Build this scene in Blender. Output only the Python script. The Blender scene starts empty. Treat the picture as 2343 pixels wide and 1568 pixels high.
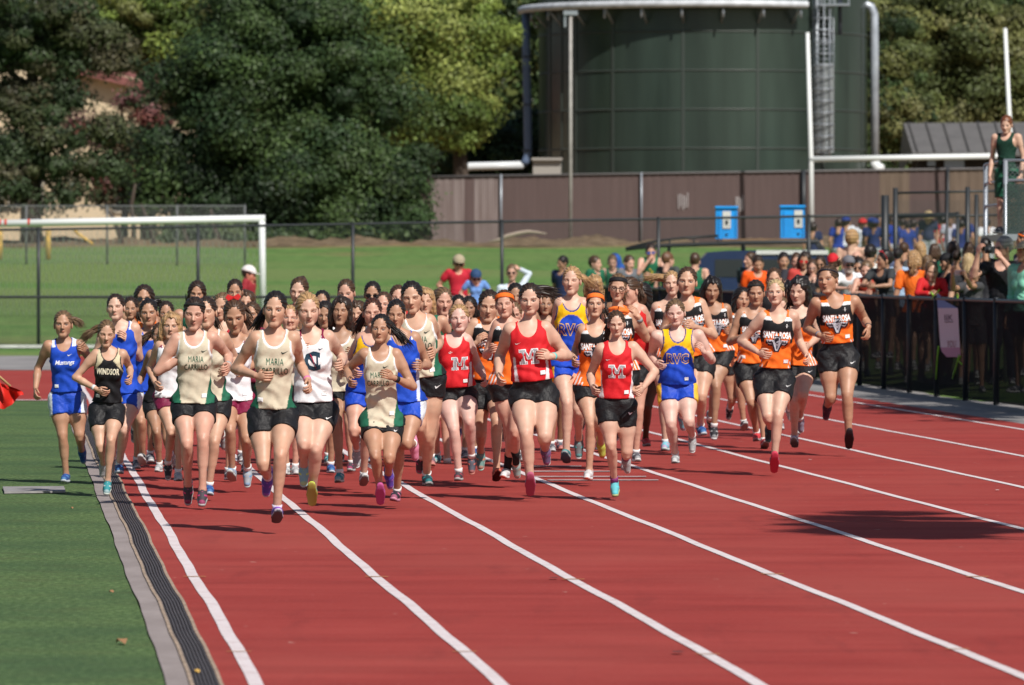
import bpy, bmesh, math, random, time
import numpy as np
from mathutils import Vector, Matrix
from mathutils.bvhtree import BVHTree
T0 = time.time()
SC = bpy.context.scene
COL = SC.collection
# ---------------------------------------------------------------- camera
CH = 1.9                 # camera height
F = 14886.0              # focal length in units of a 2342-wide frame (150 mm lens)
cam_d = bpy.data.cameras.new('camera'); cam = bpy.data.objects.new('camera', cam_d); COL.objects.link(cam)
cam_d.lens = 150.0; cam_d.sensor_width = 23.6; cam_d.sensor_fit = 'HORIZONTAL'
cam.location = (0, 0, CH); cam.rotation_euler = (math.pi/2, 0, 0)
cam_d.shift_y = -0.0751; cam_d.clip_start = 1.0; cam_d.clip_end = 3000
cam_d.dof.use_dof = True; cam_d.dof.focus_distance = 51.0; cam_d.dof.aperture_fstop = 4.2
SC.camera = cam
# ---------------------------------------------------------------- world and sun
SUN_AZ = math.radians(151.0); SUN_EL = math.radians(46.0)
w = bpy.data.worlds.new("World"); SC.world = w; w.use_nodes = True
nt = w.node_tree; nt.nodes.clear()
sky = nt.nodes.new('ShaderNodeTexSky'); sky.sky_type = 'NISHITA'; sky.sun_disc = False
sky.sun_elevation = SUN_EL; sky.sun_rotation = SUN_AZ
bg = nt.nodes.new('ShaderNodeBackground'); bg.inputs[1].default_value = 0.065
wo = nt.nodes.new('ShaderNodeOutputWorld')
nt.links.new(sky.outputs[0], bg.inputs[0]); nt.links.new(bg.outputs[0], wo.inputs[0])
sl = bpy.data.lights.new('sun', 'SUN'); sl.energy = 4.9; sl.angle = math.radians(0.5); sl.color = (1.0, 0.95, 0.88)
so = bpy.data.objects.new('sun', sl); COL.objects.link(so)
sdir = Vector((math.sin(SUN_AZ)*math.cos(SUN_EL), math.cos(SUN_AZ)*math.cos(SUN_EL), math.sin(SUN_EL)))
so.rotation_euler = sdir.to_track_quat('Z', 'Y').to_euler()
so.location = (20, -30, 40)
SC.view_settings.view_transform = 'Standard'; SC.view_settings.look = 'None'
SC.view_settings.exposure = 0.0; SC.view_settings.gamma = 1.0
SC.cycles.max_bounces = 6; SC.cycles.transparent_max_bounces = 16

def W(x, y, d):
    """world point seen at picture position (x, y) at distance d"""
    return np.array(((x-1171.0)/F*d, d, CH+(608.0-y)/F*d))
def ground_d(gy): return F*CH/(gy-608.0)
def lin(r, g, b):
    f = lambda c: (c/255/12.92 if c/255 <= .04045 else ((c/255+.055)/1.055)**2.4)
    return (f(r), f(g), f(b))
# ---------------------------------------------------------------- objects
def tag(o, label=None, cat=None, group=None, kind=None):
    if label: o['label'] = label
    if cat: o['category'] = cat
    if group: o['group'] = group
    if kind: o['kind'] = kind
    return o
def empty(name, loc=(0,0,0), label=None, cat=None, group=None):
    o = bpy.data.objects.new(name, None); COL.objects.link(o); o.location = loc; o.empty_display_size = .2
    return tag(o, label, cat, group)
def wloc(o):
    p = np.zeros(3)
    while o is not None: p = p+np.array(o.location); o = o.parent
    return p
def mesh_obj(name, V, polys, mats, parent=None, cols=None, mi=None, smooth=True):
    """V (n,3) world coords; polys: list of int arrays (k,3)/(k,4) or list of lists"""
    V = np.asarray(V, dtype=np.float64)
    if parent is not None: V = V-wloc(parent)
    me = bpy.data.meshes.new(name)
    arrs = [np.asarray(p) for p in polys if len(p)] if (len(polys) and isinstance(polys[0], np.ndarray)) else None
    if arrs is None:
        me.from_pydata([tuple(v) for v in V], [], [list(p) for p in polys])
    else:
        n = sum(len(a) for a in arrs); L = sum(a.size for a in arrs)
        me.vertices.add(len(V)); me.vertices.foreach_set('co', V.astype(np.float32).ravel())
        me.loops.add(L); me.polygons.add(n)
        me.loops.foreach_set('vertex_index', np.concatenate([a.ravel() for a in arrs]).astype(np.int32))
        tot = np.concatenate([np.full(len(a), a.shape[1]) for a in arrs]).astype(np.int32)
        st = np.concatenate([[0], np.cumsum(tot)[:-1]]).astype(np.int32)
        me.polygons.foreach_set('loop_start', st); me.polygons.foreach_set('loop_total', tot)
        me.update(calc_edges=True)
    if not isinstance(mats, (list, tuple)): mats = [mats]
    for m in mats: me.materials.append(m)
    if mi is not None: me.polygons.foreach_set('material_index', np.asarray(mi, dtype=np.int32))
    if cols is not None:
        a = me.color_attributes.new('Col', 'FLOAT_COLOR', 'POINT')
        c = np.ones((len(V), 4), dtype=np.float32); c[:, :3] = cols
        a.data.foreach_set('color', c.ravel())
    me.polygons.foreach_set('use_smooth', np.full(len(me.polygons), smooth))
    me.update(); me.validate()
    o = bpy.data.objects.new(name, me); COL.objects.link(o)
    if parent is not None: o.parent = parent
    return o
class MB:
    """collects boxes, tubes, sheets into one mesh"""
    def __init__(s): s.v = []; s.f = []; s.c = []; s.n = 0
    def add(s, V, P, col=None):
        V = np.asarray(V, float).reshape(-1, 3)
        for p in P: s.f.append([i+s.n for i in p])
        s.v.append(V); s.n += len(V)
        s.c.append(np.tile(np.asarray(col if col is not None else (1, 1, 1), float), (len(V), 1)))
        return s
    def box(s, c, size, R=None, col=None):
        sx, sy, sz = [k/2 for k in size]
        V = np.array([(x, y, z) for x in (-sx, sx) for y in (-sy, sy) for z in (-sz, sz)])
        if R is not None: V = V@np.asarray(R).T
        return s.add(V+np.asarray(c), [(0,1,3,2),(4,6,7,5),(0,4,5,1),(2,3,7,6),(0,2,6,4),(1,5,7,3)], col)
    def tube(s, pts, r, n=8, col=None, cap=True):
        V, P = tube_geo(pts, r, n, cap); return s.add(V, P, col)
    def build(s, name, mat, parent=None, smooth=False, usecol=False):
        V = np.concatenate(s.v) if s.v else np.zeros((0, 3))
        return mesh_obj(name, V, s.f, mat, parent, cols=np.concatenate(s.c) if usecol else None, smooth=smooth)
def tube_geo(pts, r, n=8, cap=True):
    pts = np.asarray(pts, float); m = len(pts)
    r = np.broadcast_to(np.asarray(r, float), (m,))
    tg = np.gradient(pts, axis=0); tg /= np.linalg.norm(tg, axis=1)[:, None]+1e-9
    up = np.array((0, 0, 1.0)) if abs(tg[0][2]) < .9 else np.array((1.0, 0, 0))
    V = []
    a = np.arange(n)*2*math.pi/n
    u = np.cross(tg[0], up); u /= np.linalg.norm(u)
    for i in range(m):
        u = u-tg[i]*u.dot(tg[i]); u /= np.linalg.norm(u)+1e-9
        v = np.cross(tg[i], u)
        V.append(pts[i]+r[i]*(np.cos(a)[:, None]*u+np.sin(a)[:, None]*v))
    V = np.concatenate(V); P = []
    for i in range(m-1):
        for j in range(n):
            k = (j+1) % n
            P.append((i*n+j, i*n+k, (i+1)*n+k, (i+1)*n+j))
    if cap: P.append(tuple(range(n))[::-1]); P.append(tuple((m-1)*n+j for j in range(n)))
    return V, P
# ---------------------------------------------------------------- materials
MATS = {}
def mat(name, col=(.5, .5, .5), rough=.7, spec=.3, metal=0, noise=None, attr=False, bump=None, trans=0, coat=0, sheen=0):
    """noise=(scale, amount, detail[, stretch xyz]); bump=(scale, strength)"""
    if name in MATS: return MATS[name]
    m = bpy.data.materials.new(name); m.use_nodes = True; MATS[name] = m
    N = m.node_tree.nodes; Lk = m.node_tree.links; b = N['Principled BSDF']
    b.inputs['Roughness'].default_value = rough; b.inputs['Specular IOR Level'].default_value = spec
    b.inputs['Metallic'].default_value = metal; b.inputs['Coat Weight'].default_value = coat
    b.inputs['Sheen Weight'].default_value = sheen
    b.inputs['Base Color'].default_value = (*col, 1)
    src = None
    if attr:
        at = N.new('ShaderNodeAttribute'); at.attribute_name = 'Col'; src = at.outputs['Color']
        Lk.new(src, b.inputs['Base Color'])
    tc = N.new('ShaderNodeTexCoord')
    if noise:
        mp = N.new('ShaderNodeMapping'); Lk.new(tc.outputs['Object'], mp.inputs[0])
        if len(noise) > 3: mp.inputs['Scale'].default_value = noise[3]
        nz = N.new('ShaderNodeTexNoise'); nz.inputs['Scale'].default_value = noise[0]; nz.inputs['Detail'].default_value = noise[2]
        Lk.new(mp.outputs[0], nz.inputs['Vector'])
        mr = N.new('ShaderNodeMapRange'); mr.inputs['From Min'].default_value = .3; mr.inputs['From Max'].default_value = .7
        mr.inputs['To Min'].default_value = 1-noise[1]; mr.inputs['To Max'].default_value = 1+noise[1]
        Lk.new(nz.outputs[0], mr.inputs[0])
        mx = N.new('ShaderNodeVectorMath'); mx.operation = 'SCALE'
        if src: Lk.new(src, mx.inputs[0])
        else: mx.inputs[0].default_value = col
        Lk.new(mr.outputs[0], mx.inputs['Scale']); Lk.new(mx.outputs[0], b.inputs['Base Color'])
    if bump:
        nz = N.new('ShaderNodeTexNoise'); nz.inputs['Scale'].default_value = bump[0]; nz.inputs['Detail'].default_value = 5
        Lk.new(tc.outputs['Object'], nz.inputs['Vector'])
        bp = N.new('ShaderNodeBump'); bp.inputs['Strength'].default_value = bump[1]; bp.inputs['Distance'].default_value = .02
        Lk.new(nz.outputs[0], bp.inputs['Height']); Lk.new(bp.outputs[0], b.inputs['Normal'])
    return m
def mesh_mat(name, col, cell, wire, base=0.0, rough=.5, spec=.4):
    """woven wire / woven cloth you can see through: diamond wires of width `wire` every `cell` metres, u along, z up"""
    if name in MATS: return MATS[name]
    m = bpy.data.materials.new(name); m.use_nodes = True; MATS[name] = m
    N = m.node_tree.nodes; Lk = m.node_tree.links; b = N['Principled BSDF']; out = N['Material Output']
    b.inputs['Base Color'].default_value = (*col, 1); b.inputs['Roughness'].default_value = rough; b.inputs['Specular IOR Level'].default_value = spec
    uv = N.new('ShaderNodeUVMap'); sp = N.new('ShaderNodeSeparateXYZ'); Lk.new(uv.outputs[0], sp.inputs[0])
    def M(op, a, bb=None, c=None):
        n = N.new('ShaderNodeMath'); n.operation = op
        for i, v in enumerate((a, bb, c)):
            if v is None: continue
            if isinstance(v, (int, float)): n.inputs[i].default_value = v
            else: Lk.new(v, n.inputs[i])
        return n.outputs[0]
    p = M('ADD', sp.outputs[0], sp.outputs[1]); q = M('SUBTRACT', sp.outputs[0], sp.outputs[1])
    hit = []
    for t in (p, q):
        fr = M('FRACT', M('DIVIDE', t, cell)); hit.append(M('LESS_THAN', fr, wire/cell))
    a = M('MAXIMUM', hit[0], hit[1])
    if base: a = M('MAXIMUM', a, base)
    tr = N.new('ShaderNodeBsdfTransparent'); mx = N.new('ShaderNodeMixShader')
    Lk.new(a, mx.inputs[0]); Lk.new(tr.outputs[0], mx.inputs[1]); Lk.new(b.outputs[0], mx.inputs[2]); Lk.new(mx.outputs[0], out.inputs[0])
    return m
def sheet(name, pts_bottom, heights, m, parent=None, **kw):
    """upright sheet along ground points with uv in metres"""
    pts = np.asarray(pts_bottom, float); n = len(pts); h = np.broadcast_to(np.asarray(heights, float), (n,))
    V = np.concatenate([pts, pts+np.c_[np.zeros(n), np.zeros(n), h]])
    P = [[i, i+1, n+i+1, n+i] for i in range(n-1)]
    o = mesh_obj(name, V, P, m, parent, smooth=False)
    L = np.concatenate([[0], np.cumsum(np.linalg.norm(np.diff(pts, axis=0), axis=1))])
    uvl = o.data.uv_layers.new(name='UVMap')
    for poly in o.data.polygons:
        for li, vi in zip(poly.loop_indices, poly.vertices): uvl.data[li].uv = (L[vi % n], V[vi][2])
    return o
# ================================================================ implicit surfaces -> meshes
def smin(a, b, k):
    if k <= 0: return np.minimum(a, b)
    h = np.maximum(k-np.abs(a-b), 0)/k
    return np.minimum(a, b)-h*h*k*.25
def sd_cone(P, a, b, ra, rb):
    a = np.asarray(a, np.float32); b = np.asarray(b, np.float32)
    ba = b-a; L2 = float(ba@ba)+1e-9
    pa = P-a; t = np.clip((pa@ba)/L2, 0, 1)
    q = pa-t[..., None]*ba
    return np.sqrt((q*q).sum(-1))-(ra+(rb-ra)*t)
def sd_ell(P, c, r, R):
    q = P-np.asarray(c, np.float32)
    if R is not None: q = q@np.asarray(R, np.float32)      # R columns = local axes
    r = np.asarray(r, np.float32)
    k0 = np.sqrt(((q/r)**2).sum(-1)); k1 = np.sqrt(((q/(r*r))**2).sum(-1))+1e-9
    return k0*(k0-1)/k1
class Field:
    def __init__(s, lo, hi, h):
        s.lo = np.asarray(lo, float)-2*h; s.h = h
        s.n = np.ceil((np.asarray(hi)+2*h-s.lo)/h).astype(int)+1
        s.ax = [(s.lo[i]+np.arange(s.n[i])*h).astype(np.float32) for i in range(3)]
        s.F = np.full(tuple(s.n), 1.0, np.float32)
    def block(s, lo, hi):
        i0 = np.clip(np.floor((np.asarray(lo)-s.lo)/s.h).astype(int), 0, s.n); i1 = np.clip(np.ceil((np.asarray(hi)-s.lo)/s.h).astype(int)+1, 0, s.n)
        if (i1 <= i0).any(): return None, None
        sl_ = tuple(slice(a, b) for a, b in zip(i0, i1))
        P = np.stack(np.meshgrid(*[s.ax[i][sl_[i]] for i in range(3)], indexing='ij'), -1)
        return sl_, P
    def put(s, prim, grow=0.0):
        kind, k = prim[0], prim[-1]; m = k+2.2*s.h+grow
        if kind == 'c':
            _, a, b, ra, rb, k = prim; ra += grow; rb += grow; R = max(ra, rb)+m
            lo = np.minimum(a, b)-R; hi = np.maximum(a, b)+R
            sl_, P = s.block(lo, hi)
            if sl_ is None: return
            D = sd_cone(P, a, b, ra, rb)
        else:
            _, c, r, R, k = prim; r = np.asarray(r)+grow
            Rm = np.abs(np.asarray(R) if R is not None else np.eye(3))@r+m
            sl_, P = s.block(np.asarray(c)-Rm, np.asarray(c)+Rm)
            if sl_ is None: return
            D = sd_ell(P, c, r, R)
        s.F[sl_] = smin(s.F[sl_], D, k)
    def points(s): return np.stack(np.meshgrid(*s.ax, indexing='ij'), -1)
    def mesh(s): return surface_net(s.F, s.ax)
def prim_bounds(prims, pad=.03):
    lo = np.full(3, 1e9); hi = -lo
    for p in prims:
        if p[0] == 'c':
            R = max(p[3], p[4]); lo = np.minimum(lo, np.minimum(p[1], p[2])-R); hi = np.maximum(hi, np.maximum(p[1], p[2])+R)
        else:
            Rm = np.abs(np.asarray(p[3]) if p[3] is not None else np.eye(3))@np.asarray(p[2]); lo = np.minimum(lo, np.asarray(p[1])-Rm); hi = np.maximum(hi, np.asarray(p[1])+Rm)
    return lo-pad, hi+pad
def surface_net(Fd, ax):
    S = Fd < 0
    nx, ny, nz = Fd.shape
    c = np.zeros((nx-1, ny-1, nz-1), np.uint8)
    for dx in (0, 1):
        for dy in (0, 1):
            for dz in (0, 1): c += S[dx:nx-1+dx, dy:ny-1+dy, dz:nz-1+dz]
    act = (c > 0) & (c < 8)
    idx = np.full(act.shape, -1, np.int64); I, J, K = np.nonzero(act); n = len(I)
    idx[I, J, K] = np.arange(n)
    acc = np.zeros((n, 3)); cnt = np.zeros(n)
    cr = [(a, b, d) for a in (0, 1) for b in (0, 1) for d in (0, 1)]
    for i in range(8):
        for j in range(i+1, 8):
            A, B = cr[i], cr[j]
            if sum(abs(p-q) for p, q in zip(A, B)) != 1: continue
            fa = Fd[I+A[0], J+A[1], K+A[2]]; fb = Fd[I+B[0], J+B[1], K+B[2]]
            m = (fa < 0) != (fb < 0)
            t = np.where(m, fa/np.where(m, fa-fb, 1), 0)[:, None]
            p = np.array(A)+t*(np.array(B)-np.array(A))
            acc += p*m[:, None]; cnt += m
    loc = acc/np.maximum(cnt, 1)[:, None]
    h = ax[0][1]-ax[0][0]
    V = np.stack([ax[0][I], ax[1][J], ax[2][K]], -1)+loc*h
    Q = []
    def quads(axis):
        a = [slice(None)]*3; b = [slice(None)]*3; a[axis] = slice(0, -1); b[axis] = slice(1, None)
        s0 = S[tuple(a)]; s1 = S[tuple(b)]; e = s0 != s1
        o = [q for q in range(3) if q != axis]
        X = np.nonzero(e); X = [x for x in X]
        ok = (X[o[0]] > 0) & (X[o[1]] > 0) & (X[o[0]] < act.shape[o[0]]) & (X[o[1]] < act.shape[o[1]])
        X = [x[ok] for x in X]
        def at(d0, d1):
            y = [x.copy() for x in X]; y[o[0]] -= d0; y[o[1]] -= d1; return idx[tuple(y)]
        q = np.stack([at(1, 1), at(0, 1), at(0, 0), at(1, 0)], -1)
        flip = s0[tuple(X)]
        if axis == 1: flip = ~flip
        q[~flip] = q[~flip][:, ::-1]
        Q.append(q[(q >= 0).all(1)])
    for axx in range(3): quads(axx)
    return V, np.concatenate(Q)
def nrm(v):
    v = np.asarray(v, float); return v/(np.linalg.norm(v)+1e-9)
def vnoise(P, s, seed=0):
    """cheap smooth pseudo noise, sum of sines, about -1..1"""
    r = np.random.RandomState(seed); o = 0
    for i in range(4):
        d = nrm(r.normal(size=3))*s*(1+.7*i); o = o+np.sin(P@d*6.283+r.rand()*6.28)/(1+.5*i)
    return o/2.0
def rot(ax, a):
    return np.array(Matrix.Rotation(a, 3, Vector(ax)))
# ================================================================ the ground
VPX = 25.0                                    # the track runs towards this picture column
def wob(d): return .005*math.sin(d*.55+1)+.004*math.sin(d*1.25)+.002*math.sin(d*2.9+2)    # heat-haze shimmer put into the shape of the ground strips
# a line parallel to the track which crosses the row y=1568 of the picture at column cx: x(d) = x0 + slope*d
SLOPE = (VPX-1171)/F
def off(cx): return (cx-VPX)/(1568-608.0)*CH        # sideways offset in metres at the camera
def strip(name, c0, c1, d0, d1, z, m, n=140, kind='structure', wobble=True, label=None):
    V = []; P = []
    ds = np.geomspace(d0, d1, n*2)
    for d in ds:
        wv = wob(d) if wobble else 0
        V += [(off(c0)+SLOPE*d+wv, d, z), (off(c1)+SLOPE*d+wv, d, z)]
    for i in range(2*n-1): P.append((2*i, 2*i+1, 2*i+3, 2*i+2))
    o = mesh_obj(name, V, P, m, smooth=False); tag(o, kind=kind); return o
def ground_mat(name, build):
    m = bpy.data.materials.new(name); m.use_nodes = True
    N = m.node_tree.nodes; L = m.node_tree.links; b = N['Principled BSDF']; tc = N.new('ShaderNodeTexCoord')
    def noise(scale, detail=4, stretch=(1, 1, 1), rough=.6):
        mp = N.new('ShaderNodeMapping'); mp.inputs['Scale'].default_value = stretch; L.new(tc.outputs['Object'], mp.inputs[0])
        n = N.new('ShaderNodeTexNoise'); n.inputs['Scale'].default_value = scale; n.inputs['Detail'].default_value = detail; n.inputs['Roughness'].default_value = rough
        L.new(mp.outputs[0], n.inputs['Vector']); return n.outputs[0]
    def ramp(src, stops):
        r = N.new('ShaderNodeValToRGB'); L.new(src, r.inputs[0]); el = r.color_ramp.elements
        while len(el) < len(stops): el.new(.5)
        for e, (p, c) in zip(el, stops): e.position = p; e.color = (*c, 1)
        return r.outputs[0]
    def mix(a, b_, f, mode='MIX'):
        x = N.new('ShaderNodeMix'); x.data_type = 'RGBA'; x.blend_type = mode
        for sock, v in ((x.inputs[0], f), (x.inputs[6], a), (x.inputs[7], b_)):
            if isinstance(v, (int, float)): sock.default_value = v
            elif isinstance(v, tuple): sock.default_value = (*v, 1)
            else: L.new(v, sock)
        return x.outputs[2]
    def bump(src, st, dist=.02):
        p = N.new('ShaderNodeBump'); p.inputs['Strength'].default_value = st; p.inputs['Distance'].default_value = dist; L.new(src, p.inputs['Height']); L.new(p.outputs[0], b.inputs['Normal'])
    build(b, noise, ramp, mix, bump, L, N, tc); return m
def _track(b, noise, ramp, mix, bump, L, N, tc):
    c = ramp(noise(1.0, 6, (.5, 1.6, 1)), [(.30, (.250, .034, .029)), (.5, (.310, .044, .037)), (.72, (.365, .056, .047))])
    c = mix(c, (.21, .036, .032), ramp(noise(.9, 5, (.25, 3.0, 1)), [(.60, (0, 0, 0)), (.82, (.22, .22, .22))]))
    c = mix(c, (.48, .13, .11), ramp(noise(34, 3), [(.58, (0, 0, 0)), (.72, (.45, .45, .45))])); c = mix(c, (.16, .025, .025), ramp(noise(21, 3), [(.62, (0, 0, 0)), (.75, (.5, .5, .5))])); c = mix(c, (.55, .33, .28), ramp(noise(7.5, 2, (1, .6, 1)), [(.735, (0, 0, 0)), (.76, (.6, .6, .6))])); c = mix(c, (.36, .075, .06), ramp(noise(.3, 5, (1, .5, 1)), [(.45, (0, 0, 0)), (.7, (.6, .6, .6))]))
    c = mix(c, (.17, .028, .026), ramp(noise(3.2, 6, (1, .12, 1)), [(.58, (0, 0, 0)), (.8, (.55, .55, .55))]))
    L.new(c, b.inputs['Base Color']); b.inputs['Roughness'].default_value = .85; b.inputs['Specular IOR Level'].default_value = .15; bump(noise(150, 3), .35, .01)
def _turf(b, noise, ramp, mix, bump, L, N, tc):
    c = ramp(noise(28, 5, (1, .35, 1)), [(.3, (.058, .105, .036)), (.5, (.110, .180, .064)), (.7, (.195, .290, .115))])
    c = mix(c, (.10, .12, .05), ramp(noise(2.6, 6), [(.48, (0, 0, 0)), (.72, (.7, .7, .7))])); c = mix(c, (.045, .095, .045), ramp(noise(.6, 3), [(.4, (0, 0, 0)), (.65, (.5, .5, .5))]))
    L.new(c, b.inputs['Base Color']); b.inputs['Roughness'].default_value = .8; b.inputs['Specular IOR Level'].default_value = .15; bump(noise(70, 3), .8, .03)
def _line(b, noise, ramp, mix, bump, L, N, tc):
    c = ramp(noise(6, 6), [(.3, (.60, .50, .50)), (.55, (.74, .66, .67))]); c = mix(c, (.45, .20, .18), ramp(noise(26, 5), [(.57, (0, 0, 0)), (.75, (.65, .65, .65))]))
    L.new(c, b.inputs['Base Color']); b.inputs['Roughness'].default_value = .7
def _conc(b, noise, ramp, mix, bump, L, N, tc):
    c = ramp(noise(3, 6, (1, .4, 1)), [(.3, (.24, .20, .19)), (.7, (.34, .29, .28))]); c = mix(c, (.17, .14, .13), ramp(noise(25, 4), [(.6, (0, 0, 0)), (.8, (.6, .6, .6))]))
    L.new(c, b.inputs['Base Color']); b.inputs['Roughness'].default_value = .85; bump(noise(90, 3), .3, .01)
def _asph(b, noise, ramp, mix, bump, L, N, tc):
    c = ramp(noise(1.2, 6, (1, .3, 1)), [(.3, (.20, .19, .19)), (.7, (.30, .285, .28))]); c = mix(c, (.12, .11, .11), ramp(noise(30, 4), [(.58, (0, 0, 0)), (.8, (.5, .5, .5))]))
    L.new(c, b.inputs['Base Color']); b.inputs['Roughness'].default_value = .9
def _grass(b, noise, ramp, mix, bump, L, N, tc):
    sx = N.new('ShaderNodeSeparateXYZ'); L.new(tc.outputs['Object'], sx.inputs[0])
    g = ramp(noise(2.2, 6, (1, .25, 1)), [(.3, (.105, .205, .052)), (.5, (.140, .262, .068)), (.7, (.178, .315, .088))])
    band = ramp(noise(.16, 2, (.25, 1, 1)), [(.42, (0, 0, 0)), (.60, (.75, .75, .75))])
    g = mix(g, (.215, .280, .095), band)
    dry = ramp(noise(.11, 4, (1, 1.2, 1)), [(.60, (0, 0, 0)), (.70, (.6, .6, .6))]); g = mix(g, (.30, .21, .11), dry)
    # bare dry earth beyond the mown field
    r = N.new('ShaderNodeMapRange'); r.inputs['From Min'].default_value = 222; r.inputs['From Max'].default_value = 225; L.new(sx.outputs[1], r.inputs[0])
    br = ramp(noise(.8, 6), [(.3, (.19, .115, .06)), (.5, (.30, .20, .11)), (.7, (.38, .28, .17))])
    g = mix(g, br, r.outputs[0]); L.new(g, b.inputs['Base Color']); b.inputs['Roughness'].default_value = .95; b.inputs['Specular IOR Level'].default_value = .1; bump(noise(9, 5), .8, .15)
MT, MTF, MLN, MCN, MAS, MGR = [ground_mat(n, f) for n, f in (('track_rubber', _track), ('turf', _turf), ('line_paint', _line), ('kerb_concrete', _conc), ('asphalt', _asph), ('field_grass', _grass))]
FX = lambda d: 6.63-.0777*(d-88.7)        # right-hand fence line
def gz_at(x, d):
    u = x-FX(min(d, 152)); z = 0.0
    if u > .4 : z = .32*min((u-.4)/1.6, 1)
    if d > 150:
        t = min((d-150)/78, 1.0); z = max(z, 2.72*t)
    return z
V = []; P = []
xs = np.concatenate([np.linspace(-120, -30, 7), np.linspace(-26, 30, 57), np.linspace(36, 150, 8)]); ys = np.concatenate([np.linspace(-60, 20, 5), np.linspace(26, 148, 62), np.linspace(150, 260, 56), np.linspace(270, 900, 12)])
for yy in ys:
    for xx in xs:
        z = gz_at(xx, yy)-.03
        if yy > 150: z += .03*math.sin(xx*.7+yy*.3)
        V.append((xx, yy, z))
nx = len(xs)
for i in range(len(ys)-1):
    for k in range(nx-1): P.append((i*nx+k, i*nx+k+1, (i+1)*nx+k+1, (i+1)*nx+k))
tag(mesh_obj('ground', V, P, MGR), kind='structure')
def flat(name, pts, z, m):
    o = mesh_obj(name, [(x, y, z) for x, y in pts], [list(range(len(pts)))], m, smooth=False); tag(o, kind='structure'); return o
# turf infield, kerb, drain, track
dT = 91.5
flat('artificial_turf', [(-60, 5), (off(385)+SLOPE*5, 5), (off(385)+SLOPE*dT, dT), (-60, dT+1)], .0, MTF)
o = strip('kerb', 384, 441, 5, dT, .010, MCN); 
strip('asphalt_path', 6150, 8600, 5, 137, -.004, MAS, wobble=False)
strip('track', 506, 6160, 5, 137, .002, MT, wobble=True)
flat('track_apron', [(-60, dT+1), (off(514)+SLOPE*dT+.3, dT), (off(514)+SLOPE*118+.4, 118.0), (-60, 118.5)], .001, MT)
flat('service_road', [(-60, 118.6), (off(900)+SLOPE*118.6, 118.6), (3, 137), (-60, 138)], .0, MAS)
# trench drain: recessed channel with ribs
MDR = mat('drain_grate', (.075, .065, .068), .6, .3, noise=(20, .3, 4)); MDK = mat('drain_gap', (.012, .011, .012), .9)
flat('drain_bed', [(off(441)+SLOPE*5-.01, 5), (off(506)+SLOPE*5+.02, 5), (off(506)+SLOPE*dT+.02, dT), (off(441)+SLOPE*dT-.02, dT)], -.008, MDK)
dr = empty('trench_drain', (off(480)+SLOPE*40, 40, 0), 'dark ribbed trench drain grate running between turf kerb and red track', 'drain')
m_ = MB(); n = 200
for k in range(7):
    c = 445+k*8.9; V = []; ds = np.geomspace(6, dT, n); wdt = 5.6
    for d in ds:
        x0 = off(c)+SLOPE*d+wob(d); x1 = off(c+wdt)+SLOPE*d+wob(d); V += [(x0, d, .0), (x0, d, .012), (x1, d, .012), (x1, d, .0)]
    P = []
    for i in range(n-1):
        for q in range(3): P.append((4*i+q, 4*i+q+1, 4*i+4+q+1, 4*i+4+q))
    m_.add(V, P)
m_.build('grate', MDR, dr)
m_ = MB()
for c in (441, 508):
    V = []
    for d in np.geomspace(6, dT, n):
        x0 = off(c)+SLOPE*d+wob(d); V += [(x0-.008, d, .0), (x0-.008, d, .018), (x0+.010, d, .018), (x0+.010, d, 0)]
    m_.add(V, [(4*i+q, 4*i+q+1, 4*i+5+q, 4*i+4+q) for i in range(n-1) for q in range(3)])
m_.build('drain_edging', mat('edging', (.36, .27, .20), .8, noise=(9, .3, 4)), dr)
for c in (590, 1150, 1740, 2387, 2998, 3702, 4395, 5115, 5940): strip('lane_line', c-17, c+17, 8, 136, .006, MLN)

# start marks and small painted ticks
def mark(name, x0, x1, y0, y1, sh=0, z=.008, m=None):
    d0, d1 = ground_d(y1), ground_d(y0); f = lambda x, d: (x-1171)/F*d
    o = mesh_obj(name, [(f(x0, d0), d0, z), (f(x1, d0), d0, z), (f(x1+sh, d1), d1, z), (f(x0+sh, d1), d1, z)], [[0, 1, 2, 3]], m or MLN, smooth=False); tag(o, kind='structure')
for x0, x1, y in ((1252, 1506, 1100), (1218, 1478, 1092), (1205, 1400, 1080), (1220, 1330, 1068)): mark('painted_mark', x0, x1, y-1, y+1, m=mat('worn_paint', (.46, .33, .33), .8, noise=(5, .4, 5)))
MYL = mat('faded_yellow', (.45, .22, .08), .8); MBL = mat('faded_blue', (.16, .07, .16), .8)
for c in (590, 1150, 1740, 2387, 2998):
    for y, mm, wd_ in ((1325, MYL, 26), (1497, MYL, 28)):
        yy = y+(c % 7)*3-9; x = VPX+(c-VPX)*(yy-608)/960; mark('lane_tick', x-wd_, x+wd_, yy-.5, yy+.5, z=.009, m=mm)
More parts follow.
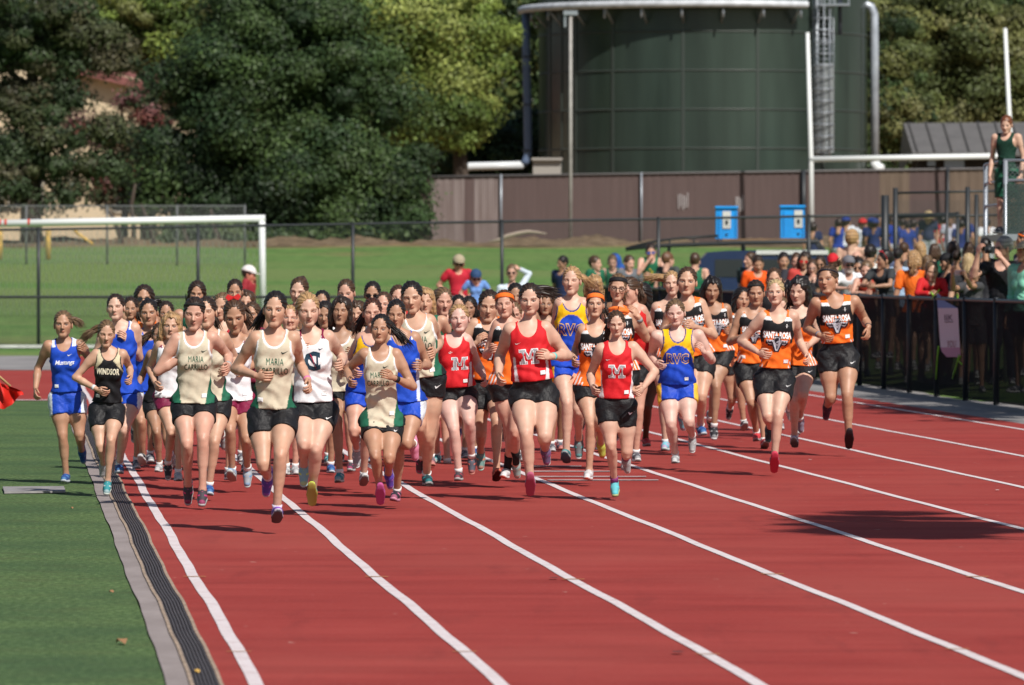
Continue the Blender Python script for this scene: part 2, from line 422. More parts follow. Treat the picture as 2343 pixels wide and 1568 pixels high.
# ================================================================ structures, fences, trees
BLK_M = mat('black_powder_coat', (.018, .022, .026), .45, .5); GALV = mat('galvanised', (.33, .36, .40), .4, .5, metal=.4); WHT = mat('white_paint', (.78, .80, .80), .45, .5)
CH_BLK = mesh_mat('chain_link_black', (.03, .04, .04), .055, .0048); CH_GALV = mesh_mat('chain_link_grey', (.30, .31, .31), .06, .0035)
CH_SCR = mesh_mat('fence_windscreen', (.010, .010, .012), .05, .010, base=.935, rough=.9, spec=.05)
def fence(name, label, pts, h, post_r, rail_r, net, m=BLK_M, group=None, rails=(1.0,), cat='fence'):
    """pts: ground points of the posts"""
    pts = [np.array(p, float) for p in pts]; hh = np.broadcast_to(np.asarray(h, float), (len(pts),))
    r = empty(name, tuple(pts[0]), label, cat, group)
    for p, q in zip(pts, hh):
        b = MB(); b.tube([p-(0, 0, .1), p+(0, 0, q*.5), p+(0, 0, q)], post_r, 10); b.tube([p+(0, 0, q), p+(0, 0, q+.03)], [post_r*1.25, post_r*.4], 10); b.build('post', m, r, smooth=True)
    for k in rails:
        b = MB(); b.tube([p+(0, 0, q*k-.02) for p, q in zip(pts, hh)], rail_r, 8); b.build('rail', m, r, smooth=True)
    sheet('chain_link', [p+(0, -.02, .03) for p in pts], hh-.05, net, r)
    return r
# low fence beside the track (right) with dark screen
fp = [(FX(d), d, 0) for d in np.arange(77.5, 152, 2.85)]
fence('low_fence', 'low black chain link fence with dark screening along the outer edge of the track', fp, 1.44, .042, .028, CH_SCR)
# low fence behind the track, across the picture
fence('low_fence', 'low black chain link fence crossing behind the runners in front of the grass', [(x, 141, 0) for x in np.arange(-29.6, 2.0, 3.05)], 1.24, .03, .03, CH_BLK)
# tall fence
tx = [-640, -277, 88, 453, 807, 1148, 1506, 1850, 2190]; th = []
tp_ = []
for x in tx:
    w_ = W(x, 608, 151.0); g0 = gz_at(w_[0], 151.0); top = W(x, 525-.0172*x if x > 0 else 526, 151.0)[2]; tp_.append((w_[0], 151.0, g0-.02)); th.append(top-g0+.02)
fence('tall_fence', 'tall black chain link fence with widely spaced posts in front of the grass field', tp_, th, .042, .03, CH_BLK)
# black gate frames behind the spectators
r = empty('gate_frame', (W(2022, 608, 139)[0], 139, .3), 'black pipe gate frames with chain link behind the crowd on the right', 'gate')
for x, y, rr in ((2024, 447, .085), (2048, 430, .055), (2166, 440, .03), (2213, 428, .055), (2233, 445, .045), (2330, 440, .04)):
    p = W(x, y, 139); b = MB(); b.tube([(p[0], 139, .2), (p[0], 139, p[2])], rr, 10); b.build('post', BLK_M, r, smooth=True)
for (x0, y0, x1, y1) in ((2045, 442, 2345, 436), (2050, 497, 2345, 491)):
    b = MB(); b.tube([W(x0, y0, 139), W(x1, y1, 139)], .025, 8); b.build('rail', BLK_M, r, smooth=True)
a0, a1 = W(2048, 608, 139.03), W(2345, 608, 139.03)
sheet('chain_link', [(a0[0], a0[1], .3), (a1[0], a1[1], .3)], 3.0, CH_BLK, r)
# soccer goal
dg = 166.0; gr = empty('soccer_goal', tuple(W(604, 608, dg)*(1, 1, 0)+(0, 0, gz_at(-6, dg))), 'white soccer goal with thin net standing on the grass at left', 'goal')
pr_ = W(599, 500, dg); pl_ = W(-60, 513, dg)
b = MB(); b.tube([(pr_[0]+.03, dg, gz_at(-6, dg)-.1), pr_], .085, 12); b.build('goal_post', WHT, gr, smooth=True)
b = MB(); b.tube([(pl_[0], dg, gz_at(-6, dg)-.1), pl_], .085, 12); b.build('goal_post', WHT, gr, smooth=True)
b = MB(); b.tube([pl_-(.08, 0, 0), pr_+(.08, 0, 0)], .092, 12); b.build('crossbar', WHT, gr, smooth=True)
RD = mat('red_tape', (.5, .05, .03), .6)
for x in (13, 66, 0): 
    p = W(x, 511-.02*x, dg-.0); b = MB(); b.tube([p-(.03, 0, 0), p+(.03, 0, 0)], .096, 12); b.build('tape', RD, gr)
NET = mesh_mat('goal_net', (.6, .62, .6), .16, .009)
gz0 = gz_at(-6, dg+2)
n = mesh_obj('net', [pl_, pr_, pr_+(0, .9, -.1), pl_+(0, .9, -.1), (pl_[0], dg+2.4, gz0), (pr_[0], dg+2.4, gz0)], [[0, 1, 2, 3], [3, 2, 5, 4]], NET, gr, smooth=False)
u = n.data.uv_layers.new(name='UVMap')
for poly in n.data.polygons:
    for li, vi in zip(poly.loop_indices, poly.vertices): c = n.data.vertices[vi].co; u.data[li].uv = (c[0], c[1]+c[2])
n = mesh_obj('net', [pr_, pr_+(0, .9, -.1), (pr_[0], dg+2.4, gz0), (pr_[0], dg, gz0)], [[0, 1, 2, 3]], NET, gr, smooth=False)
u = n.data.uv_layers.new(name='UVMap')
for poly in n.data.polygons:
    for li, vi in zip(poly.loop_indices, poly.vertices): c = n.data.vertices[vi].co; u.data[li].uv = (c[1], c[2])
# white kerb line in front of the tall fence
tag(mesh_obj('curb', [(-60, 150.2, 0), (3, 150.2, 0), (3, 150.2, .07), (-60, 150.2, .07), (-60, 150.6, .07), (3, 150.6, .07)], [[0, 1, 2, 3], [3, 2, 5, 4]], mat('kerb_white', (.62, .62, .60), .8, noise=(4, .2, 4)), smooth=False), kind='structure')
flat('infield_line', [(-60, dT+.9), (off(375)+SLOPE*dT, dT-.1), (off(375)+SLOPE*dT, dT+.25), (-60, dT+1.25)], .012, MLN)
# football goal posts
dfg = 232.0; p0 = W(1855, 608, dfg); p1 = W(2312, 608, dfg); g0 = gz_at(p0[0], dfg)
fg = empty('football_goal', (p0[0], dfg, g0), 'white football goal posts with long crossbar in front of the brown fence', 'goal')
for (xa, ya, xb) in ((1847, 75, 1855), (2299, 65, 2313)):
    b = MB(); t_ = W(xa, ya, dfg); c_ = W(xb, 365, dfg); b.tube([(c_[0]+.02, dfg, g0-.1), c_, t_], [.10, .085, .065], 12); b.build('upright', WHT, fg, smooth=True)
b = MB(); b.tube([W(1852, 365, dfg), W(2312, 357, dfg)], .10, 12); b.build('crossbar', WHT, fg, smooth=True)
# ---- brown slatted fence
def slat_mat(name, c1, c2, sc=9):
    m = bpy.data.materials.new(name); m.use_nodes = True; N = m.node_tree.nodes; L = m.node_tree.links; b = N['Principled BSDF']; tc = N.new('ShaderNodeTexCoord')
    wv = N.new('ShaderNodeTexWave'); wv.bands_direction = 'X'; wv.inputs['Scale'].default_value = sc/3.1; wv.inputs['Distortion'].default_value = .4; wv.inputs['Detail'].default_value = 2
    L.new(tc.outputs['Object'], wv.inputs['Vector']); nz = N.new('ShaderNodeTexNoise'); nz.inputs['Scale'].default_value = 1.6; nz.inputs['Detail'].default_value = 5; mp = N.new('ShaderNodeMapping'); mp.inputs['Scale'].default_value = (4, 1, .22); L.new(tc.outputs['Object'], mp.inputs[0]); L.new(mp.outputs[0], nz.inputs['Vector'])
    mm = N.new('ShaderNodeMath'); mm.operation = 'MULTIPLY_ADD'; L.new(wv.outputs[1], mm.inputs[0]); mm.inputs[1].default_value = .35; L.new(nz.outputs[0], mm.inputs[2])
    r = N.new('ShaderNodeValToRGB'); r.color_ramp.elements[0].position = .35; r.color_ramp.elements[0].color = (*c1, 1); r.color_ramp.elements[1].position = 1.0; r.color_ramp.elements[1].color = (*c2, 1)
    L.new(mm.outputs[0], r.inputs[0]); L.new(r.outputs[0], b.inputs['Base Color']); b.inputs['Roughness'].default_value = .8; return m
SB = slat_mat('brown_slats', (.092, .060, .056), (.128, .086, .080)); SG = slat_mat('faded_slats', (.13, .09, .08), (.30, .25, .24), 12); SR_ = slat_mat('tan_slats', (.10, .07, .05), (.20, .145, .105), 12)
dbf = 236.0; fy = lambda x: 405-.0147*(x-960)
bf = empty('slatted_fence', tuple(W(960, 556, dbf)), 'long brown privacy fence of vertical slats below the green tank', 'fence')
segs = [(958, 985, SB), (985, 1062, SG), (1062, 1085, SB), (1085, 1146, SG), (1146, 1305, SB), (1305, 1467, SB), (1467, 1838, SB), (1838, 2012, SB), (2012, 2080, SR_), (2080, 2168, SB), (2168, 2420, SR_)]
for i, (xa, xb, m) in enumerate(segs):
    b = MB(); A, B = W(xa, 0, dbf), W(xb, 0, dbf); za, zb = W(xa, fy(xa), dbf)[2], W(xb, fy(xb), dbf)[2]; g = gz_at(0, dbf)-.2
    n_ = max(2, int((B[0]-A[0])/.11))
    for k in range(n_):
        t0, t1 = k/n_, (k+1)/n_; x0 = A[0]+(B[0]-A[0])*t0+.006; x1 = A[0]+(B[0]-A[0])*t1-.006; z1 = za+(zb-za)*t0; yo = .012*math.sin(k*2.4)
        b.add([(x0, dbf+yo, g), (x1, dbf+yo, g), (x1, dbf+yo, z1), (x0, dbf+yo, z1), (x0, dbf+yo+.02, g), (x1, dbf+yo+.02, g), (x1, dbf+yo+.02, z1), (x0, dbf+yo+.02, z1)], [(0, 1, 2, 3), (7, 6, 5, 4), (3, 2, 6, 7), (0, 3, 7, 4), (1, 5, 6, 2)])
    b.add([(A[0], dbf+.05, g), (B[0], dbf+.05, g), (B[0], dbf+.05, zb-.03), (A[0], dbf+.05, za-.03)], [(0, 1, 2, 3)])
    b.build('slat_panel', m, bf)
for x, rr, m in ((1467, .035, GALV), (1838, .09, BLK_M), (1146, .04, GALV), (2168, .05, BLK_M)):
    b = MB(); A = W(x, fy(x)-3, dbf-.12); b.tube([(A[0], dbf-.12, g), A], rr, 8); b.build('fence_post', m, bf, smooth=True)
b = MB(); b.tube([W(958, fy(958), dbf-.05), W(2420, fy(2420), dbf-.05)], .035, 8); b.build('top_rail', mat('dull_rail', (.16, .15, .15), .6), bf, smooth=True)
WP = slat_mat('bare_slats', (.30, .26, .25), (.55, .52, .52), 30)
for x0, x1, y0, y1 in ((1552, 1576, 444, 478), (1684, 1702, 450, 484)):
    b = MB(); A = W(x0, y1, dbf-.04); B = W(x1, y0, dbf-.04)
    for k in range(5):
        xx = A[0]+(B[0]-A[0])*k/4.6; b.box((xx, dbf-.05, (A[2]+B[2])/2+.05*math.sin(k*2)), (.03, .012, B[2]-A[2]-.1*(k % 2)))
    b.build('bare_slat', WP, bf)
# ---- water tank
dt = 262.0; st_ = F/dt; tcx = W(1608, 0, dt)[0]; TR = 376/st_; tz0 = 2.6; tz1 = CH+(608-24)/st_
M_TANK = mat('tank_green', (.028, .043, .034), .30, .5, noise=(.9, .42, 6, (1, 1, .12))); M_SEAM = mat('tank_seam', (.050, .062, .055), .4, .4)
tk = empty('water_tank', (tcx, dt, tz0), 'large dark green bolted steel water tank with white gutter pipe round its top', 'tank')
def cyl(cx, cy, r, z0, z1, a0, a1, n=96):
    V = []; P = []
    for i in range(n+1):
        a = a0+(a1-a0)*i/n; V += [(cx+r*math.sin(a), cy-r*math.cos(a), z0), (cx+r*math.sin(a), cy-r*math.cos(a), z1)]
    for i in range(n): P.append((2*i, 2*i+2, 2*i+3, 2*i+1))
    return V, P
mesh_obj('tank_wall', *cyl(tcx, dt, TR, tz0-.3, tz1+3.2, 0, 2*math.pi, 160), M_TANK, tk)
b = MB(); aa = np.linspace(0, 2*math.pi, 65)[:-1]; b.add([(tcx+TR*math.sin(a), dt-TR*math.cos(a), tz1+3.2) for a in aa]+[(tcx, dt, tz1+4.4)], [(i, (i+1) % 64, 64) for i in range(64)]); b.build('roof', M_TANK, tk)
RA0, RA1 = -math.pi*.5, .56
for y in (85, 172, 259, 346, -8):
    zc_ = CH+(608-y)/st_; a = np.linspace(0, 2*math.pi, 97); b = MB(); b.tube(np.stack([tcx+(TR+.01)*np.sin(a), dt-(TR+.01)*np.cos(a), zc_+0*a], 1), .035, 5, cap=False); b.build('seam', M_SEAM, tk, smooth=True)
for x in (1258, 1283, 1315, 1397, 1553, 1719, 1870, 1965):
    a = math.asin(max(-1, min(1, (W(x, 0, dt)[0]-tcx)/TR))); b = MB(); X, Y = tcx+(TR+.01)*math.sin(a), dt-(TR+.01)*math.cos(a); b.box((X, Y, (tz0+tz1)/2), (.11, .05, tz1-tz0), R=rot((0, 0, 1), a)); b.build('seam', M_SEAM, tk)
V, P = cyl(tcx, dt, TR+.56, tz1-.12, tz1+.10, RA0, RA1, 80); b = MB(); b.add(V, P)
V2 = [(tcx+(TR+q)*math.sin(a), dt-(TR+q)*math.cos(a), tz1+.05) for a in np.linspace(RA0, RA1, 60) for q in (0, .6)]; b.add(V2, [(2*i, 2*i+1, 2*i+3, 2*i+2) for i in range(59)])
b.build('roof_rim', mat('rim_grey', (.42, .45, .48), .5, .4), tk)
a = np.linspace(RA0, RA1, 81); b = MB(); b.tube(np.stack([tcx+(TR+.72)*np.sin(a), dt-(TR+.72)*np.cos(a), tz1-.02+0*a], 1), .15, 8, cap=False); b.build('gutter_pipe', mat('gutter_white', (.58, .60, .64), .35, .5, noise=(3, .2, 4)), tk, smooth=True)
for k in range(28):
    a = k/28*2*math.pi+.08-math.pi
    if not (RA0 < a < RA1): continue
    X = lambda r, z: (tcx+r*math.sin(a), dt-r*math.cos(a), z)
    b = MB(); b.tube([X(TR, tz1-.75), X(TR+.62, tz1-.12)], .045, 6); b.tube([X(TR+.62, tz1-.12), X(TR+.64, tz1-.55)], .05, 6); b.build('bracket', GALV, tk, smooth=True)
ldr = empty('tank_ladder', tuple(W(1883, 357, dt-TR-.4)), 'caged silver ladder climbing the right side of the green tank', 'ladder')
dl = dt-TR*.80
for x in (1868, 1898): b = MB(); b.tube([W(x, 357, dl), W(x, -30, dl)], .05, 6); b.build('ladder_rail', GALV, ldr, smooth=True)
for k in range(34): y = 352-k*11.4; b = MB(); b.tube([W(1868, y, dl), W(1898, y, dl)], .025, 6); b.build('rung', GALV, ldr, smooth=True)
for k in range(14):
    y = 340-k*27; c = W(1883, y, dl); a = np.linspace(-1.6, 1.6, 11); b = MB(); b.tube(np.stack([c[0]+.42*np.sin(a), c[1]-.62*np.cos(a), c[2]+0*a], 1), .03, 5); b.build('cage_hoop', GALV, ldr, smooth=True)
for a in (-1.2, -.6, 0, .6, 1.2):
    c0, c1 = W(1883, 345, dl), W(1883, -30, dl); b = MB(); b.tube([(c0[0]+.42*math.sin(a), c0[1]-.62*math.cos(a), c0[2]), (c1[0]+.42*math.sin(a), c1[1]-.62*math.cos(a), c1[2])], .022, 5); b.build('cage_bar', GALV, ldr, smooth=True)
GU = mesh_mat('ladder_guard', (.30, .32, .33), .1, .02, base=.45)
c0 = W(1886, 350, dl-.7); V, P = cyl(c0[0], dl, .46, c0[2], W(0, 145, dl)[2], -1.0, 1.0, 8); o = mesh_obj('guard_sheet', V, P, GU, ldr); o.data.uv_layers.new(name='UVMap')
b = MB(); c = W(1908, 12, dl-.2); b.box(c, (1.2, .9, .08)); [b.tube([c+(q*.55, -.4, 0), c+(q*.55, -.4, 1.0)], .035, 6) for q in (-1, 0, 1)]; b.tube([c+(-.55, -.4, .5), c+(.55, -.4, .5)], .03, 6); b.build('platform', GALV, ldr)
b = MB(); b.tube([W(1921, -30, dl), W(1921, 80, dl)], .085, 8); b.build('cable_tube', mat('dark_tube', (.06, .07, .09), .5), ldr, smooth=True)
PIPE_B = mat('pipe_blue_grey', (.13, .18, .29), .4, .4); PIPE_S = mat('pipe_silver', (.42, .46, .52), .35, .5, metal=.2, noise=(2, .25, 4))
dp = dt-1.0
pp = empty('overflow_pipe', tuple(W(1056, 405, dp)), 'fat pipe running down left of the tank then level in white above the fence', 'pipe')
b = MB(); b.tube([W(1203, 28, dp), W(1204, 120, dp), W(1207, 300, dp), W(1208, 350, dp), W(1204, 368, dp), W(1196, 376, dp)], .165, 12); b.build('down_pipe', PIPE_B, pp, smooth=True)
b = MB(); b.tube([W(1197, 378, dp), W(1130, 380, dp), W(1075, 381, dp), W(1062, 385, dp), W(1056, 397, dp), W(1055, 410, dp), W(1055, 540, dp)], .16, 12); b.build('level_pipe', mat('pipe_white', (.70, .73, .76), .35, .5), pp, smooth=True)
for y in (130, 240, 345): b = MB(); c = W(1206, y, dp); b.tube([c-(0, 0, .04), c+(0, 0, .04)], .19, 12); b.build('pipe_clamp', mat('dark_tube'), pp)
pp = empty('fill_pipe', tuple(W(2000, 392, dp)), 'tall silver pipe with elbow ends standing right of the green tank', 'pipe')
b = MB(); b.tube([W(1960, 14, dp), W(1978, 10, dp), W(1992, 16, dp), W(1999, 32, dp), W(2000, 120, dp), W(2001, 372, dp)], .17, 12); b.build('riser', PIPE_S, pp, smooth=True)
b = MB(); b.tube([W(2001, 370, dp), W(2003, 382, dp), W(2014, 386, dp-.3)], .2, 12); b.build('elbow', WHT, pp, smooth=True)
pl = empty('thin_pole', tuple(W(1305, 500, 228)), 'thin pale pole rising in front of the left side of the green tank', 'pole')
b = MB(); b.tube([(W(1305, 0, 228)[0], 228, 2.3), W(1305, 28, 228)], [.065, .055], 8); b.build('shaft', mat('pale_pole', (.38, .36, .34), .6, noise=(3, .2, 3)), pl, smooth=True)
b = MB(); c = W(1305, 30, 228); b.box(c, (.5, .2, .15)); b.tube([c+(-.2, 0, 0), c+(-.2, 0, -.5)], .05, 6); b.build('pole_head', GALV, pl)
b = MB(); b.box(W(1251, 384, dt-TR-.4), (1.1, .8, .55)); b.box(W(1251, 384, dt-TR-.4)+(0, -.1, .33), (1.2, 1.0, .1)); o = b.build('utility_cabinet', mat('cabinet_grey', (.33, .31, .28), .6)); tag(o, 'small grey cabinet at the left foot of the green tank', 'cabinet')
# ---- building at right
db = 246.0; sb = F/db
bd = empty('shed', tuple(W(2200, 556, db)), 'low building with grey standing seam metal roof behind the goal posts', 'building')
A = W(2066, 282, db+3); B = W(2500, 279, db+3); C = W(2087, 350, db-1); D = W(2520, 348, db-1)
MR = mat('metal_roof', (.135, .128, .122), .45, .4, noise=(1.5, .12, 3)); MW = mat('shed_wall', (.045, .038, .035), .8, noise=(2, .3, 4))
b = MB(); b.add([A, B, D, C, A+(0, 4, -2.2)], [(0, 3, 2, 1), (0, 4, 3)]); b.add([C, D, D-(0, 0, .14), C-(0, 0, .14)], [(0, 3, 2, 1)]); b.build('roof', MR, bd)
for k in range(11):
    t = (k+.3)/11; p = A+(B-A)*t; q = C+(D-C)*t; b = MB(); b.tube([p+(0, 0, .03), q+(0, -.01, .04)], .035, 4); b.build('seam', mat('roof_seam', (.09, .085, .08), .5), bd)
b = MB(); w0 = W(2100, 350, db); w1 = W(2520, 350, db); b.box(((w0[0]+w1[0])/2, db+2, (2.6+w0[2])/2), (w1[0]-w0[0], 3.6, w0[2]-2.6)); b.build('wall', MW, bd)
for x in (2182, 2130): b = MB(); c = W(x, 372 if x > 2150 else 368, db-.1); b.box(c, (.75 if x > 2150 else .3, .35, .4)); b.build('wall_lamp', GALV, bd)
# ---- house at left
hd_ = 268.0; hs_ = empty('house', tuple(W(200, 520, hd_)), 'cream stucco house with reddish tiled roof half hidden behind trees', 'house')
MC_ = mat('cream_stucco', (.62, .50, .34), .85, noise=(1.2, .08, 4)); MRT = mat('red_tiles', (.22, .085, .075), .75, noise=(5, .25, 4, (1, 1, 4)))
x0, x1 = W(-140, 0, hd_)[0], W(600, 0, hd_)[0]; zt = W(0, 195, hd_)[2]; zr = W(0, 245, hd_)[2]
b = MB(); b.add([(x0, hd_, 2.3), (x1, hd_, 2.3), (x1, hd_, zr), (W(230, 0, hd_)[0], hd_, zt+.6), (x0, hd_, zt+.6), (x0, hd_+6, 2.3), (x1, hd_+6, 2.3), (x1, hd_+6, zr), (W(230, 0, hd_)[0], hd_+6, zt+.6), (x0, hd_+6, zt+.6)], [(0, 1, 2, 3, 4), (1, 6, 7, 2), (0, 4, 9, 5)]); b.build('wall', MC_, hs_)
P1, P2 = W(120, 140, hd_-.7), W(620, 262, hd_-.7); b = MB()
b.add([P1, P2, P2+(0, 7.5, .0), P1+(0, 7.5, .0), P1-(0, 0, .28), P2-(0, 0, .28), P1+(0, 0, .9)+(0, 7.5, 0), P2+(0, 7.5, .9)], [(0, 1, 7, 6), (4, 5, 1, 0), (5, 4, 3, 2)]); b.build('roof', MRT, hs_)
for x, y in ((60, 430), (300, 440), (480, 450)):
    c = W(x, y, hd_-.05); f_ = MB(); f_.box(c, (1.5, .12, 1.7)); wf = f_.build('window', mat('window_frame', (.5, .45, .36), .6), hs_); g_ = MB(); g_.box(c+(0, -.07, 0), (1.3, .04, 1.5)); g_.build('pane', mat('window_glass', (.03, .035, .04), .1, .6), wf)
# grey chain link far left, bollards
dfl = 206.0; pts_ = [(W(x, 0, dfl)[0], dfl, gz_at(0, dfl)-.02) for x in (-90, 60, 245, 405, 560)]
fence('far_fence', 'grey galvanised chain link fence in front of the house at far left', pts_, [W(0, 470, dfl)[2]-gz_at(0, dfl)+.02]*5, .035, .02, CH_GALV, m=mat('weathered_steel', (.13, .135, .14), .6))
for i, (x, lab) in enumerate(((0, 'yellow bollard at the very left edge below the trees'), (110, 'yellow bollard just left of the grey fence post below the house'))):
    p = W(x, 572, 210.0); g = gz_at(0, 210); b = MB(); b.tube([(p[0], 210, g), (p[0], 210, g+.95), (p[0], 210, g+1.02)], [.09, .09, .03], 10); o = b.build('bollard', mat('bollard_yellow', (.65, .40, .10), .6, noise=(8, .3, 3)), smooth=True); tag(o, lab, 'bollard')
b = MB(); b.tube([W(170, 527, 208), W(182, 538, 208), W(200, 550, 208), W(213, 560, 208)], .05, 8); o = b.build('yellow_tube', mat('bollard_yellow'), smooth=True); tag(o, 'bent yellow tube lying on the bare bank at left', 'tube')
# dry earth bank below the trees
V = []; P = []; bx = np.linspace(-30, 32, 140); by = np.linspace(224.5, 234, 9)
for j, y in enumerate(by):
    for x in bx:
        t = j/8; z = gz_at(0, y)+math.sin(t*3.14159)*(.10+.07*math.sin(x*.7)+.08*math.sin(x*2.3+1)+.07*math.sin(x*6.1+y)+.05*math.sin(x*13+y*3))*(1 if x < 8 else .8)-.03
        V.append((x, y, z))
for j in range(8):
    for i in range(139): P.append((j*140+i, j*140+i+1, (j+1)*140+i+1, (j+1)*140+i))
def _bank(b, noise, ramp, mix, bump, L, N, tc):
    c = ramp(noise(1.5, 6), [(.3, (.12, .085, .040)), (.5, (.27, .18, .10)), (.7, (.42, .32, .19))]); L.new(c, b.inputs['Base Color']); b.inputs['Roughness'].default_value = .95; bump(noise(6, 6), 1.0, .3)
tag(mesh_obj('dry_bank', V, P, ground_mat('bank_earth', _bank)), kind='structure')
b = MB(); pts_ = [W(x, y, 222.0) for x, y in ((1118, 553), (1140, 549), (1160, 540), (1185, 534), (1208, 530), (1230, 532), (1250, 535))]; b.tube(pts_, [.02, .05, .07, .07, .06, .04, .02], 7); o = b.build('fallen_branch', mat('bleached_wood', (.40, .32, .26), .8), smooth=True); tag(o, 'bleached fallen branch on the dry bank below the brown fence', 'branch')
# ================================================================ trees
M_BARK = mat('bark', (.060, .045, .035), .9, noise=(6, .3, 4, (1, 1, .2)), bump=(14, .6)); M_LEAF = mat('foliage', rough=.55, spec=.25, attr=True)
def leaves(blobs, n, size, cols, seed, flat_=.5, gap=.55, clump=.75):
    """leaf-sized faces gathered in clumps spread through ellipsoids [(cx,cy,cz,rx,ry,rz)]"""
    r = np.random.RandomState(seed); vol = np.array([b[3]*b[5] for b in blobs]); nc = int(max(90, 3.14*vol.sum()/clump**2*1.25)); pick = r.choice(len(blobs), size=nc, p=vol/vol.sum()); B = np.array(blobs)[pick]
    u = r.normal(size=(len(B), 3)); u /= np.linalg.norm(u, axis=1)[:, None]; u[:, 1] = np.where(r.rand(len(B)) < .72, -np.abs(u[:, 1]), u[:, 1])
    rad = r.rand(len(B), 1)**.33*.98; C = B[:, :3]+u*B[:, 3:]*rad
    cr = clump*(.30+1.15*r.rand(len(B))**1.3); cc = np.array(cols)[r.randint(len(cols), size=len(B))]*(.60+.75*r.rand(len(B), 1))
    k = r.randint(len(B), size=n); v = r.normal(size=(n, 3)); v /= np.linalg.norm(v, axis=1)[:, None]
    p = C[k]+v*(cr[k]*(r.rand(n)**.45)*1.18*np.where(r.rand(n) < .12, 1.35, 1))[:, None]*np.array((1.15, 1, .75))
    nn = v*1.2+r.normal(size=(n, 3))*.42+np.array((0, -.1, .2)); nn /= np.linalg.norm(nn, axis=1)[:, None]
    t = np.cross(nn, r.normal(size=(n, 3))); t /= np.linalg.norm(t, axis=1)[:, None]; b = np.cross(nn, t)
    s = size*(.6+.8*r.rand(n))[:, None]
    V = np.stack([p-t*s*.5, p-b*s*.28+t*s*.05, p+t*s*.5, p+b*s*.28+t*s*.05], 1).reshape(-1, 3)
    col = np.repeat(cc[k]*(.7+.6*r.rand(n, 1)), 4, axis=0); Q = np.arange(n*4).reshape(n, 4)
    return V, Q, col
def trunk_mesh(base, top, r0, limbs, seed):
    r = np.random.RandomState(seed); b = MB(); base, top = np.array(base, float), np.array(top, float); t = np.linspace(0, 1, 7)[:, None]
    pts = base+(top-base)*t+np.c_[np.sin(t*5+seed)*.15, 0*t, 0*t]*t; b.tube(pts, r0*(1-.75*t[:, 0]), 9)
    for q in limbs:
        q = np.array(q); k = int(r.randint(2, 5)); s = pts[k]; m = (s+q)/2+(0, 0, .2*np.linalg.norm(q-s)*.3)
        tt = np.linspace(0, 1, 5)[:, None]; b.tube(s*(1-tt)**2+2*m*tt*(1-tt)+q*tt*tt, r0*.45*(1-.85*tt[:, 0]), 6)
    return b
def tree(name, label, d, blobs, n, size, cols, trunk, seed, group=None, cat='tree', depth=.8, clump=.75, nl=7):
    """blobs in picture units (cx, cy, rx, ry[, dy])"""
    s = F/d; BB = []
    for q in blobs:
        c = W(q[0], q[1], d+(q[4] if len(q) > 4 else 0)); BB.append((*c, q[2]/s, q[2]/s*depth, q[3]/s))
    tx_, r0 = trunk; bx_ = W(tx_, 0, d)[0]; g = gz_at(bx_, d) if d < 900 else 2.7
    o = empty(name, (bx_, d, g-.1), label, cat, group)
    top = max(b[2] for b in BB); r = np.random.RandomState(seed)
    lm = [tuple(np.array(BB[i % len(BB)][:3])+r.normal(size=3)*np.array(BB[i % len(BB)][3:])*.35) for i in range(nl)]
    trunk_mesh((bx_, d, g-.2), (bx_+(BB[0][0]-bx_)*.4, d, top), r0, lm, seed).build('trunk', M_BARK, o, smooth=True)
    V, Q, col = leaves(BB, n, size, cols, seed, clump=clump); mesh_obj('crown', V, [Q], M_LEAF, o, cols=col, smooth=False)
    return o
DK = [(.034, .062, .020), (.024, .046, .018), (.048, .080, .024)]; DK2 = [(.035, .062, .020), (.020, .040, .016)]
YG = [(.165, .215, .044), (.125, .175, .036), (.225, .260, .066), (.080, .125, .028)]; OL = [(.125, .135, .042), (.095, .118, .034), (.155, .155, .058), (.070, .090, .030)]
RW = [(.038, .058, .024), (.052, .060, .026), (.030, .048, .020), (.066, .060, .032)]; RD_ = [(.16, .050, .040), (.12, .075, .045), (.07, .085, .035), (.20, .09, .09)]
tree('oak_tree', 'huge dense dark green oak whose foliage reaches down to the bank', 234, [(640, 120, 200, 120), (600, 20, 100, 50), (760, 60, 80, 60), (860, 190, 60, 70), (380, 330, 60, 70), (370, 230, 40, 50), (352, 430, 50, 60), (330, 480, 50, 40), (930, 380, 50, 60), (560, 260, 200, 150), (760, 270, 160, 150), (640, 400, 240, 130), (820, 420, 130, 110), (500, 420, 150, 110), (700, 500, 230, 60), (900, 470, 70, 70), (460, 190, 90, 100)], 300000, .155, DK, (640, .55), 1, clump=.85, nl=14)
tree('elm_tree', 'tall sunlit yellow green tree standing left of the green tank', 256, [(1030, 60, 150, 110), (900, 50, 130, 90), (1060, 180, 80, 110), (1010, 230, 120, 100), (950, 150, 120, 110), (1050, 300, 80, 50), (1088, 50, 50, 80), (1072, 120, 60, 60)], 170000, .165, YG, (1060, .40), 2, clump=.8, nl=12)
tree('shaded_tree', 'darker bushy tree low behind the oak beside the pipe', 271, [(1080, 350, 160, 70), (1190, 330, 60, 80), (960, 330, 90, 90)], 60000, .16, DK2, (1090, .3), 3, clump=.8)
tree('golden_tree', 'yellowish tree filling the top between the left tree and the oak', 250, [(330, 40, 150, 80), (250, 90, 90, 60), (450, 30, 130, 80), (380, 110, 80, 60), (520, 10, 80, 60)], 70000, .17, YG+OL, (340, .35), 4, clump=.8)
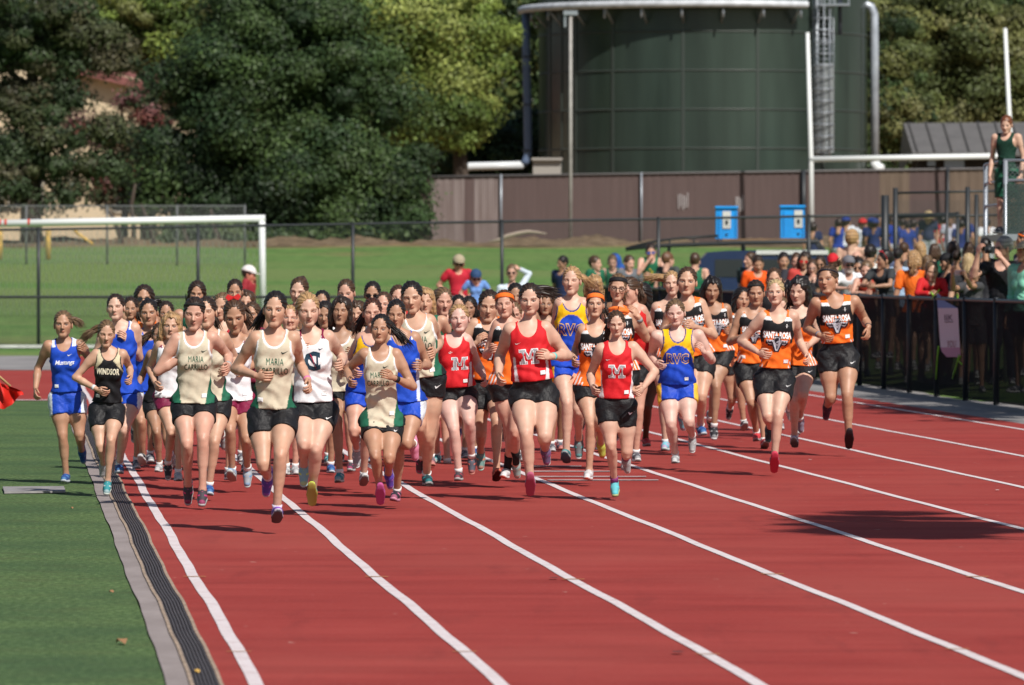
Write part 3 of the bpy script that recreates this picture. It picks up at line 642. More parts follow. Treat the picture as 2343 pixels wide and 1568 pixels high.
tree('redwood_tree', 'tall brownish green conifer at far left with house wall showing through', 226, [(60, 40, 190, 80), (190, 100, 100, 45), (20, 130, 120, 40), (130, 152, 60, 20), (20, 250, 95, 40), (140, 262, 60, 22), (40, 215, 60, 22), (110, 330, 120, 28), (170, 225, 60, 16), (110, 175, 60, 14), (175, 440, 60, 22), (120, 425, 50, 20), (20, 345, 60, 50), (70, 385, 110, 30), (30, 425, 90, 22), (60, 462, 70, 16), (215, 375, 60, 32), (235, 290, 45, 30), (150, 200, 40, 14), (255, 140, 50, 30)], 95000, .15, RW, (72, .42), 5, clump=.55, nl=14)
tree('red_leaf_tree', 'small tree with reddish leaves in front of the cream house', 240, [(290, 330, 80, 50), (350, 262, 45, 45), (350, 350, 60, 60), (270, 390, 80, 40), (220, 290, 55, 22), (250, 450, 50, 22), (300, 225, 30, 18)], 40000, .13, RD_+RW, (283, .16), 6, clump=.5)
tree('olive_tree', 'tall olive green tree filling the upper right behind the goal posts', 276, [(2180, 60, 190, 110), (2330, 120, 120, 120), (2110, 180, 110, 100), (2250, 220, 150, 80), (2360, 260, 90, 70), (2060, 60, 70, 90), (2150, 290, 130, 40)], 180000, .165, OL, (2190, .42), 7, clump=.8, nl=12)
tree('willow_tree', 'drooping grey green tree just right of the silver pipe', 270, [(2040, 120, 60, 130), (2060, 260, 70, 100), (1990, 300, 40, 90), (2090, 330, 60, 50)], 60000, .15, OL+DK, (2046, .25), 8, clump=.6)
tree('dark_tree', 'dark tree in the gap right of the redwood above the red roof', 274, [(300, 150, 110, 60), (420, 230, 90, 80), (120, 100, 200, 80)], 26000, .26, DK+RW, (330, .3), 9, clump=.8)
# small dark trunks on the bank
for i, (xa, ya, xb, yb) in enumerate(((262, 505, 283, 583), (338, 505, 357, 582), (418, 520, 428, 578), (486, 512, 506, 580), (300, 470, 306, 570))):
    b = MB(); A, B = W(xb, yb, 226+i), W(xa, ya, 226+i); b.tube([A-(0, 0, .3), (A+B)/2+(.05, 0, 0), B, B+(B-A)*.5+(.1*(i-2), 0, 0)], [.11, .09, .08, .04], 7); o = b.build('bare_trunk', M_BARK, smooth=True)
    tag(o, ['thin leaning dark trunk, leftmost of those on the bank', 'thin leaning dark trunk, second from the left on the bank', 'short dark trunk just left of the tall fence post on the bank', 'thin dark trunk under the goal net on the bank', 'straight thin trunk set back between the leaning ones'][i], 'trunk', 'bare trunks on the bank at left')
# woodland further back closes the view
r_ = np.random.RandomState(11); BB = []
for i in range(46): x = -520+i*75+r_.rand()*40; d_ = 300+r_.rand()*25; c = W(x, 250+r_.rand()*120, d_); BB.append((c[0], c[1], c[2]*.8, 5.5+r_.rand()*2, 4, 9+r_.rand()*3)); c = W(x, -60+r_.rand()*80, d_+8); BB.append((c[0], c[1], c[2], 5.5, 4, 7))
V, Q, col = leaves(BB, 210000, .46, DK+OL[:2]+[(.06, .09, .03)], 12, clump=1.4); tag(mesh_obj('woodland', V, [Q], M_LEAF, cols=col, smooth=False), 'far woodland of mixed dark trees closing the view behind everything', 'woodland', kind='stuff')
# undergrowth at the foot of the oak
BBu = [(*W(x, y, 231), w_/63, .8, h_/63) for x, y, w_, h_ in ((430, 540, 60, 24), (560, 545, 90, 28), (700, 548, 90, 26), (840, 545, 80, 26), (940, 530, 50, 40))]
V, Q, col = leaves(BBu, 14000, .2, DK+[(.07, .10, .03)], 13, clump=.5); tag(mesh_obj('undergrowth', V, [Q], M_LEAF, cols=col, smooth=False), 'low dark shrubs growing along the foot of the oak', 'shrubs', kind='stuff')
# trees beside the camera whose shadows fall on the track
def near_tree(label, c, rr, base, n, seed, sz=.14, cl=.3):
    o = empty('shade_tree', (base[0], base[1], 0), label, 'tree'); trunk_mesh((base[0], base[1], -.1), c, .14, [tuple(np.array(c)+np.random.RandomState(seed+i).normal(size=3)*np.array(rr)*.4) for i in range(6)], seed).build('trunk', M_BARK, o, smooth=True)
    V, Q, col = leaves([(*c, *rr)], n, sz, YG, seed, clump=cl); mesh_obj('crown', V, [Q], M_LEAF, o, cols=col, smooth=False)
kx, ky = math.sin(SUN_AZ)/math.tan(SUN_EL), math.cos(SUN_AZ)/math.tan(SUN_EL)
near_tree('slender tree outside the frame whose leafy top shades the outer lanes', (2.80+13*kx, 47.7+13*ky, 13.0), (.58, 2.5, .55), (2.85+13*kx+1.5, 47.6+13*ky-.5), 42000, 21)
near_tree('spreading tree outside the frame that shades the path by the fence', (5.7+9*kx, 88+9*ky, 9.0), (.6, 9.0, 1.2), (6.9+9*kx+2.5, 88+9*ky, ), 9000, 22, .22, .5)
# turf box lid, flag, litter
f = lambda x, y, z=.006: ((x-1171)/F*ground_d(y), ground_d(y), z)
m_ = MB(); P4 = [f(10, 1131), f(150, 1129), f(146, 1118), (f(6, 1119))]; m_.add(P4+[(p[0], p[1], .022) for p in P4], [(4, 5, 6, 7), (0, 1, 5, 4), (3, 7, 6, 2), (0, 4, 7, 3), (1, 2, 6, 5)])
tag(m_.build('turf_cover', mat('cover_grey', (.28, .265, .265), .7, noise=(8, .25, 5))), 'pale grey rectangular cover plate set into the turf at left', 'cover')
# ================================================================ people
ZM = {0: (0, 0, .60486), 1: (0, 900, 1.3067), 2: (550, 1000, 1.4933), 3: (1000, 1000, 1.4929), 4: (1500, 950, 1.5675), 5: (2100, 950, 1.5677),
      6: (2600, 950, 1.7427), 7: (3000, 700, 1.6502), 8: (3300, 700, 3.4842), 9: (850, 950, 5.2275), 10: (2100, 900, 3.905), 11: (2650, 950, 3.347), 12: (2900, 0, 1.4259)}
def zc(z, x, y):
    a, b, s = ZM[z]
    return ((a+x/s)*.60486, (b+y/s)*.60486)
M_SKIN = mat('skin', rough=.48, spec=.45, attr=True)
M_SKIN.node_tree.nodes['Principled BSDF'].inputs['Subsurface Weight'].default_value = 0.0
M_CLOTH = mat('knit_cloth', rough=.7, spec=.2, attr=True, bump=(22, .25))
M_SHINY = mat('running_shorts_cloth', rough=.55, spec=.3, attr=True, bump=(30, .5))
M_HAIR = mat('hair', rough=.42, spec=.4, attr=True)
M_SHOE = mat('shoe_mesh', rough=.6, spec=.3, attr=True)
M_GLASS = mat('dark_lens', (.01, .01, .012), .12, .6)
M_PRINT = mat('shirt_print', rough=.6, spec=.2, attr=True)

def rot(ax, a):
    return np.array(Matrix.Rotation(a, 3, Vector(ax)))
def make_head(h):
    prims = [('e', (0, .012, .035), (.073, .092, .085), None, 0), ('e', (0, -.026, -.028), (.0555, .058, .080), None, .03),
             ('c', (-.012, -.060, -.090), (.012, -.060, -.090), .020, .020, .02),
             ('e', (-.037, -.006, -.056), (.019, .03, .026), None, .03), ('e', (.037, -.006, -.056), (.019, .03, .026), None, .03),
             ('e', (-.034, -.044, -.020), (.024, .022, .024), None, .03), ('e', (.034, -.044, -.020), (.024, .022, .024), None, .03),
             ('c', (0, -.078, .006), (0, -.099, -.030), .0075, .0115, .012), ('c', (-.009, -.086, -.034), (.009, -.086, -.034), .0085, .0085, .006),
             ('c', (-.042, -.066, .019), (-.012, -.076, .016), .008, .008, .012), ('c', (.042, -.066, .019), (.012, -.076, .016), .008, .008, .012),
             ('c', (0, .026, -.06), (0, .042, -.165), .040, .040, .03)]
    lo, hi = prim_bounds(prims, .02); lo[0] -= .02; hi[0] += .02
    f = Field(lo, hi, h)
    for p in prims: f.put(p)
    P = f.points()
    for s in (-1, 1):
        d = sd_ell(P, (s*.031, -.086, .000), (.019, .020, .013), None); k = .008
        hh = np.maximum(k-np.abs(-d-f.F), 0)/k; f.F = np.maximum(f.F, -d)+hh*hh*k*.25
        f.put(('e', (s*.031, -.066, -.001), (.014, .0115, .012), None, .003))
        f.put(('e', (s*.074, .008, -.010), (.008, .017, .029), rot((0, 0, 1), s*.35), .006))
    f.put(('e', (0, -.080, -.0545), (.016, .008, .0050), None, .005)); f.put(('e', (0, -.079, -.0635), (.015, .009, .0058), None, .005))
    V, Q = f.mesh(); x, y, z = V.T; ax = np.abs(x); fr = y < -.045
    m = {}
    m['lip'] = fr & (((x/.018)**2+((z+.0585)/.0085)**2) < 1) & (y < -.066)
    m['mouth'] = fr & (np.abs(z+.0592) < .0020) & (ax < .017)
    m['nostril'] = fr & (((ax-.0075)/.0045)**2+((z+.0425)/.004)**2 < 1) & (y < -.08)
    ex = ax-.031
    m['eye'] = fr & ((ex/.0145)**2+((z+.001)/.0065)**2 < 1)
    m['iris'] = m['eye'] & (np.abs(ex) < .0055)
    zl = .0055-(ex/.016)**2*.006
    m['lash'] = fr & (np.abs(ex) < .017) & (np.abs(z-zl) < .0028)
    zb = .0215-((ex+.002)/.022)**2*.006
    m['brow'] = fr & (ex > -.018) & (ex < .022) & (np.abs(z-zb) < .0036)
    m['blush'] = np.exp(-(((ax-.040)/.020)**2+((z+.028)/.022)**2))*(y < -.02)
    m['lid'] = fr & ((ex/.018)**2+((z-.002)/.011)**2 < 1)
    m['beard'] = (y < .0) & (z < -.035) & (z > -.12)
    return V, Q, m
def make_cap_hair(style, h=.0055):
    big = {'pony': (.0790, .0985, .0905), 'bun': (.0790, .0985, .0905), 'loose': (.086, .102, .094), 'short': (.0785, .098, .096), 'curly': (.088, .106, .100), 'bald': (.0765, .0955, .086)}[style]
    f = Field((-.14, -.13, -.22), (.14, .17, .16), h)
    f.put(('e', (0, .016, .035), big, None, 0))
    if style == 'pony': f.put(('e', (0, .105, .045), (.03, .03, .028), None, .02))
    if style == 'bun': f.put(('e', (0, .10, .085), (.042, .038, .038), None, .012))
    if style == 'loose':
        f.put(('e', (0, .055, -.07), (.088, .055, .12), None, .05)); f.put(('e', (-.066, .02, -.06), (.026, .04, .11), None, .03)); f.put(('e', (.066, .02, -.06), (.026, .04, .11), None, .03))
    if style == 'curly':
        f.put(('e', (0, .05, -.05), (.10, .065, .11), None, .04)); f.put(('e', (-.075, .02, -.045), (.034, .045, .09), None, .03)); f.put(('e', (.075, .02, -.045), (.034, .045, .09), None, .03))
    P = f.points(); x, y, z = P[..., 0], P[..., 1], P[..., 2]
    th0 = np.arctan2(x, z)
    hl = {'pony': .134, 'bun': .134, 'loose': .126, 'curly': .118, 'short': .108, 'bald': .15}[style]
    face = sd_ell(P, (0, -.104, -.036), (.071, .098, hl), None)+.0035*np.sin(th0*19)+.002*np.sin(th0*43)
    F_ = np.maximum(f.F, -face)
    if style in ('pony', 'bun', 'short', 'bald'):
        low = (-.045-z)+np.minimum(0, y*.3)
        F_ = np.maximum(F_, low)
        for s in (-1, 1): F_ = np.maximum(F_, -sd_ell(P, (s*.085, .0, -.028), (.026, .034, .042), None))
        F_ = np.maximum(F_, -((y-.0)-(-.035)) if style != 'short' else -(y+.055)) if False else F_
    if style == 'bald': F_ = np.maximum(F_, (z-.052)); F_ = np.maximum(F_, -(y-.0))
    th = np.arctan2(x, z-.01+(y-.1)*.3)
    groove = np.sin(th*38+np.sin(y*60)*1.3)*.0016+np.sin(th*15+1+y*20)*.0026 if style in ('pony', 'bun', 'loose') else vnoise(P, 17 if style == 'short' else 12, 3)*(.003 if style == 'short' else .009)
    f.F = (F_+groove).astype(np.float32)
    V, Q = f.mesh(); x, y, z = V.T; th = np.arctan2(x, z-.01+(y-.1)*.3)
    m = .5+.5*np.sin(th*30+np.sin(y*60)*1.3); m = .55*m+.45*(.5+.5*np.sin(th*11+y*33+1))
    if style in ('short', 'curly'): m = .5+.5*vnoise(V, 25, 5)
    return V, Q, np.clip(m, 0, 1)
CACHE = {}
def cached(key, fn):
    if key not in CACHE: CACHE[key] = fn()
    return CACHE[key]
def make_shoe():
    U = [('c', (0, .032, -.032), (0, -.05, -.038), .033, .036, .01), ('c', (0, -.05, -.038), (.0, -.125, -.050), .036, .029, .02), ('c', (0, .012, -.02), (0, .004, .012), .034, .033, .02)]
    f = Field((-.07, -.18, -.09), (.07, .09, .05), .0075)
    for p in U: f.put(p)
    P = f.points(); f.F = np.maximum(f.F, -.060-P[..., 2]); f.F = np.maximum(f.F, P[..., 2]-.018)
    up = f.mesh()
    f = Field((-.07, -.19, -.10), (.07, .09, .0), .0075)
    P = f.points(); Pf = P.copy(); Pf[..., 2] = 0
    d = sd_cone(Pf, (0, .034, 0), (0, -.05, 0), .033, .040); d2 = sd_cone(Pf, (0, -.05, 0), (0, -.135, 0), .040, .029)
    bend = np.clip((-P[..., 1]-.10)/.07, 0, 1)**2*.018
    zz = P[..., 2]-bend
    f.F = np.maximum(smin(d, d2, .01), np.abs(zz+.067)-.0125).astype(np.float32)
    so_ = f.mesh()
    lc = MB()
    for i in range(5):
        y = -.045-.017*i; z = -.001-.0085*i
        lc.tube([(-.017, y, z-.004), (0, y, z+.004), (.017, y, z-.004)], .0028, 5)
    return up, so_, (np.concatenate(lc.v), lc.f)
def fingers(V, P, n0, wr, fd, pn, side, size, curl):
    """five finger chains; fd forearm dir, pn palm normal (curl direction), side = towards thumb"""
    b = side
    for i in range(4):
        L = np.array((.038, .024, .019))*size*(.92, 1.04, 1.0, .82)[i]
        p = wr+fd*.082*size+b*(1.5-i)*.0185*size; pts = [p-fd*.02*size, p]; a = 0
        for k in range(3):
            a += curl*(.75, 1.0, .8)[k]*(1+.12*(i-1.5)*.5); d = fd*math.cos(a)+pn*math.sin(a); p = p+d*L[k]; pts.append(p)
        v, f = tube_geo(pts, np.array((.0088, .0088, .0082, .0074, .0058))*size, 6); V.append(v); P.extend([[q+n0 for q in x] for x in f]); n0 += len(v)
    p = wr+fd*.022*size+b*.022*size; d = nrm(fd*.75+b*.62+pn*.25); pts = [p, p+d*.035*size]; d = nrm(fd*.85+b*.15+pn*.45); pts.append(pts[-1]+d*.03*size); d = nrm(fd*.75-b*.25+pn*.6); pts.append(pts[-1]+d*.022*size)
    v, f = tube_geo(pts, np.array((.0115, .0105, .0095, .0070))*size, 6); V.append(v); P.extend([[q+n0 for q in x] for x in f]); n0 += len(v)
    return n0
TEMPL = {
 'run': dict(hipA=(.05, 0, .52), hipB=(-.05, 0, .52), shA=(.098, .03, .815), shB=(-.098, .03, .815), knA=(.048, .04, .285), anA=(.034, -.01, .058), knB=(-.052, .06, .285), anB=(-.06, -.16, .20),
             elB=(-.155, -.02, .665), wrB=(-.075, .10, .69), elA=(.16, -.085, .68), wrA=(.135, .02, .60)),
 'stand': dict(hipA=(.05, 0, .52), hipB=(-.05, 0, .52), shA=(.105, 0, .815), shB=(-.105, 0, .815), knA=(.055, .01, .285), anA=(.06, 0, .055), knB=(-.055, .01, .285), anB=(-.06, 0, .055),
             elB=(-.14, -.03, .64), wrB=(-.14, .03, .49), elA=(.14, -.03, .64), wrA=(.14, .03, .49)),
 'lean': dict(hipA=(.05, -.08, .51), hipB=(-.05, -.08, .51), shA=(.105, .04, .79), shB=(-.105, .04, .79), knA=(.055, -.05, .28), anA=(.06, 0, .055), knB=(-.055, -.05, .28), anB=(-.06, 0, .055),
             elB=(-.15, .14, .67), wrB=(-.03, .22, .67), elA=(.15, .14, .67), wrA=(.05, .24, .66)),
 'photo': dict(hipA=(.05, 0, .52), hipB=(-.05, 0, .52), shA=(.105, .02, .815), shB=(-.105, .02, .815), knA=(.055, .01, .285), anA=(.06, 0, .055), knB=(-.055, .01, .285), anB=(-.06, 0, .055),
             elB=(-.15, .12, .72), wrB=(-.06, .20, .86), elA=(.15, .12, .72), wrA=(.06, .20, .86)),
 'chin': dict(hipA=(.05, 0, .52), hipB=(-.05, 0, .52), shA=(.105, .02, .815), shB=(-.105, .02, .815), knA=(.055, .01, .285), anA=(.06, 0, .055), knB=(-.055, .01, .285), anB=(-.06, 0, .055),
             elB=(-.13, .12, .68), wrB=(-.03, .12, .81), elA=(.14, .10, .66), wrA=(.0, .16, .66)),
 'hips': dict(hipA=(.05, 0, .52), hipB=(-.05, 0, .52), shA=(.105, 0, .815), shB=(-.105, 0, .815), knA=(.055, .01, .285), anA=(.08, 0, .055), knB=(-.055, .01, .285), anB=(-.08, 0, .055),
             elB=(-.21, -.03, .68), wrB=(-.11, .02, .57), elA=(.21, -.03, .68), wrA=(.11, .02, .57)),
}
def seg2d(par, px, L, sgn, d0):
    """child joint on the line of sight through px at bone length L from par"""
    best = None
    y = par[1]
    for _ in range(3):
        c = W(px[0], px[1], y); d2 = (c[0]-par[0])**2+(c[2]-par[2])**2
        dy = math.sqrt(max(L*L-d2, 0)); y = par[1]+sgn*min(dy, L*.97)
    return W(px[0], px[1], y)
def ell_frame(R, U, Fw): return np.stack([R, -np.asarray(Fw), U], 1)

def build_person(sp):
    z = sp.get('z', 0); male = sp.get('male', False); wd = sp.get('w', .94)
    pt = lambda q: zc(z, q[0], q[1])
    fx, ty = pt((sp['fx'], sp['top'])); chy = pt((0, sp['chin']))[1] if 'chin' in sp else None
    gz = sp.get('gz', 0.0)
    if 'd' in sp: d = sp['d']; s = F/d
    else: d = ground_d(pt((0, sp['gy']))[1]); s = F/d
    topz = CH+(608-ty)/s
    H = sp.get('H') or (topz-gz)
    fl = topz-H-gz        # lift above the ground
    fore = sp.get('fore', 1)
    rx, rz = (fx-1171)/s, gz+max(fl, 0)
    if 'gz' in sp or sp.get('H'): rz = topz-H
    tyaw = math.radians(sp.get('ty', 0)); side = sp.get('leg', 1)
    Rm = np.array([[math.cos(tyaw), math.sin(tyaw), 0], [math.sin(tyaw), -math.cos(tyaw), 0], [0, 0, 1]])  # columns: local x -> world, local f -> world
    # local (x right in picture, f forward = towards camera, z)
    def loc(v):
        x, f, zz = np.asarray(v)*H
        return np.array((rx+x*math.cos(tyaw)+f*math.sin(tyaw), d+x*math.sin(tyaw)-f*math.cos(tyaw), rz+zz))
    tp = TEMPL[sp.get('pose', 'run')]; J = {}
    for k, v in tp.items():
        A = k[-1] == 'A'; nm = k[:-1]+('R' if (A == (side > 0)) else 'L')
        J[nm] = loc((v[0]*side, v[1], v[2]))
    back = abs(sp.get('ty', 0)) > 90
    j = sp.get('J', {})
    hipL = j.get('hpL'); shL = j.get('shL')
    for k in ('L', 'R'):
        if 'hp'+k in j: J['hip'+k] = W(*pt(j['hp'+k]), d)
        if 'sh'+k in j:
            dd = -.05; q = j['sh'+k]
            if len(q) > 2: dd = q[2]
            J['sh'+k] = W(*pt(q), d+dd)-np.array((.012*(1 if k == 'R' else -1), 0, .014))*H/1.65
    if 'hpL' in j and 'hpR' not in j: J['hipR'] = J['hipL']+np.array((.17*H/1.65, 0, 0))
    if 'hpR' in j and 'hpL' not in j: J['hipL'] = J['hipR']-np.array((.17*H/1.65, 0, 0))
    hc = (J['hipL']+J['hipR'])/2; sc_ = (J['shL']+J['shR'])/2
    hv = J['hipR']-J['hipL']; hl = np.linalg.norm(hv); want = .100*H
    if 'hpL' in j and 'hpR' in j: J['hipL'] = hc-hv/hl*want/2; J['hipR'] = hc+hv/hl*want/2
    LUA, LFA, LTH, LSH = .172*H, .150*H, .243*H, .238*H
    for k in ('L', 'R'):
        for a, b, nm, L, dsg in (('sh', 'el', 'el', LUA, 1), ('el', 'wr', 'wr', LFA, -1)):
            if nm+k in j:
                q = j[nm+k]; sg = q[2] if len(q) > 2 else dsg
                J[nm+k] = seg2d(J[a+k], pt(q), L, sg, d)
            elif (a+k in j): # keep template offset
                off = loc(tp[nm+('A' if (k == 'R') == (side > 0) else 'B')]*np.array((side, 1, 1)))-loc(tp[a+('A' if (k == 'R') == (side > 0) else 'B')]*np.array((side, 1, 1)))
                J[nm+k] = J[a+k]+off
        for a, nm, L, dsg in (('hip', 'kn', LTH, -1), ('kn', 'an', LSH, 1)):
            if nm+k in j:
                q = j[nm+k]; sg = q[2] if len(q) > 2 else dsg
                q2 = pt(q); c = W(q2[0], q2[1], J[a+k][1]); d2 = math.hypot(c[0]-J[a+k][0], c[2]-J[a+k][2])
                LL = L if d2 < L*.88 else min(L, d2*1.03)
                J[nm+k] = seg2d(J[a+k], q2, LL, sg, d)
            elif a != 'hip' and 'kn'+k in j or ('hp'+k in j):
                off = loc(tp[nm+('A' if (k == 'R') == (side > 0) else 'B')]*np.array((side, 1, 1)))-loc(tp[a+('A' if (k == 'R') == (side > 0) else 'B')]*np.array((side, 1, 1)))
                J[nm+k] = J[a+k]+off
    # ---- frames
    O = (J['hipL']+J['hipR'])/2; S = (J['shL']+J['shR'])/2
    T = np.linalg.norm(S-O); U = (S-O)/T
    Rv = J['shR']-J['shL']; Rv = nrm(Rv-U*Rv.dot(U)); Fw = np.cross(Rv, U); sw = np.linalg.norm(J['shR']-J['shL'])/2
    E = ell_frame(Rv, U, Fw); k_ = H/1.65
    def tl(x, f, zf): return O+Rv*x+Fw*f+U*zf*T
    # head
    hs = sp.get('hs', 1.0)
    if chy: hs = (chy-ty)/s/.243
    hs = min(max(hs, .86), 1.30 if sp.get('pose', 'run') == 'run' else 1.48)*1.04
    hp = W(fx, ty+.53*.243*hs*s, S[1]-.02)
    yaw = math.radians(sp.get('yaw', 0)); q9 = (sp['fx']*7.3+sp['top']*3.1); pit = math.radians(sp.get('pit', 3+6*math.sin(q9))); rol = math.radians(sp.get('rol', 4.5*math.sin(q9*1.7)))
    HR = rot((0, 0, 1), yaw)@rot((0, 1, 0), rol)@rot((1, 0, 0), pit)
    fat = sp.get('hw', 1.0+(wd-1)*.35)
    HS = np.array((hs*fat, hs, hs)); hd = lambda v: hp+(np.asarray(v)*HS)@HR.T
    # ---- body primitives
    sh = .045*k_*(1.12 if male else 1)*(.5+.5*wd)
    tr = []
    tr.append(('e', tl(0, .0, .74), np.array((.134*(1.12 if male else 1), .098, .17))*k_*(.45+.55*wd), E, 0))
    for q in (-1, 1): tr.append(('c', tl(q*.035, -.012, 1.06), tl(q*sw*.80, -.005, 1.0), .036*k_, sh*.86, .04))
    tr.append(('c', tl(-sw*.5, .02, .86), tl(sw*.5, .02, .86), .070*k_*(.5+.5*wd), .070*k_*(.5+.5*wd), .04))
    tr.append(('e', tl(0, .005*wd, .40), np.array((.118, .086, .16))*k_*(.25+.75*wd), E, .05))
    tr.append(('e', tl(0, -.005, .06), np.array((.140 if not male else .134, .100, .115))*k_*(.4+.6*wd), E, .05))
    if wd > 1.1: tr.append(('e', tl(0, .03, .30), np.array((.11, .09, .12))*k_*(.2+.8*wd), E, .05))
    for q in (-1, 1):
        if not male: tr.append(('e', tl(q*.058*k_, .078*k_*(.6+.4*wd), .66), np.array((.052, .040, .048))*k_*(.5+.5*wd), E, .03))
        tr.append(('e', tl(q*.072*k_, -.055*k_, -.02), np.array((.078, .072, .085))*k_*(.4+.6*wd), E, .04))
    nb = tl(0, -.01, 1.0)
    nk = [('c', nb, hd((0, .025, -.09)), .050*k_*(.6+.4*wd)*(1.14 if male else 1), .041*hs*(.7+.3*wd)*(1.08 if male else 1), .035)]
    limbs = []; lw = .35+.65*wd
    for q in 'LR':
        a, e, wv = J['sh'+q], J['el'+q], J['wr'+q]
        limbs.append(('c', a, a+(e-a)*.35, sh, .047*k_*lw, .04)); limbs.append(('c', a, e, .047*k_*lw, .035*k_*lw, .02))
        limbs.append(('c', e, e+(wv-e)*.35, .036*k_*lw, .037*k_*lw, .012)); limbs.append(('c', e+(wv-e)*.35, wv, .037*k_*lw, .0235*k_*(.6+.4*wd), .012))
        h_, kn, an = J['hip'+q], J['kn'+q], J['an'+q]; td = nrm(kn-h_); sd = nrm(an-kn); bk = nrm(-Fw-sd*np.dot(-Fw, sd))
        limbs.append(('c', h_+td*.0, h_+(kn-h_)*.5, .091*k_*lw, .074*k_*lw, .03)); limbs.append(('c', h_+(kn-h_)*.45, kn-td*.03, .075*k_*lw, .049*k_*(.5+.5*wd), .03))
        fk = nrm(Fw-sd*np.dot(Fw, sd)); limbs.append(('c', kn-td*.02, kn+sd*.05, .043*k_*(.5+.5*wd), .040*k_*(.5+.5*wd), .02)); limbs.append(('c', kn+fk*.020, kn+fk*.018+sd*.03, .026*k_, .022*k_, .012))
        limbs.append(('c', kn+sd*.09+bk*.020, kn+(an-kn)*.50+bk*.012, .048*k_*lw, .039*k_*lw, .025)); limbs.append(('c', kn+sd*.03, an, .038*k_*(.5+.5*wd), .0290*k_*(.6+.4*wd), .02))
        fn = nrm(-Fw*-1); limbs.append(('c', an, an+sd*.03, .032*k_, .030*k_, .01))
    # palms
    hz = .95*k_*(1.08 if male else 1); hands = []
    for q in 'LR':
        fd = nrm(J['wr'+q]-J['el'+q]); inn = Rv*(1 if q == 'L' else -1)
        pn = nrm(inn*.8-Fw*.5+U*.05); hdv = sp.get('hand'+q)
        if hdv: fd = nrm(fd*.5+np.array(hdv)*.9)
        pn = nrm(pn-fd*pn.dot(fd)); b = np.cross(fd, pn); 
        if b.dot(U) < 0: b = -b
        hands.append((J['wr'+q], fd, pn, b))
        c = J['wr'+q]+fd*.045*hz
        limbs.append(('e', c, np.array((.013, .040, .046))*hz, np.stack([pn, b, fd], 1), .012))
    hres = sp.get('res', .0115)
    allp = tr+nk+limbs; lo, hi = prim_bounds(allp, .02); f = Field(lo, hi, hres)
    for p in allp: f.put(p)
    # crop head end of the neck stays inside the head
    Vb, Qb = f.mesh()
    base = np.array(sp.get('skin', (.62, .36, .26)), float)
    rs = np.random.RandomState(abs(hash(str(sp['fx'])+str(sp['top']))) % 10000 if False else int(sp['fx']*7+sp['top']) % 9973)
    tone = 1+.06*vnoise(Vb, 6, 2)[:, None]+.05*vnoise(Vb, 21, 8)[:, None]; cb = base*tone*(1+np.array((0, -.05, -.06))*vnoise(Vb, 9, 12)[:, None])
    for q in 'LR':   # redder knees and elbows
        for jn, rr, am in (('kn', .055, .16), ('el', .045, .12)):
            dd = np.linalg.norm(Vb-J[jn+q], axis=1); wv = np.exp(-(dd/rr)**2)[:, None]*am; cb = cb*(1-wv)+cb*np.array((1.08, .72, .66))*wv
    for q, side_sock in zip('LR', (0, 1)):
        pass
    VV = [Vb]; PP = [list(map(int, q)) for q in Qb]; CC = [cb]; n0 = len(Vb)
    nf = n0
    for (wv, fd, pn, b) in hands: n0 = fingers(VV, PP, n0, wv, fd, pn, b, hz, sp.get('curl', .85))
    CC.append(np.tile(base*np.array((1.0, .93, .90)), (n0-nf, 1)))
    Vh, Qh, m = cached(('head', sp.get('hres', .0042)), lambda: make_head(sp.get('hres', .0042)))
    ch = np.tile(base, (len(Vh), 1))*(1+.03*vnoise(Vh, 14, 4)[:, None])
    bl = m['blush'][:, None]*sp.get('blush', .35)*.55; ch = ch*(1-bl)+ch*np.array((1.12, .66, .62))*bl
    hcol = np.array(sp.get('hair', ('pony', (.05, .025, .015)))[1])
    lipc = base*np.array((.88, .60, .58))
    ch[m['lid']] *= (.90, .82, .80)  # brow shade put into the skin colour around the eyes
    ch[m['lip']] = lipc; ch[m['mouth']] = lipc*.6; ch[m['nostril']] *= .55
    if not sp.get('shut'):
        ch[m['eye']] = (.40, .34, .31); ch[m['iris']] = (.05, .04, .035)
    ch[m['lash']] = base*.22
    bw = hcol*.45+base*.40; ch[m['brow']] = bw
    if sp.get('beard'): ch[m['beard']] = ch[m['beard']]*.3+np.array(sp['beard'])*.7
    r2 = np.random.RandomState(int(sp['fx']*13+sp['top']*7) % 99991); x, y, zq = Vh.T.copy(); low = np.clip(-zq/.11, 0, 1)*(zq > -.13)
    j1, j2, n1, n2, e1, b1 = r2.uniform(-.10, .07), r2.uniform(-.07, .06), r2.uniform(-.3, 1), r2.uniform(-.25, .35), r2.uniform(-.05, .06), r2.uniform(-.6, 1)
    Vn = Vh.copy(); Vn[:, 0] = x*(1+j1*low); front = (y < -.02)
    Vn[:, 2] = zq*(1+j2*low); nw = np.exp(-((x/.016)**2+((zq+.028)/.026)**2))*(y < -.07); Vn[:, 1] = y-nw*.006*n1-np.exp(-(((np.abs(x)-.03)/.02)**2+((zq-.02)/.012)**2))*front*.004*b1
    Vn[:, 0] = Vn[:, 0]*(1+nw*n2*.6+e1*np.exp(-((zq-.0)/.03)**2)*(y < -.04))
    mo = sp.get('mo', r2.choice([0, 0, .3, .7]))
    mw = front*(np.abs(x) < .045)*np.clip((-.0592-zq)/.012, 0, 1)*np.clip((zq+.125)/.03, 0, 1); Vn[:, 2] -= mw*.010*mo; Vn[:, 1] += mw*.003*mo
    gap = front & (np.abs(x) < .012) & (zq > -.0625-.003*mo) & (zq < -.0592); 
    if mo > .5: ch[gap] = base*.28
    cn = np.exp(-(((np.abs(x)-.022)/.008)**2+((zq+.060)/.008)**2))*front; Vn[:, 2] -= cn*r2.uniform(.001, .0095)
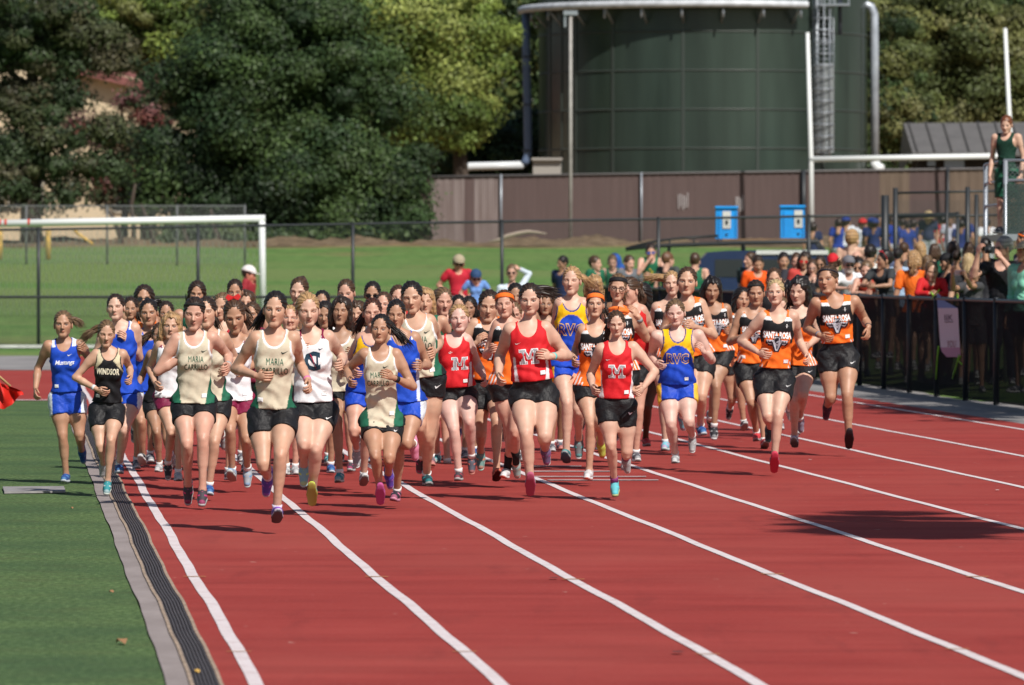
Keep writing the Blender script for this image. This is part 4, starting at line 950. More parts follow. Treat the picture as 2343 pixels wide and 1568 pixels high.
    Vh = Vn; Vhw = hd(Vh); VV.append(Vhw); PP += [[int(i)+n0 for i in q] for q in Qh]; CC.append(ch); n0 += len(Vh)
    Vall = np.concatenate(VV)
    gx, gyy = O[0], O[1]
    minz = min(J['anL'][2], J['anR'][2])
    root = empty('person', (gx, gyy, max(gz, 0)), sp['label'], sp.get('cat', 'runner'), sp.get('group'))
    mesh_obj('body', Vall, PP, M_SKIN, root, cols=np.concatenate(CC))
    # ---- hair
    st, hc_ = sp.get('hair', ('pony', (.05, .025, .015)))[:2]; hdir = (sp.get('hair')+(None,))[2] if len(sp.get('hair', ())) > 2 else None
    hc_ = np.array(hc_)
    if st != 'none':
        key = 'pony' if st in ('pony', 'bun') and st == 'pony' else st
        Vc, Qc, gm = cached(('hair', key), lambda: make_cap_hair(key))
        c = hc_*(.45+1.05*gm)[:, None]
        HV = [hd(Vc)]; HP = [list(map(int, q)) for q in Qc]; HC = [c]; n0 = len(Vc)
        def strands(start, mid, end, n, spread, r0, lenj=.25):
            nonlocal n0
            for i in range(n):
                a = np.asarray(start)+rs.normal(size=3)*.012; c_ = np.asarray(end)+rs.normal(size=3)*spread; c_ = a+(c_-a)*(1-lenj*rs.rand())
                b_ = np.asarray(mid)+rs.normal(size=3)*spread*.55
                t = np.linspace(0, 1, 6)[:, None]; wv = np.sin(t*7+rs.rand()*6)*.006*t
                pts = a*(1-t)**2+2*b_*t*(1-t)+c_*t*t+wv*rs.normal(size=3)
                v, fc = tube_geo(hp+pts, np.array((.9, 1.1, 1, .85, .6, .2))*r0*(.6+.8*rs.rand()), 4)
                HV.append(v); HP.extend([[q+n0 for q in x] for x in fc]); HC.append(np.tile(hc_*(.6+1.0*rs.rand()), (len(v), 1))); n0 += len(v)
        nst = int(sp.get('nst', 46)*1.5)
        if st == 'pony':
            dx, dz = hdir if hdir else (.10, -.06)
            b0 = hd((0, .11, .045))-hp
            t_ = np.linspace(0, 1, 7)[:, None]; e_ = b0+np.array((dx*1.15, .03, dz*1.15-.02)); md = b0+np.array((dx*.45, .07, .03+dz*.2)); cp = b0*(1-t_)**2+2*md*t_*(1-t_)+e_*t_*t_
            for q_ in range(3):
                v, fc = tube_geo(hp+cp+rs.normal(size=3)*.012+np.c_[np.sin(t_*6+q_)*.008, 0*t_, np.cos(t_*5+q_)*.008], np.array((.018, .023, .024, .021, .016, .010, .003))*hs*(.7+.5*rs.rand()), 8)
                HV.append(v); HP.extend([[q+n0 for q in x] for x in fc]); HC.append(hc_*(.5+.7*rs.rand(len(v), 1))); n0 += len(v)
            strands(b0, b0+np.array((dx*.45, .07, .03+dz*.2)), b0+np.array((dx*1.4, .02, dz*1.4-.03)), nst, .024, .0040)
        if st in ('loose', 'curly'):
            for q in (-1, 1):
                b0 = hd((q*.07, .03, -.02))-hp; strands(b0, b0+np.array((q*.035, .01, -.09)), b0+np.array((q*.02+(hdir[0] if hdir else 0)*.5, .02, -.20)), nst//2, .018, .0045)
            b0 = hd((0, .1, -.04))-hp; strands(b0, b0+np.array((0, .04, -.10)), b0+np.array((0, .02, -.22)), nst//2, .035, .005)
        if st == 'bun' and hdir:
            b0 = hd((0, .09, .08))-hp; strands(b0, b0+np.array((hdir[0]*.6, .02, hdir[1]*.6+.03)), b0+np.array((hdir[0], 0, hdir[1])), nst//2, .022, .0042)
        # loose wisps round the hairline
        if st in ('pony', 'bun'):
            for i in range(10):
                a = rs.uniform(-1.2, 1.2); s0 = hd((.078*math.sin(a), -.02, .045+.07*math.cos(a)))-hp
                strands(s0, s0*1.02+(0, .03, .006), s0*.98+np.array((rs.normal()*.012, .07, .004)), 1, .004, .0016)
        ho = mesh_obj('hair', np.concatenate(HV), HP, M_HAIR, root, cols=np.concatenate(HC))
    # ---- head wear
    def hshell(grow, cut, h=.0055, name='headband', col=(1, .2, .03), m_=M_CLOTH, extra=None):
        f = Field((-.13, -.19, -.06), (.13, .16, .19), h); f.put(('e', (0, .014, .036), np.array((.082, .101, .094))+grow, None, 0))
        if extra:
            for p in extra: f.put(p)
        P = f.points(); f.F = np.maximum(f.F, cut(P)).astype(np.float32); V, Q = f.mesh()
        return mesh_obj(name, hd(V), [Q], m_, root, cols=np.tile(col, (len(V), 1)))
    hb = sp.get('band')
    if hb:
        hw_ = hb[1] if len(hb) > 1 else .018
        hshell(.0015, lambda P: np.abs(P[..., 2]-.070+.30*P[..., 1]*1.0-.0)-hw_ if False else np.abs(P[..., 2]-.058+(P[..., 1])*.35)-hw_, col=hb[0])
    if sp.get('cap'):
        cc = sp['cap']
        brim = sp.get('brim', 0)
        if not brim:
            o_ = hshell(.006, lambda P: np.maximum(.045-P[..., 2], -1), name='cap', col=cc)
            V = []; n = 14; P_ = []
            for i, (rr, zz) in enumerate(((.078, .050), (.15, .040), (.15, .036), (.078, .046))):
                for k in range(n):
                    a = math.pi*(k/(n-1)); V.append((math.cos(a)*(.078 if rr < .1 else .072), -math.sin(a)*rr*1.05-.005, zz))
            for i in range(3):
                for k in range(n-1): P_.append((i*n+k, i*n+k+1, (i+1)*n+k+1, (i+1)*n+k))
            P_ += [(3*n+k, 3*n+k+1, k+1, k) for k in range(n-1)]
            bo = mesh_obj('visor', hd(np.array(V)), P_, M_CLOTH, o_, cols=np.tile(np.array(sp.get('vis', cc)), (len(V), 1)))
        else:
            o_ = hshell(.008, lambda P: np.maximum(.050-P[..., 2], -1), name='hat', col=cc)
            n = 28; V = []; P_ = []
            for rr, dz in ((.085, .052), (brim, .040), (brim, .034), (.085, .046)):
                for k in range(n): a = k/n*6.2832; V.append((math.cos(a)*rr, math.sin(a)*rr*1.1, dz+.012*math.cos(2*a)*(rr > .1)))
            for i in range(4):
                for k in range(n): P_.append((i*n+k, i*n+(k+1) % n, ((i+1) % 4)*n+(k+1) % n, ((i+1) % 4)*n+k))
            mesh_obj('brim', hd(np.array(V)), P_, M_CLOTH, o_, cols=np.tile(np.array(cc), (len(V), 1)))
    gl = sp.get('glasses')
    if gl:
        g = MB(); up = sp.get('gup', 0)
        for q in (-1, 1):
            a = np.linspace(0, 2*math.pi, 13)
            ring = np.stack([q*.032+np.cos(a)*.024, -.089+0*a+abs(0), -.003+np.sin(a)*.018], 1)
            if gl == 'clear': g.tube(ring, .0028, 5, cap=False)
            else:
                V = np.concatenate([ring[:-1], ring[:-1]+(0, .004, 0)]); n = 12
                g.add(V, [list(range(n))[::-1], list(range(n, 2*n))]+[(i, (i+1) % n, n+(i+1) % n, n+i) for i in range(n)])
            g.tube([(q*.054, -.086, 0), (q*.078, -.03, .004), (q*.08, .02, -.002)], .0025, 5)
        g.tube([(-.009, -.09, .002), (0, -.092, .004), (.009, -.09, .002)], .0025, 5)
        V = np.concatenate(g.v)
        if up: V = V@rot((1, 0, 0), -1.0).T+np.array((0, .0, .035))
        mesh_obj('glasses' if gl == 'clear' else 'sunglasses', hd(V), g.f, mat('frame_'+gl, {'clear': (.03, .015, .02), 'dark': (.01, .01, .012), 'blue': (.02, .10, .45), 'red': (.6, .03, .03)}[gl], .2, .6), root, smooth=False)
    # ---- garments
    T_ = T
    garment(sp, root, J, H, k_, wd, male, tr, nk, limbs, O, Rv, U, Fw, T, sw, E, tl)
    # ---- shoes
    sh_ = cached('shoe', make_shoe)
    if sp.get('shoes', 1):
        defs = sp.get('sh', (((.1, .1, .12), (.6, .6, .6)),)*2)
        if len(defs) == 1: defs = defs*2
        ft = sp.get('ft', None) or {1: ('d', 'f'), -1: ('f', 'd')}[side] if sp.get('pose', 'run') == 'run' else ('f', 'f')
        for q, mode, dc in zip('LR', ft, defs):
            an, kn = J['an'+q], J['kn'+q]; sd = nrm(an-kn); out = (-.12 if q == 'L' else .12)
            fw = np.array((math.sin(tyaw), -math.cos(tyaw), 0)); sx = np.array((math.cos(tyaw), math.sin(tyaw), 0))
            v = {'f': fw+sx*out, 'u': fw+np.array((0, 0, .38))+sx*out, 'U': fw*.8+np.array((0, 0, .9)), 'd': -fw*.25+np.array((0, 0, -1.0))+sx*out, 't': fw+np.array((0, 0, -.55)), 'D': fw*.35+np.array((0, 0, -1.0)), 's': fw*.5+sx*out*5}[mode]
            td = nrm(v); leg = -sd
            uu = leg-td*leg.dot(td)
            if np.linalg.norm(uu) < .2: uu = np.array((0, 0, 1.0)) if abs(td[2]) < .7 else (fw if td[2] < 0 else -fw)
            if mode in 'dD': uu = fw*1.0; 
            if mode in 'uU': uu = np.array((0, 0, 1.0))-fw*.5
            uu = nrm(uu-td*uu.dot(td)); xx = np.cross(-td, uu); xx = np.cross(uu, td)*-1
            # canonical: toe = -y, up = z, x
            Mx = np.stack([np.cross(-td, uu), -td, uu], 1); sc2 = k_*.98*(1.08 if male else 1)
            g_ = lambda V: an+(np.asarray(V)*sc2)@Mx.T
            mc, ac = np.array(dc[0]), np.array(dc[1])
            V, Q = sh_[0]; x, y, zz = V.T
            cl = np.tile(mc, (len(V), 1)); st_ = (np.abs(np.sin((y*38+zz*30))) < .28) & (np.abs(x) > .018) & (y < .01) & (y > -.10); cl[st_] = ac; cl[y > .045] = ac*.7+mc*.3; cl[(y < -.125)] = mc*.6+ac*.4
            so_ = mesh_obj('shoe', g_(V), [Q], M_SHOE, root, cols=cl)
            V, Q = sh_[1]; sole = np.array(dc[2] if len(dc) > 2 else (.65, .65, .65)); cl = np.tile(sole, (len(V), 1)); cl[V[:, 2] < -.072+np.clip((-V[:, 1]-.10)/.07, 0, 1)**2*.018] = np.array(dc[3]) if len(dc) > 3 else sole*.35
            mesh_obj('sole', g_(V), [Q], M_SHOE, so_, cols=cl)
            if sp.get('det', 1):
                V, Pq = sh_[2]; mesh_obj('laces', g_(V), Pq, M_SHOE, so_, cols=np.tile(ac, (len(V), 1)))
            sk = sp.get('sock', (.8, .8, .8))
            if sk is not None:
                hh = sp.get('sockh', .035)
                v_, p_ = tube_geo([an+sd*.01, an-sd*hh*.5, an-sd*hh], np.array((.0335, .034, .035+hh*.04))*k_*(.8+.2*wd), 14)
                mesh_obj('sock', v_, p_, M_CLOTH, root, cols=np.tile(sk, (len(v_), 1)))
    for q in 'LR':
        if 'watch'+q in sp:
            wr, el = J['wr'+q], J['el'+q]; fd = nrm(el-wr); p = wr+fd*.02
            v_, p_ = tube_geo([p, p+fd*.022*sp.get('ww', 1)], .0285*k_*(.7+.3*wd), 12); wo_ = mesh_obj(sp.get('wn', 'watch'), v_, p_, M_CLOTH, root, cols=np.tile(sp['watch'+q], (len(v_), 1)))
    if sp.get('bow'):
        b = MB()
        for q in (-1, 1):
            V = np.array([(0, 0, -.006), (q*.035, -.008, -.018), (q*.055, 0, .004), (q*.038, .006, .024), (0, 0, .006)]); b.add(hd(np.concatenate([V, V+(0, .012, 0)])+np.array((0, .0, .135))), [(0, 1, 2, 3, 4), (9, 8, 7, 6, 5)]+[(i, (i+1) % 5, 5+(i+1) % 5, 5+i) for i in range(5)])
        mesh_obj('hair_bow', np.concatenate(b.v), b.f, mat('satin_red', sp['bow'], .35, .5), root, smooth=False)
    if sp.get('scarf') is not None and sp.get('scarf'):
        a = np.linspace(0, 2*math.pi, 15); b = MB()
        for i, rr in enumerate((.075, .085, .078)):
            b.tube([tl(math.sin(t)*rr*k_, math.cos(t)*rr*k_*.9+.01, 1.02+.045*i+.03*math.sin(t*2+i)) for t in a], .020, 8, cap=False)
        mesh_obj('scarf', np.concatenate(b.v), b.f, M_CLOTH, root, cols=np.tile(sp['scarf'], (sum(len(v) for v in b.v), 1)))
    if sp.get('hood') is not None and sp.get('hood'):
        f = Field((-.2, -.05, -.3), (.2, .22, .2), .008); f.put(('e', (.03, .07, .02), (.105, .10, .12), None, 0)); f.put(('e', (.06, .08, -.10), (.12, .08, .10), None, .04)); V, Q = f.mesh()
        mesh_obj('hood', hd(V), [Q], M_CLOTH, root, cols=np.tile(sp['hood'], (len(V), 1)))
    if sp.get('tagp') is not None and sp.get('tagp'):
        q = 'R' if False else 'L'; c = J['hipL']+np.array((-.10*k_*wd, -.05, .06)); b = MB(); b.box(c, (.035, .012, .10), R=rot((0, 1, 0), .5)); mesh_obj('paper_tag', np.concatenate(b.v), b.f, mat('tag_%d' % int(sp['tagp'][1][1]*100), sp['tagp'][1], .7), root, smooth=False)
    return root, J
# ---------------------------------------------------------------- garments
def sstep(x, a, b): t = np.clip((x-a)/(b-a), 0, 1); return t*t*(3-2*t)
WHITE = (.80, .80, .80); BLK = (.012, .012, .014)
def kit_mc(x, f, z, e, T):
    c = np.tile((.60, .53, .40), (len(x), 1)); ax = np.abs(x)
    side = (z < .70*T) & (ax > .140-.046*sstep(-z/T, -.65, 0.02)) ; c[side] = (.02, .13, .075)
    blk = side & (ax > .182-.02*sstep(-z/T, -.60, .02)) & (z < .3*T); c[blk] = (.015, .02, .022)
    c[(e < .0125) & (z > .60*T)] = WHITE
    return c
def kit_blue(x, f, z, e, T):
    c = np.tile((.015, .07, .50), (len(x), 1)); ax = np.abs(x)
    c[(z > .99*T) & (e > .012)] = (.75, .78, .85); c[(z < .5*T) & (ax > .135)] = (.01, .05, .36)
    return c
def kit_blue_side(x, f, z, e, T):
    c = kit_blue(x, f, z, e, T); ax = np.abs(x); c[(ax > .105) & (ax < .13) & (z < .7*T)] = (.6, .65, .8); return c
def kit_win(x, f, z, e, T):
    c = np.tile(BLK, (len(x), 1)); ax = np.abs(x)
    c[(z > .80*T+(.085-ax)*1.2)] = (.62, .54, .36); c[(ax > .120) & (z < .66*T)] = (.58, .50, .33)
    c[(e < .008)] = BLK
    return c
def kit_cn(x, f, z, e, T):
    c = np.tile((.82, .82, .84), (len(x), 1)); ax = np.abs(x); c[(z > .99*T) & (e > .006)] = (.20, .012, .05); c[(ax > .145) & (z < .6*T)] = (.25, .02, .06)
    c[z > 1.03*T] = (.20, .012, .05); return c
def kit_m(x, f, z, e, T):
    c = np.tile((.62, .018, .025), (len(x), 1)); ax = np.abs(x)
    c[(ax > .100+.02*sstep(z/T, .1, .5)) & (z < .62*T) & (ax < .14)] = (.78, .76, .78)
    c[(x > .1) & (z > .5*T) & (z < .75*T) & (ax < .13) & (e < .02)] = (.78, .76, .78)
    return c
def kit_sr(x, f, z, e, T):
    c = np.tile((.90, .17, .02), (len(x), 1)); ax = np.abs(x)
    c[(z > .755*T) & (z < .97*T)] = BLK; c[(ax > .118) & (z > .6*T) & (z < .98*T)] = BLK
    c[(z > .955*T) & (z < 1.01*T) & (ax > .055)] = (.8, .8, .8)
    s1 = (z < .32*T) & (ax > .085+.12*z/T) & (np.sin((ax*1.0+z*.45)*220) > .35); c[s1] = (.8, .8, .8)
    return c
def kit_rvc(x, f, z, e, T):
    c = np.tile((.85, .50, .01), (len(x), 1)); ax = np.abs(x)
    c[((ax/.145)**2+((z-.48*T)/(.36*T))**2 < 1) | (z < .50*T)] = (.012, .06, .48)
    c[(e < .009) & (z > .6*T)] = (.02, .04, .25); return c
def kit_plain(col, trim=None):
    def k(x, f, z, e, T):
        c = np.tile(col, (len(x), 1))
        if trim is not None: c[e < .012] = trim
        return c
    return k
def kit_pattern(a, b):
    def k(x, f, z, e, T):
        P = np.stack([x, f, z], 1); n = vnoise(P, 9, 7)+.6*vnoise(P, 22, 9)
        return np.where((n > .1)[:, None], np.array(a), np.array(b))
    return k
KITS = dict(mc=kit_mc, blue=kit_blue, blues=kit_blue_side, win=kit_win, cn=kit_cn, m=kit_m, sr=kit_sr, rvc=kit_rvc)
def garment(sp, root, J, H, k_, wd, male, tr, nk, limbs, O, Rv, U, Fw, T, sw, E, tl):
    top = sp.get('top_', ('singlet', 'mc')); kind, kn_ = top[0], top[1]
    kit = KITS[kn_] if isinstance(kn_, str) else (kn_ if callable(kn_) else kit_plain(kn_))
    far = sp.get('res', .0115) > .013; h = .013 if far else (.0085 if sp.get('det', 1) else .0105)
    pr = list(tr)
    if kind in ('tee', 'long'):
        for q in 'LR':
            a, e, wv = J['sh'+q], J['el'+q], J['wr'+q]
            pr.append(('c', a, a+(e-a)*.4, .056*k_, .052*k_*(.4+.6*wd), .03)); pr.append(('c', a+(e-a)*.3, e if kind == 'long' else a+(e-a)*.62, .052*k_*(.4+.6*wd), .046*k_*(.4+.6*wd), .02))
            if kind == 'long': pr.append(('c', e, wv, .040*k_, .032*k_, .02))
    if sp.get('hem', .05) < .1 and sp.get('pose', 'run') == 'run':
        for q in 'LR': a, b_ = J['hip'+q], J['kn'+q]; pr.append(('c', a, a+(b_-a)*.22, (.35+.65*wd)*.085*k_, (.35+.65*wd)*.083*k_, .04))
    lo, hi = prim_bounds(pr, .035); f = Field(lo, hi, h)
    for p in pr: f.put(p, grow=.010)
    P = f.points()-O; x = P@Rv; fw = P@Fw; z = P@U
    hem = sp.get('hem', .05)*T; rsd = (sp['fx']*.37) % 6.28
    F_ = f.F-(.015*sstep(-z/T, -.60, -.10)).astype(np.float32)
    # folds
    wr_ = (.0065*np.sin((z*1.0+np.abs(x)*.55+.25*x)*75+2.2*np.sin(x*19+fw*8)+1.3*np.sin(z*23)+rsd)*sstep(-z/T, -.62, -.35)*(.6+.4*np.sin(x*14+z*9+rsd*2))+.0022*np.sin((z*.6-x)*90+3*np.sin(z*17)))
    F_ = F_+wr_
    Tk = T
    reg = hem-z
    if kind == 'singlet':
        fr = fw > 0
        deep = np.where(fr, .098, .040)*k_*sp.get('deep', 1.0)
        e1 = (1-np.sqrt((x/(.074*k_))**2+((z-(T+.048*k_))/deep)**2))*.08
        cx = .206*k_*(.7+.3*wd); e2 = (1-np.sqrt(((np.abs(x)-cx)/(.084*k_))**2+((z-(T-.03*k_))/(.150*k_))**2))*.09
        reg = np.maximum(reg, np.maximum(e1, e2)); reg = np.maximum(reg, np.abs(x)-.24)
        keep = ((np.abs(x) > .150*k_*(.7+.3*wd)) & (z > T-.06)); reg = np.where(keep, np.maximum(reg, .02), reg)
    else:
        e1 = (1-np.sqrt((x/(.062*k_))**2+((z-(T*1.05))/(.065*k_))**2+(np.minimum(0, fw+.03)/.08)**2))*.05
        reg = np.maximum(reg, e1)
        if kind == 'long': pass
        # cuff planes
        for q in 'LR':
            a, e, wv = J['sh'+q]-O, J['el'+q]-O, J['wr'+q]-O
            if kind == 'tee': cpt = a+(e-a)*.6; dr = nrm(e-a)
            else: cpt = e+(wv-e)*.93; dr = nrm(wv-e)
            pl = (P-cpt)@dr; near = np.linalg.norm(P-cpt, axis=-1) < .11
            reg = np.where(near, np.maximum(reg, pl), reg)
    f.F = np.maximum(F_, reg).astype(np.float32)
    V, Q = f.mesh()
    if len(V) == 0: return
    # edge distance at vertices by sampling the region field
    g_ = (V-f.lo)/f.h; i0 = np.clip(np.floor(g_).astype(int), 0, np.array(f.n)-2); fr3 = g_-i0; e = 0
    for a in (0, 1):
        for b in (0, 1):
            for c in (0, 1):
                e = e-reg[i0[:, 0]+a, i0[:, 1]+b, i0[:, 2]+c]*np.abs(1-a-fr3[:, 0])*np.abs(1-b-fr3[:, 1])*np.abs(1-c-fr3[:, 2])
    L = V-O; lx, lf, lz = L@Rv, L@Fw, L@U
    if kind != 'singlet': e = np.full(len(lx), 1.0)
    col = kit(lx, lf, lz, e, T)
    name = {'singlet': 'running_singlet', 'tee': 't_shirt', 'long': 'jacket', 'bare': 't_shirt'}[kind]
    shirt = mesh_obj(name, V, [Q], M_CLOTH, root, cols=col)
    if kind == 'bare': bpy.data.objects.remove(shirt)
    # ---- lettering
    if sp.get('txt') and sp.get('txt') is not True:
        bvh = BVHTree.FromPolygons([tuple(v) for v in V], [tuple(int(i) for i in q) for q in Q])
        for it in sp['txt']:
            nm, geo, cx, cz, wdt, hgt, colr, off = it
            gv, gf = geo; lay = off
            PV = []; ok = []
            for (gx, gz) in gv:
                xx, zz = cx*k_+gx*wdt*k_, cz*T+gz*hgt*k_
                if sp.get('txtback'): xx = -xx
                fs = -1 if sp.get('txtback') else 1
                o_ = O+Rv*xx+U*zz+Fw*.6*fs; hit = bvh.ray_cast(Vector(o_), Vector(-Fw*fs))
                if hit[0] is None: ok.append(False); PV.append(o_-Fw*.5)
                else: ok.append(True); PV.append(np.array(hit[0])+Fw*fs*(.0025+.0012*lay))
            ff = [p for p in gf if all(ok[i] for i in p)]
            if ff: mesh_obj(nm, np.array(PV), ff, M_PRINT, shirt, cols=np.tile(colr, (len(PV), 1)), smooth=False)
    # ---- bottoms
    bt = sp.get('bot', ('shorts', BLK, .40))
    if bt:
        frac = bt[2]; pr = [p for p in tr if abs(np.dot(np.asarray(p[1])-O, U)) < (.45 if sp.get('hem', .05) > .1 else .2)*T and p[0] == 'e']
        hh = h*1.1
        lo, hi = prim_bounds(pr+[('c', J['hipL'], J['hipL']+(J['knL']-J['hipL'])*min(frac, 1), .10*k_*wd, .1*k_*wd, 0), ('c', J['hipR'], J['hipR']+(J['knR']-J['hipR'])*min(frac, 1), .1*k_*wd, .1*k_*wd, 0)]+([('c', J['anL'], J['anR'], .06, .06, 0)] if frac > 1 else []), .03)
        f = Field(lo, hi, hh)
        for p in pr: f.put(p, grow=.007)
        lw = .35+.65*wd; tight = sp.get('tight', 0); fl = .007 if tight else .014
        P = f.points()
        best = f.F.copy()
        for q in 'LR':
            g = Field(lo, hi, hh); a, b_, c_ = J['hip'+q], J['kn'+q], J['an'+q]; dr = nrm(b_-a); fr_ = min(frac, 1)
            g.put(('c', a, a+(b_-a)*max(fr_, .3), (.094*lw)*k_+.008, ((.094-.016*fr_/.55)*lw)*k_+fl, 0))
            if frac > 1: g.put(('c', b_, c_, .062*k_, .055*k_, .02)); pl = (P-(c_+nrm(c_-b_)*-.01))@nrm(c_-b_)
            else: pl = (P-(a+(b_-a)*frac))@dr
            gg = np.maximum(g.F, np.where((P-a)@dr > 0, pl, -1)); best = smin(best, gg, .02)
        zz = (P-O)@U
        best = np.maximum(best, zz-max(.10*T, sp.get('hem', .05)*T+.03))+.003*np.sin(zz*60+3*np.sin((P@Rv)*25))
        f.F = best.astype(np.float32); V, Q = f.mesh()
        col = np.tile(bt[1], (len(V), 1)).astype(float); lxx = (V-O)@Rv
        if len(bt) > 3 and bt[3] is not None:   # side stripe
            ssel = np.abs(lxx) > (.135*k_*(.4+.6*wd)); col[ssel] = bt[3]
        so_ = mesh_obj('shorts' if frac < .7 else 'trousers', V, [Q], M_SHINY, root, cols=col)
        if sp.get('logo') is not None and len(V):
            bvh = BVHTree.FromPolygons([tuple(v) for v in V], [tuple(int(i) for i in q) for q in Q])
            lc, lsx = sp['logo']; gv, gf = SWOOSH; PV = []; q = 'R' if lsx > 0 else 'L'; a, b_ = J['hip'+q], J['kn'+q]; dr = nrm(b_-a); base_ = a+dr*.05+Rv*lsx*.045
            for gx, gz in gv:
                o_ = base_+Rv*gx*.055-dr*gz*.055+Fw*.5; hit = bvh.ray_cast(Vector(o_), Vector(-Fw)); PV.append(np.array(hit[0])+Fw*.003 if hit[0] else o_-Fw*.4)
            mesh_obj('swoosh', np.array(PV), gf, M_PRINT, so_, cols=np.tile(lc, (len(PV), 1)), smooth=False)
# ---------------------------------------------------------------- lettering geometry
def text_geo(txt, bold=.0, shear=0.0, spacing=1.0, seg=.12):
    cu = bpy.data.curves.new('lettering', 'FONT'); cu.body = txt; cu.align_x = 'CENTER'; cu.align_y = 'CENTER'; cu.offset = bold; cu.shear = shear; cu.space_character = spacing; cu.resolution_u = 2
    o = bpy.data.objects.new('lettering', cu); COL.objects.link(o)
    dg = bpy.context.evaluated_depsgraph_get(); me = bpy.data.meshes.new_from_object(o.evaluated_get(dg))
    bm = bmesh.new(); bm.from_mesh(me); bmesh.ops.remove_doubles(bm, verts=bm.verts, dist=1e-4); bmesh.ops.triangulate(bm, faces=bm.faces)
    for _ in range(4):
        ed = [e for e in bm.edges if e.calc_length() > seg]
        if not ed: break
        bmesh.ops.subdivide_edges(bm, edges=ed, cuts=1); bmesh.ops.triangulate(bm, faces=[f for f in bm.faces if len(f.verts) > 3])
    V = np.array([(v.co.x, v.co.y) for v in bm.verts]); bm.verts.index_update(); P = [[v.index for v in f.verts] for f in bm.faces]
    bm.free(); bpy.data.objects.remove(o); bpy.data.curves.remove(cu); bpy.data.meshes.remove(me)
    lo, hi = V.min(0), V.max(0)
    V = (V-(lo+hi)/2)/(hi-lo)      # unit width, unit height
    return V, P
def poly_geo(polys, seg=.15):
    V = []; P = []
    for pg in polys:
        pg = np.asarray(pg, float); c = pg.mean(0); n0 = len(V); V.append(c); n = len(pg)
        for p in pg: V.append(p)
        for p in pg: V.append((p+c)/2)
        for i in range(n):
            k = (i+1) % n; P.append((n0, n0+1+n+i, n0+1+n+k)); P.append((n0+1+n+i, n0+1+i, n0+1+k, n0+1+n+k))
    return np.array(V), P
def circ(cx, cy, rx, ry, n=12): a = np.arange(n)*6.2832/n; return np.stack([cx+rx*np.cos(a), cy+ry*np.sin(a)], 1)
SWOOSH = (np.array([(-.5, .12), (-.38, -.22), (-.2, -.25), (.5, .3), (-.1, .02), (-.32, .0), (-.36, .15)]), [(0, 1, 5, 6), (1, 2, 4, 5), (2, 3, 4)])
TXT = {}
def T_(key):
    if key in TXT: return TXT[key]
    g = {'maria': lambda: text_geo('MARIA', .0, 0, 1.1), 'carr': lambda: text_geo('CARRILLO', .005, 0, 1.05), 'must': lambda: text_geo('Mustangs', .015, .35, .95), 'wind': lambda: text_geo('WINDSOR', .03, 0, 1.05),
         'sr': lambda: text_geo('SANTA ROSA', .035, 0, .95), 'srb': lambda: text_geo('SANTA ROSA', .075, 0, .95), 'rvc': lambda: text_geo('RVC', .02, 0, 1.15), 'rvcb': lambda: text_geo('RVC', .065, 0, 1.15),
         'M': lambda: text_geo('M', .05), 'Mb': lambda: text_geo('M', .09), 'C': lambda: text_geo('C', .04), 'N': lambda: text_geo('N', .0), '8': lambda: text_geo('8', .03), 'bra': lambda: text_geo('BRAVES', .02)}[key]()
    TXT[key] = g; return g
def block_M(g):
    R_ = lambda x0, x1, y0, y1: [(x0-g, y0-g), (x1+g, y0-g), (x1+g, y1+g), (x0-g, y1+g)]
    return poly_geo([R_(-.40, -.24, -.5, .5), R_(.24, .40, -.5, .5), R_(-.50, -.14, -.5, -.36), R_(.14, .50, -.5, -.36), R_(-.5, -.30, .36, .5), R_(.30, .5, .36, .5),
        [(-.32-g, .5+g), (-.20+g, .5+g), (.06+g, -.15-g), (-.06-g, -.15-g)], [(.32+g, .5+g), (.20-g, .5+g), (-.06-g, -.15-g), (.06+g, -.15-g)]])
BIGM = block_M(0); BIGMB = block_M(.045)
EMB_W = poly_geo([[(-.10, .42), (.10, .42), (.18, .05), (.05, -.5), (-.05, -.5), (-.18, .05)], [(-.14, .22), (-.50, .22), (-.44, .06), (-.16, .08)], [(.14, .22), (.50, .22), (.44, .06), (.16, .08)], [(-.16, .04), (-.42, .0), (-.34, -.14), (-.14, -.08)], [(.16, .04), (.42, .0), (.34, -.14), (.14, -.08)]])
EMB_B = poly_geo([[(-.16, .50), (.16, .50), (.25, .05), (.10, -.58), (-.10, -.58), (-.25, .05)], [(-.12, .29), (-.56, .29), (-.50, -.02), (-.38, -.2), (-.12, -.18)], [(.12, .29), (.56, .29), (.50, -.02), (.38, -.2), (.12, -.18)]])
EMB_D = poly_geo([[(-.10, .25), (.10, .25), (.05, .18), (-.05, .18)], [(-.09, .10), (0, .0), (.09, .10), (0, -.08)], [(-.03, -.12), (.03, -.12), (.02, -.4), (-.02, -.4)], [(-.40, .19), (-.36, .19), (-.36, .08), (-.40, .08)], [(.36, .19), (.40, .19), (.40, .08), (.36, .08)], [(-.28, .19), (-.24, .19), (-.24, .08), (-.28, .08)], [(.24, .19), (.28, .19), (.28, .08), (.24, .08)]])
SLASH = poly_geo([[(-.5, .5), (-.1, .3), (.5, -.5), (.25, -.25)]])
BOLT = poly_geo([[(-.12, .5), (.12, .5), (.08, 0), (.5, .05), (.08, -.12), (.12, -.5), (-.12, -.5), (-.08, -.12), (-.5, .05), (-.08, 0)]])
def txt_mc(dx=0): return [('lettering', T_('maria'), dx, .72, .118, .045, (.02, .12, .07), 0), ('lettering', T_('carr'), dx, .60, .180, .048, (.02, .07, .04), 0), ('swoosh', SWOOSH, dx+.065, .835, .050, .040, (.03, .05, .04), 0)]
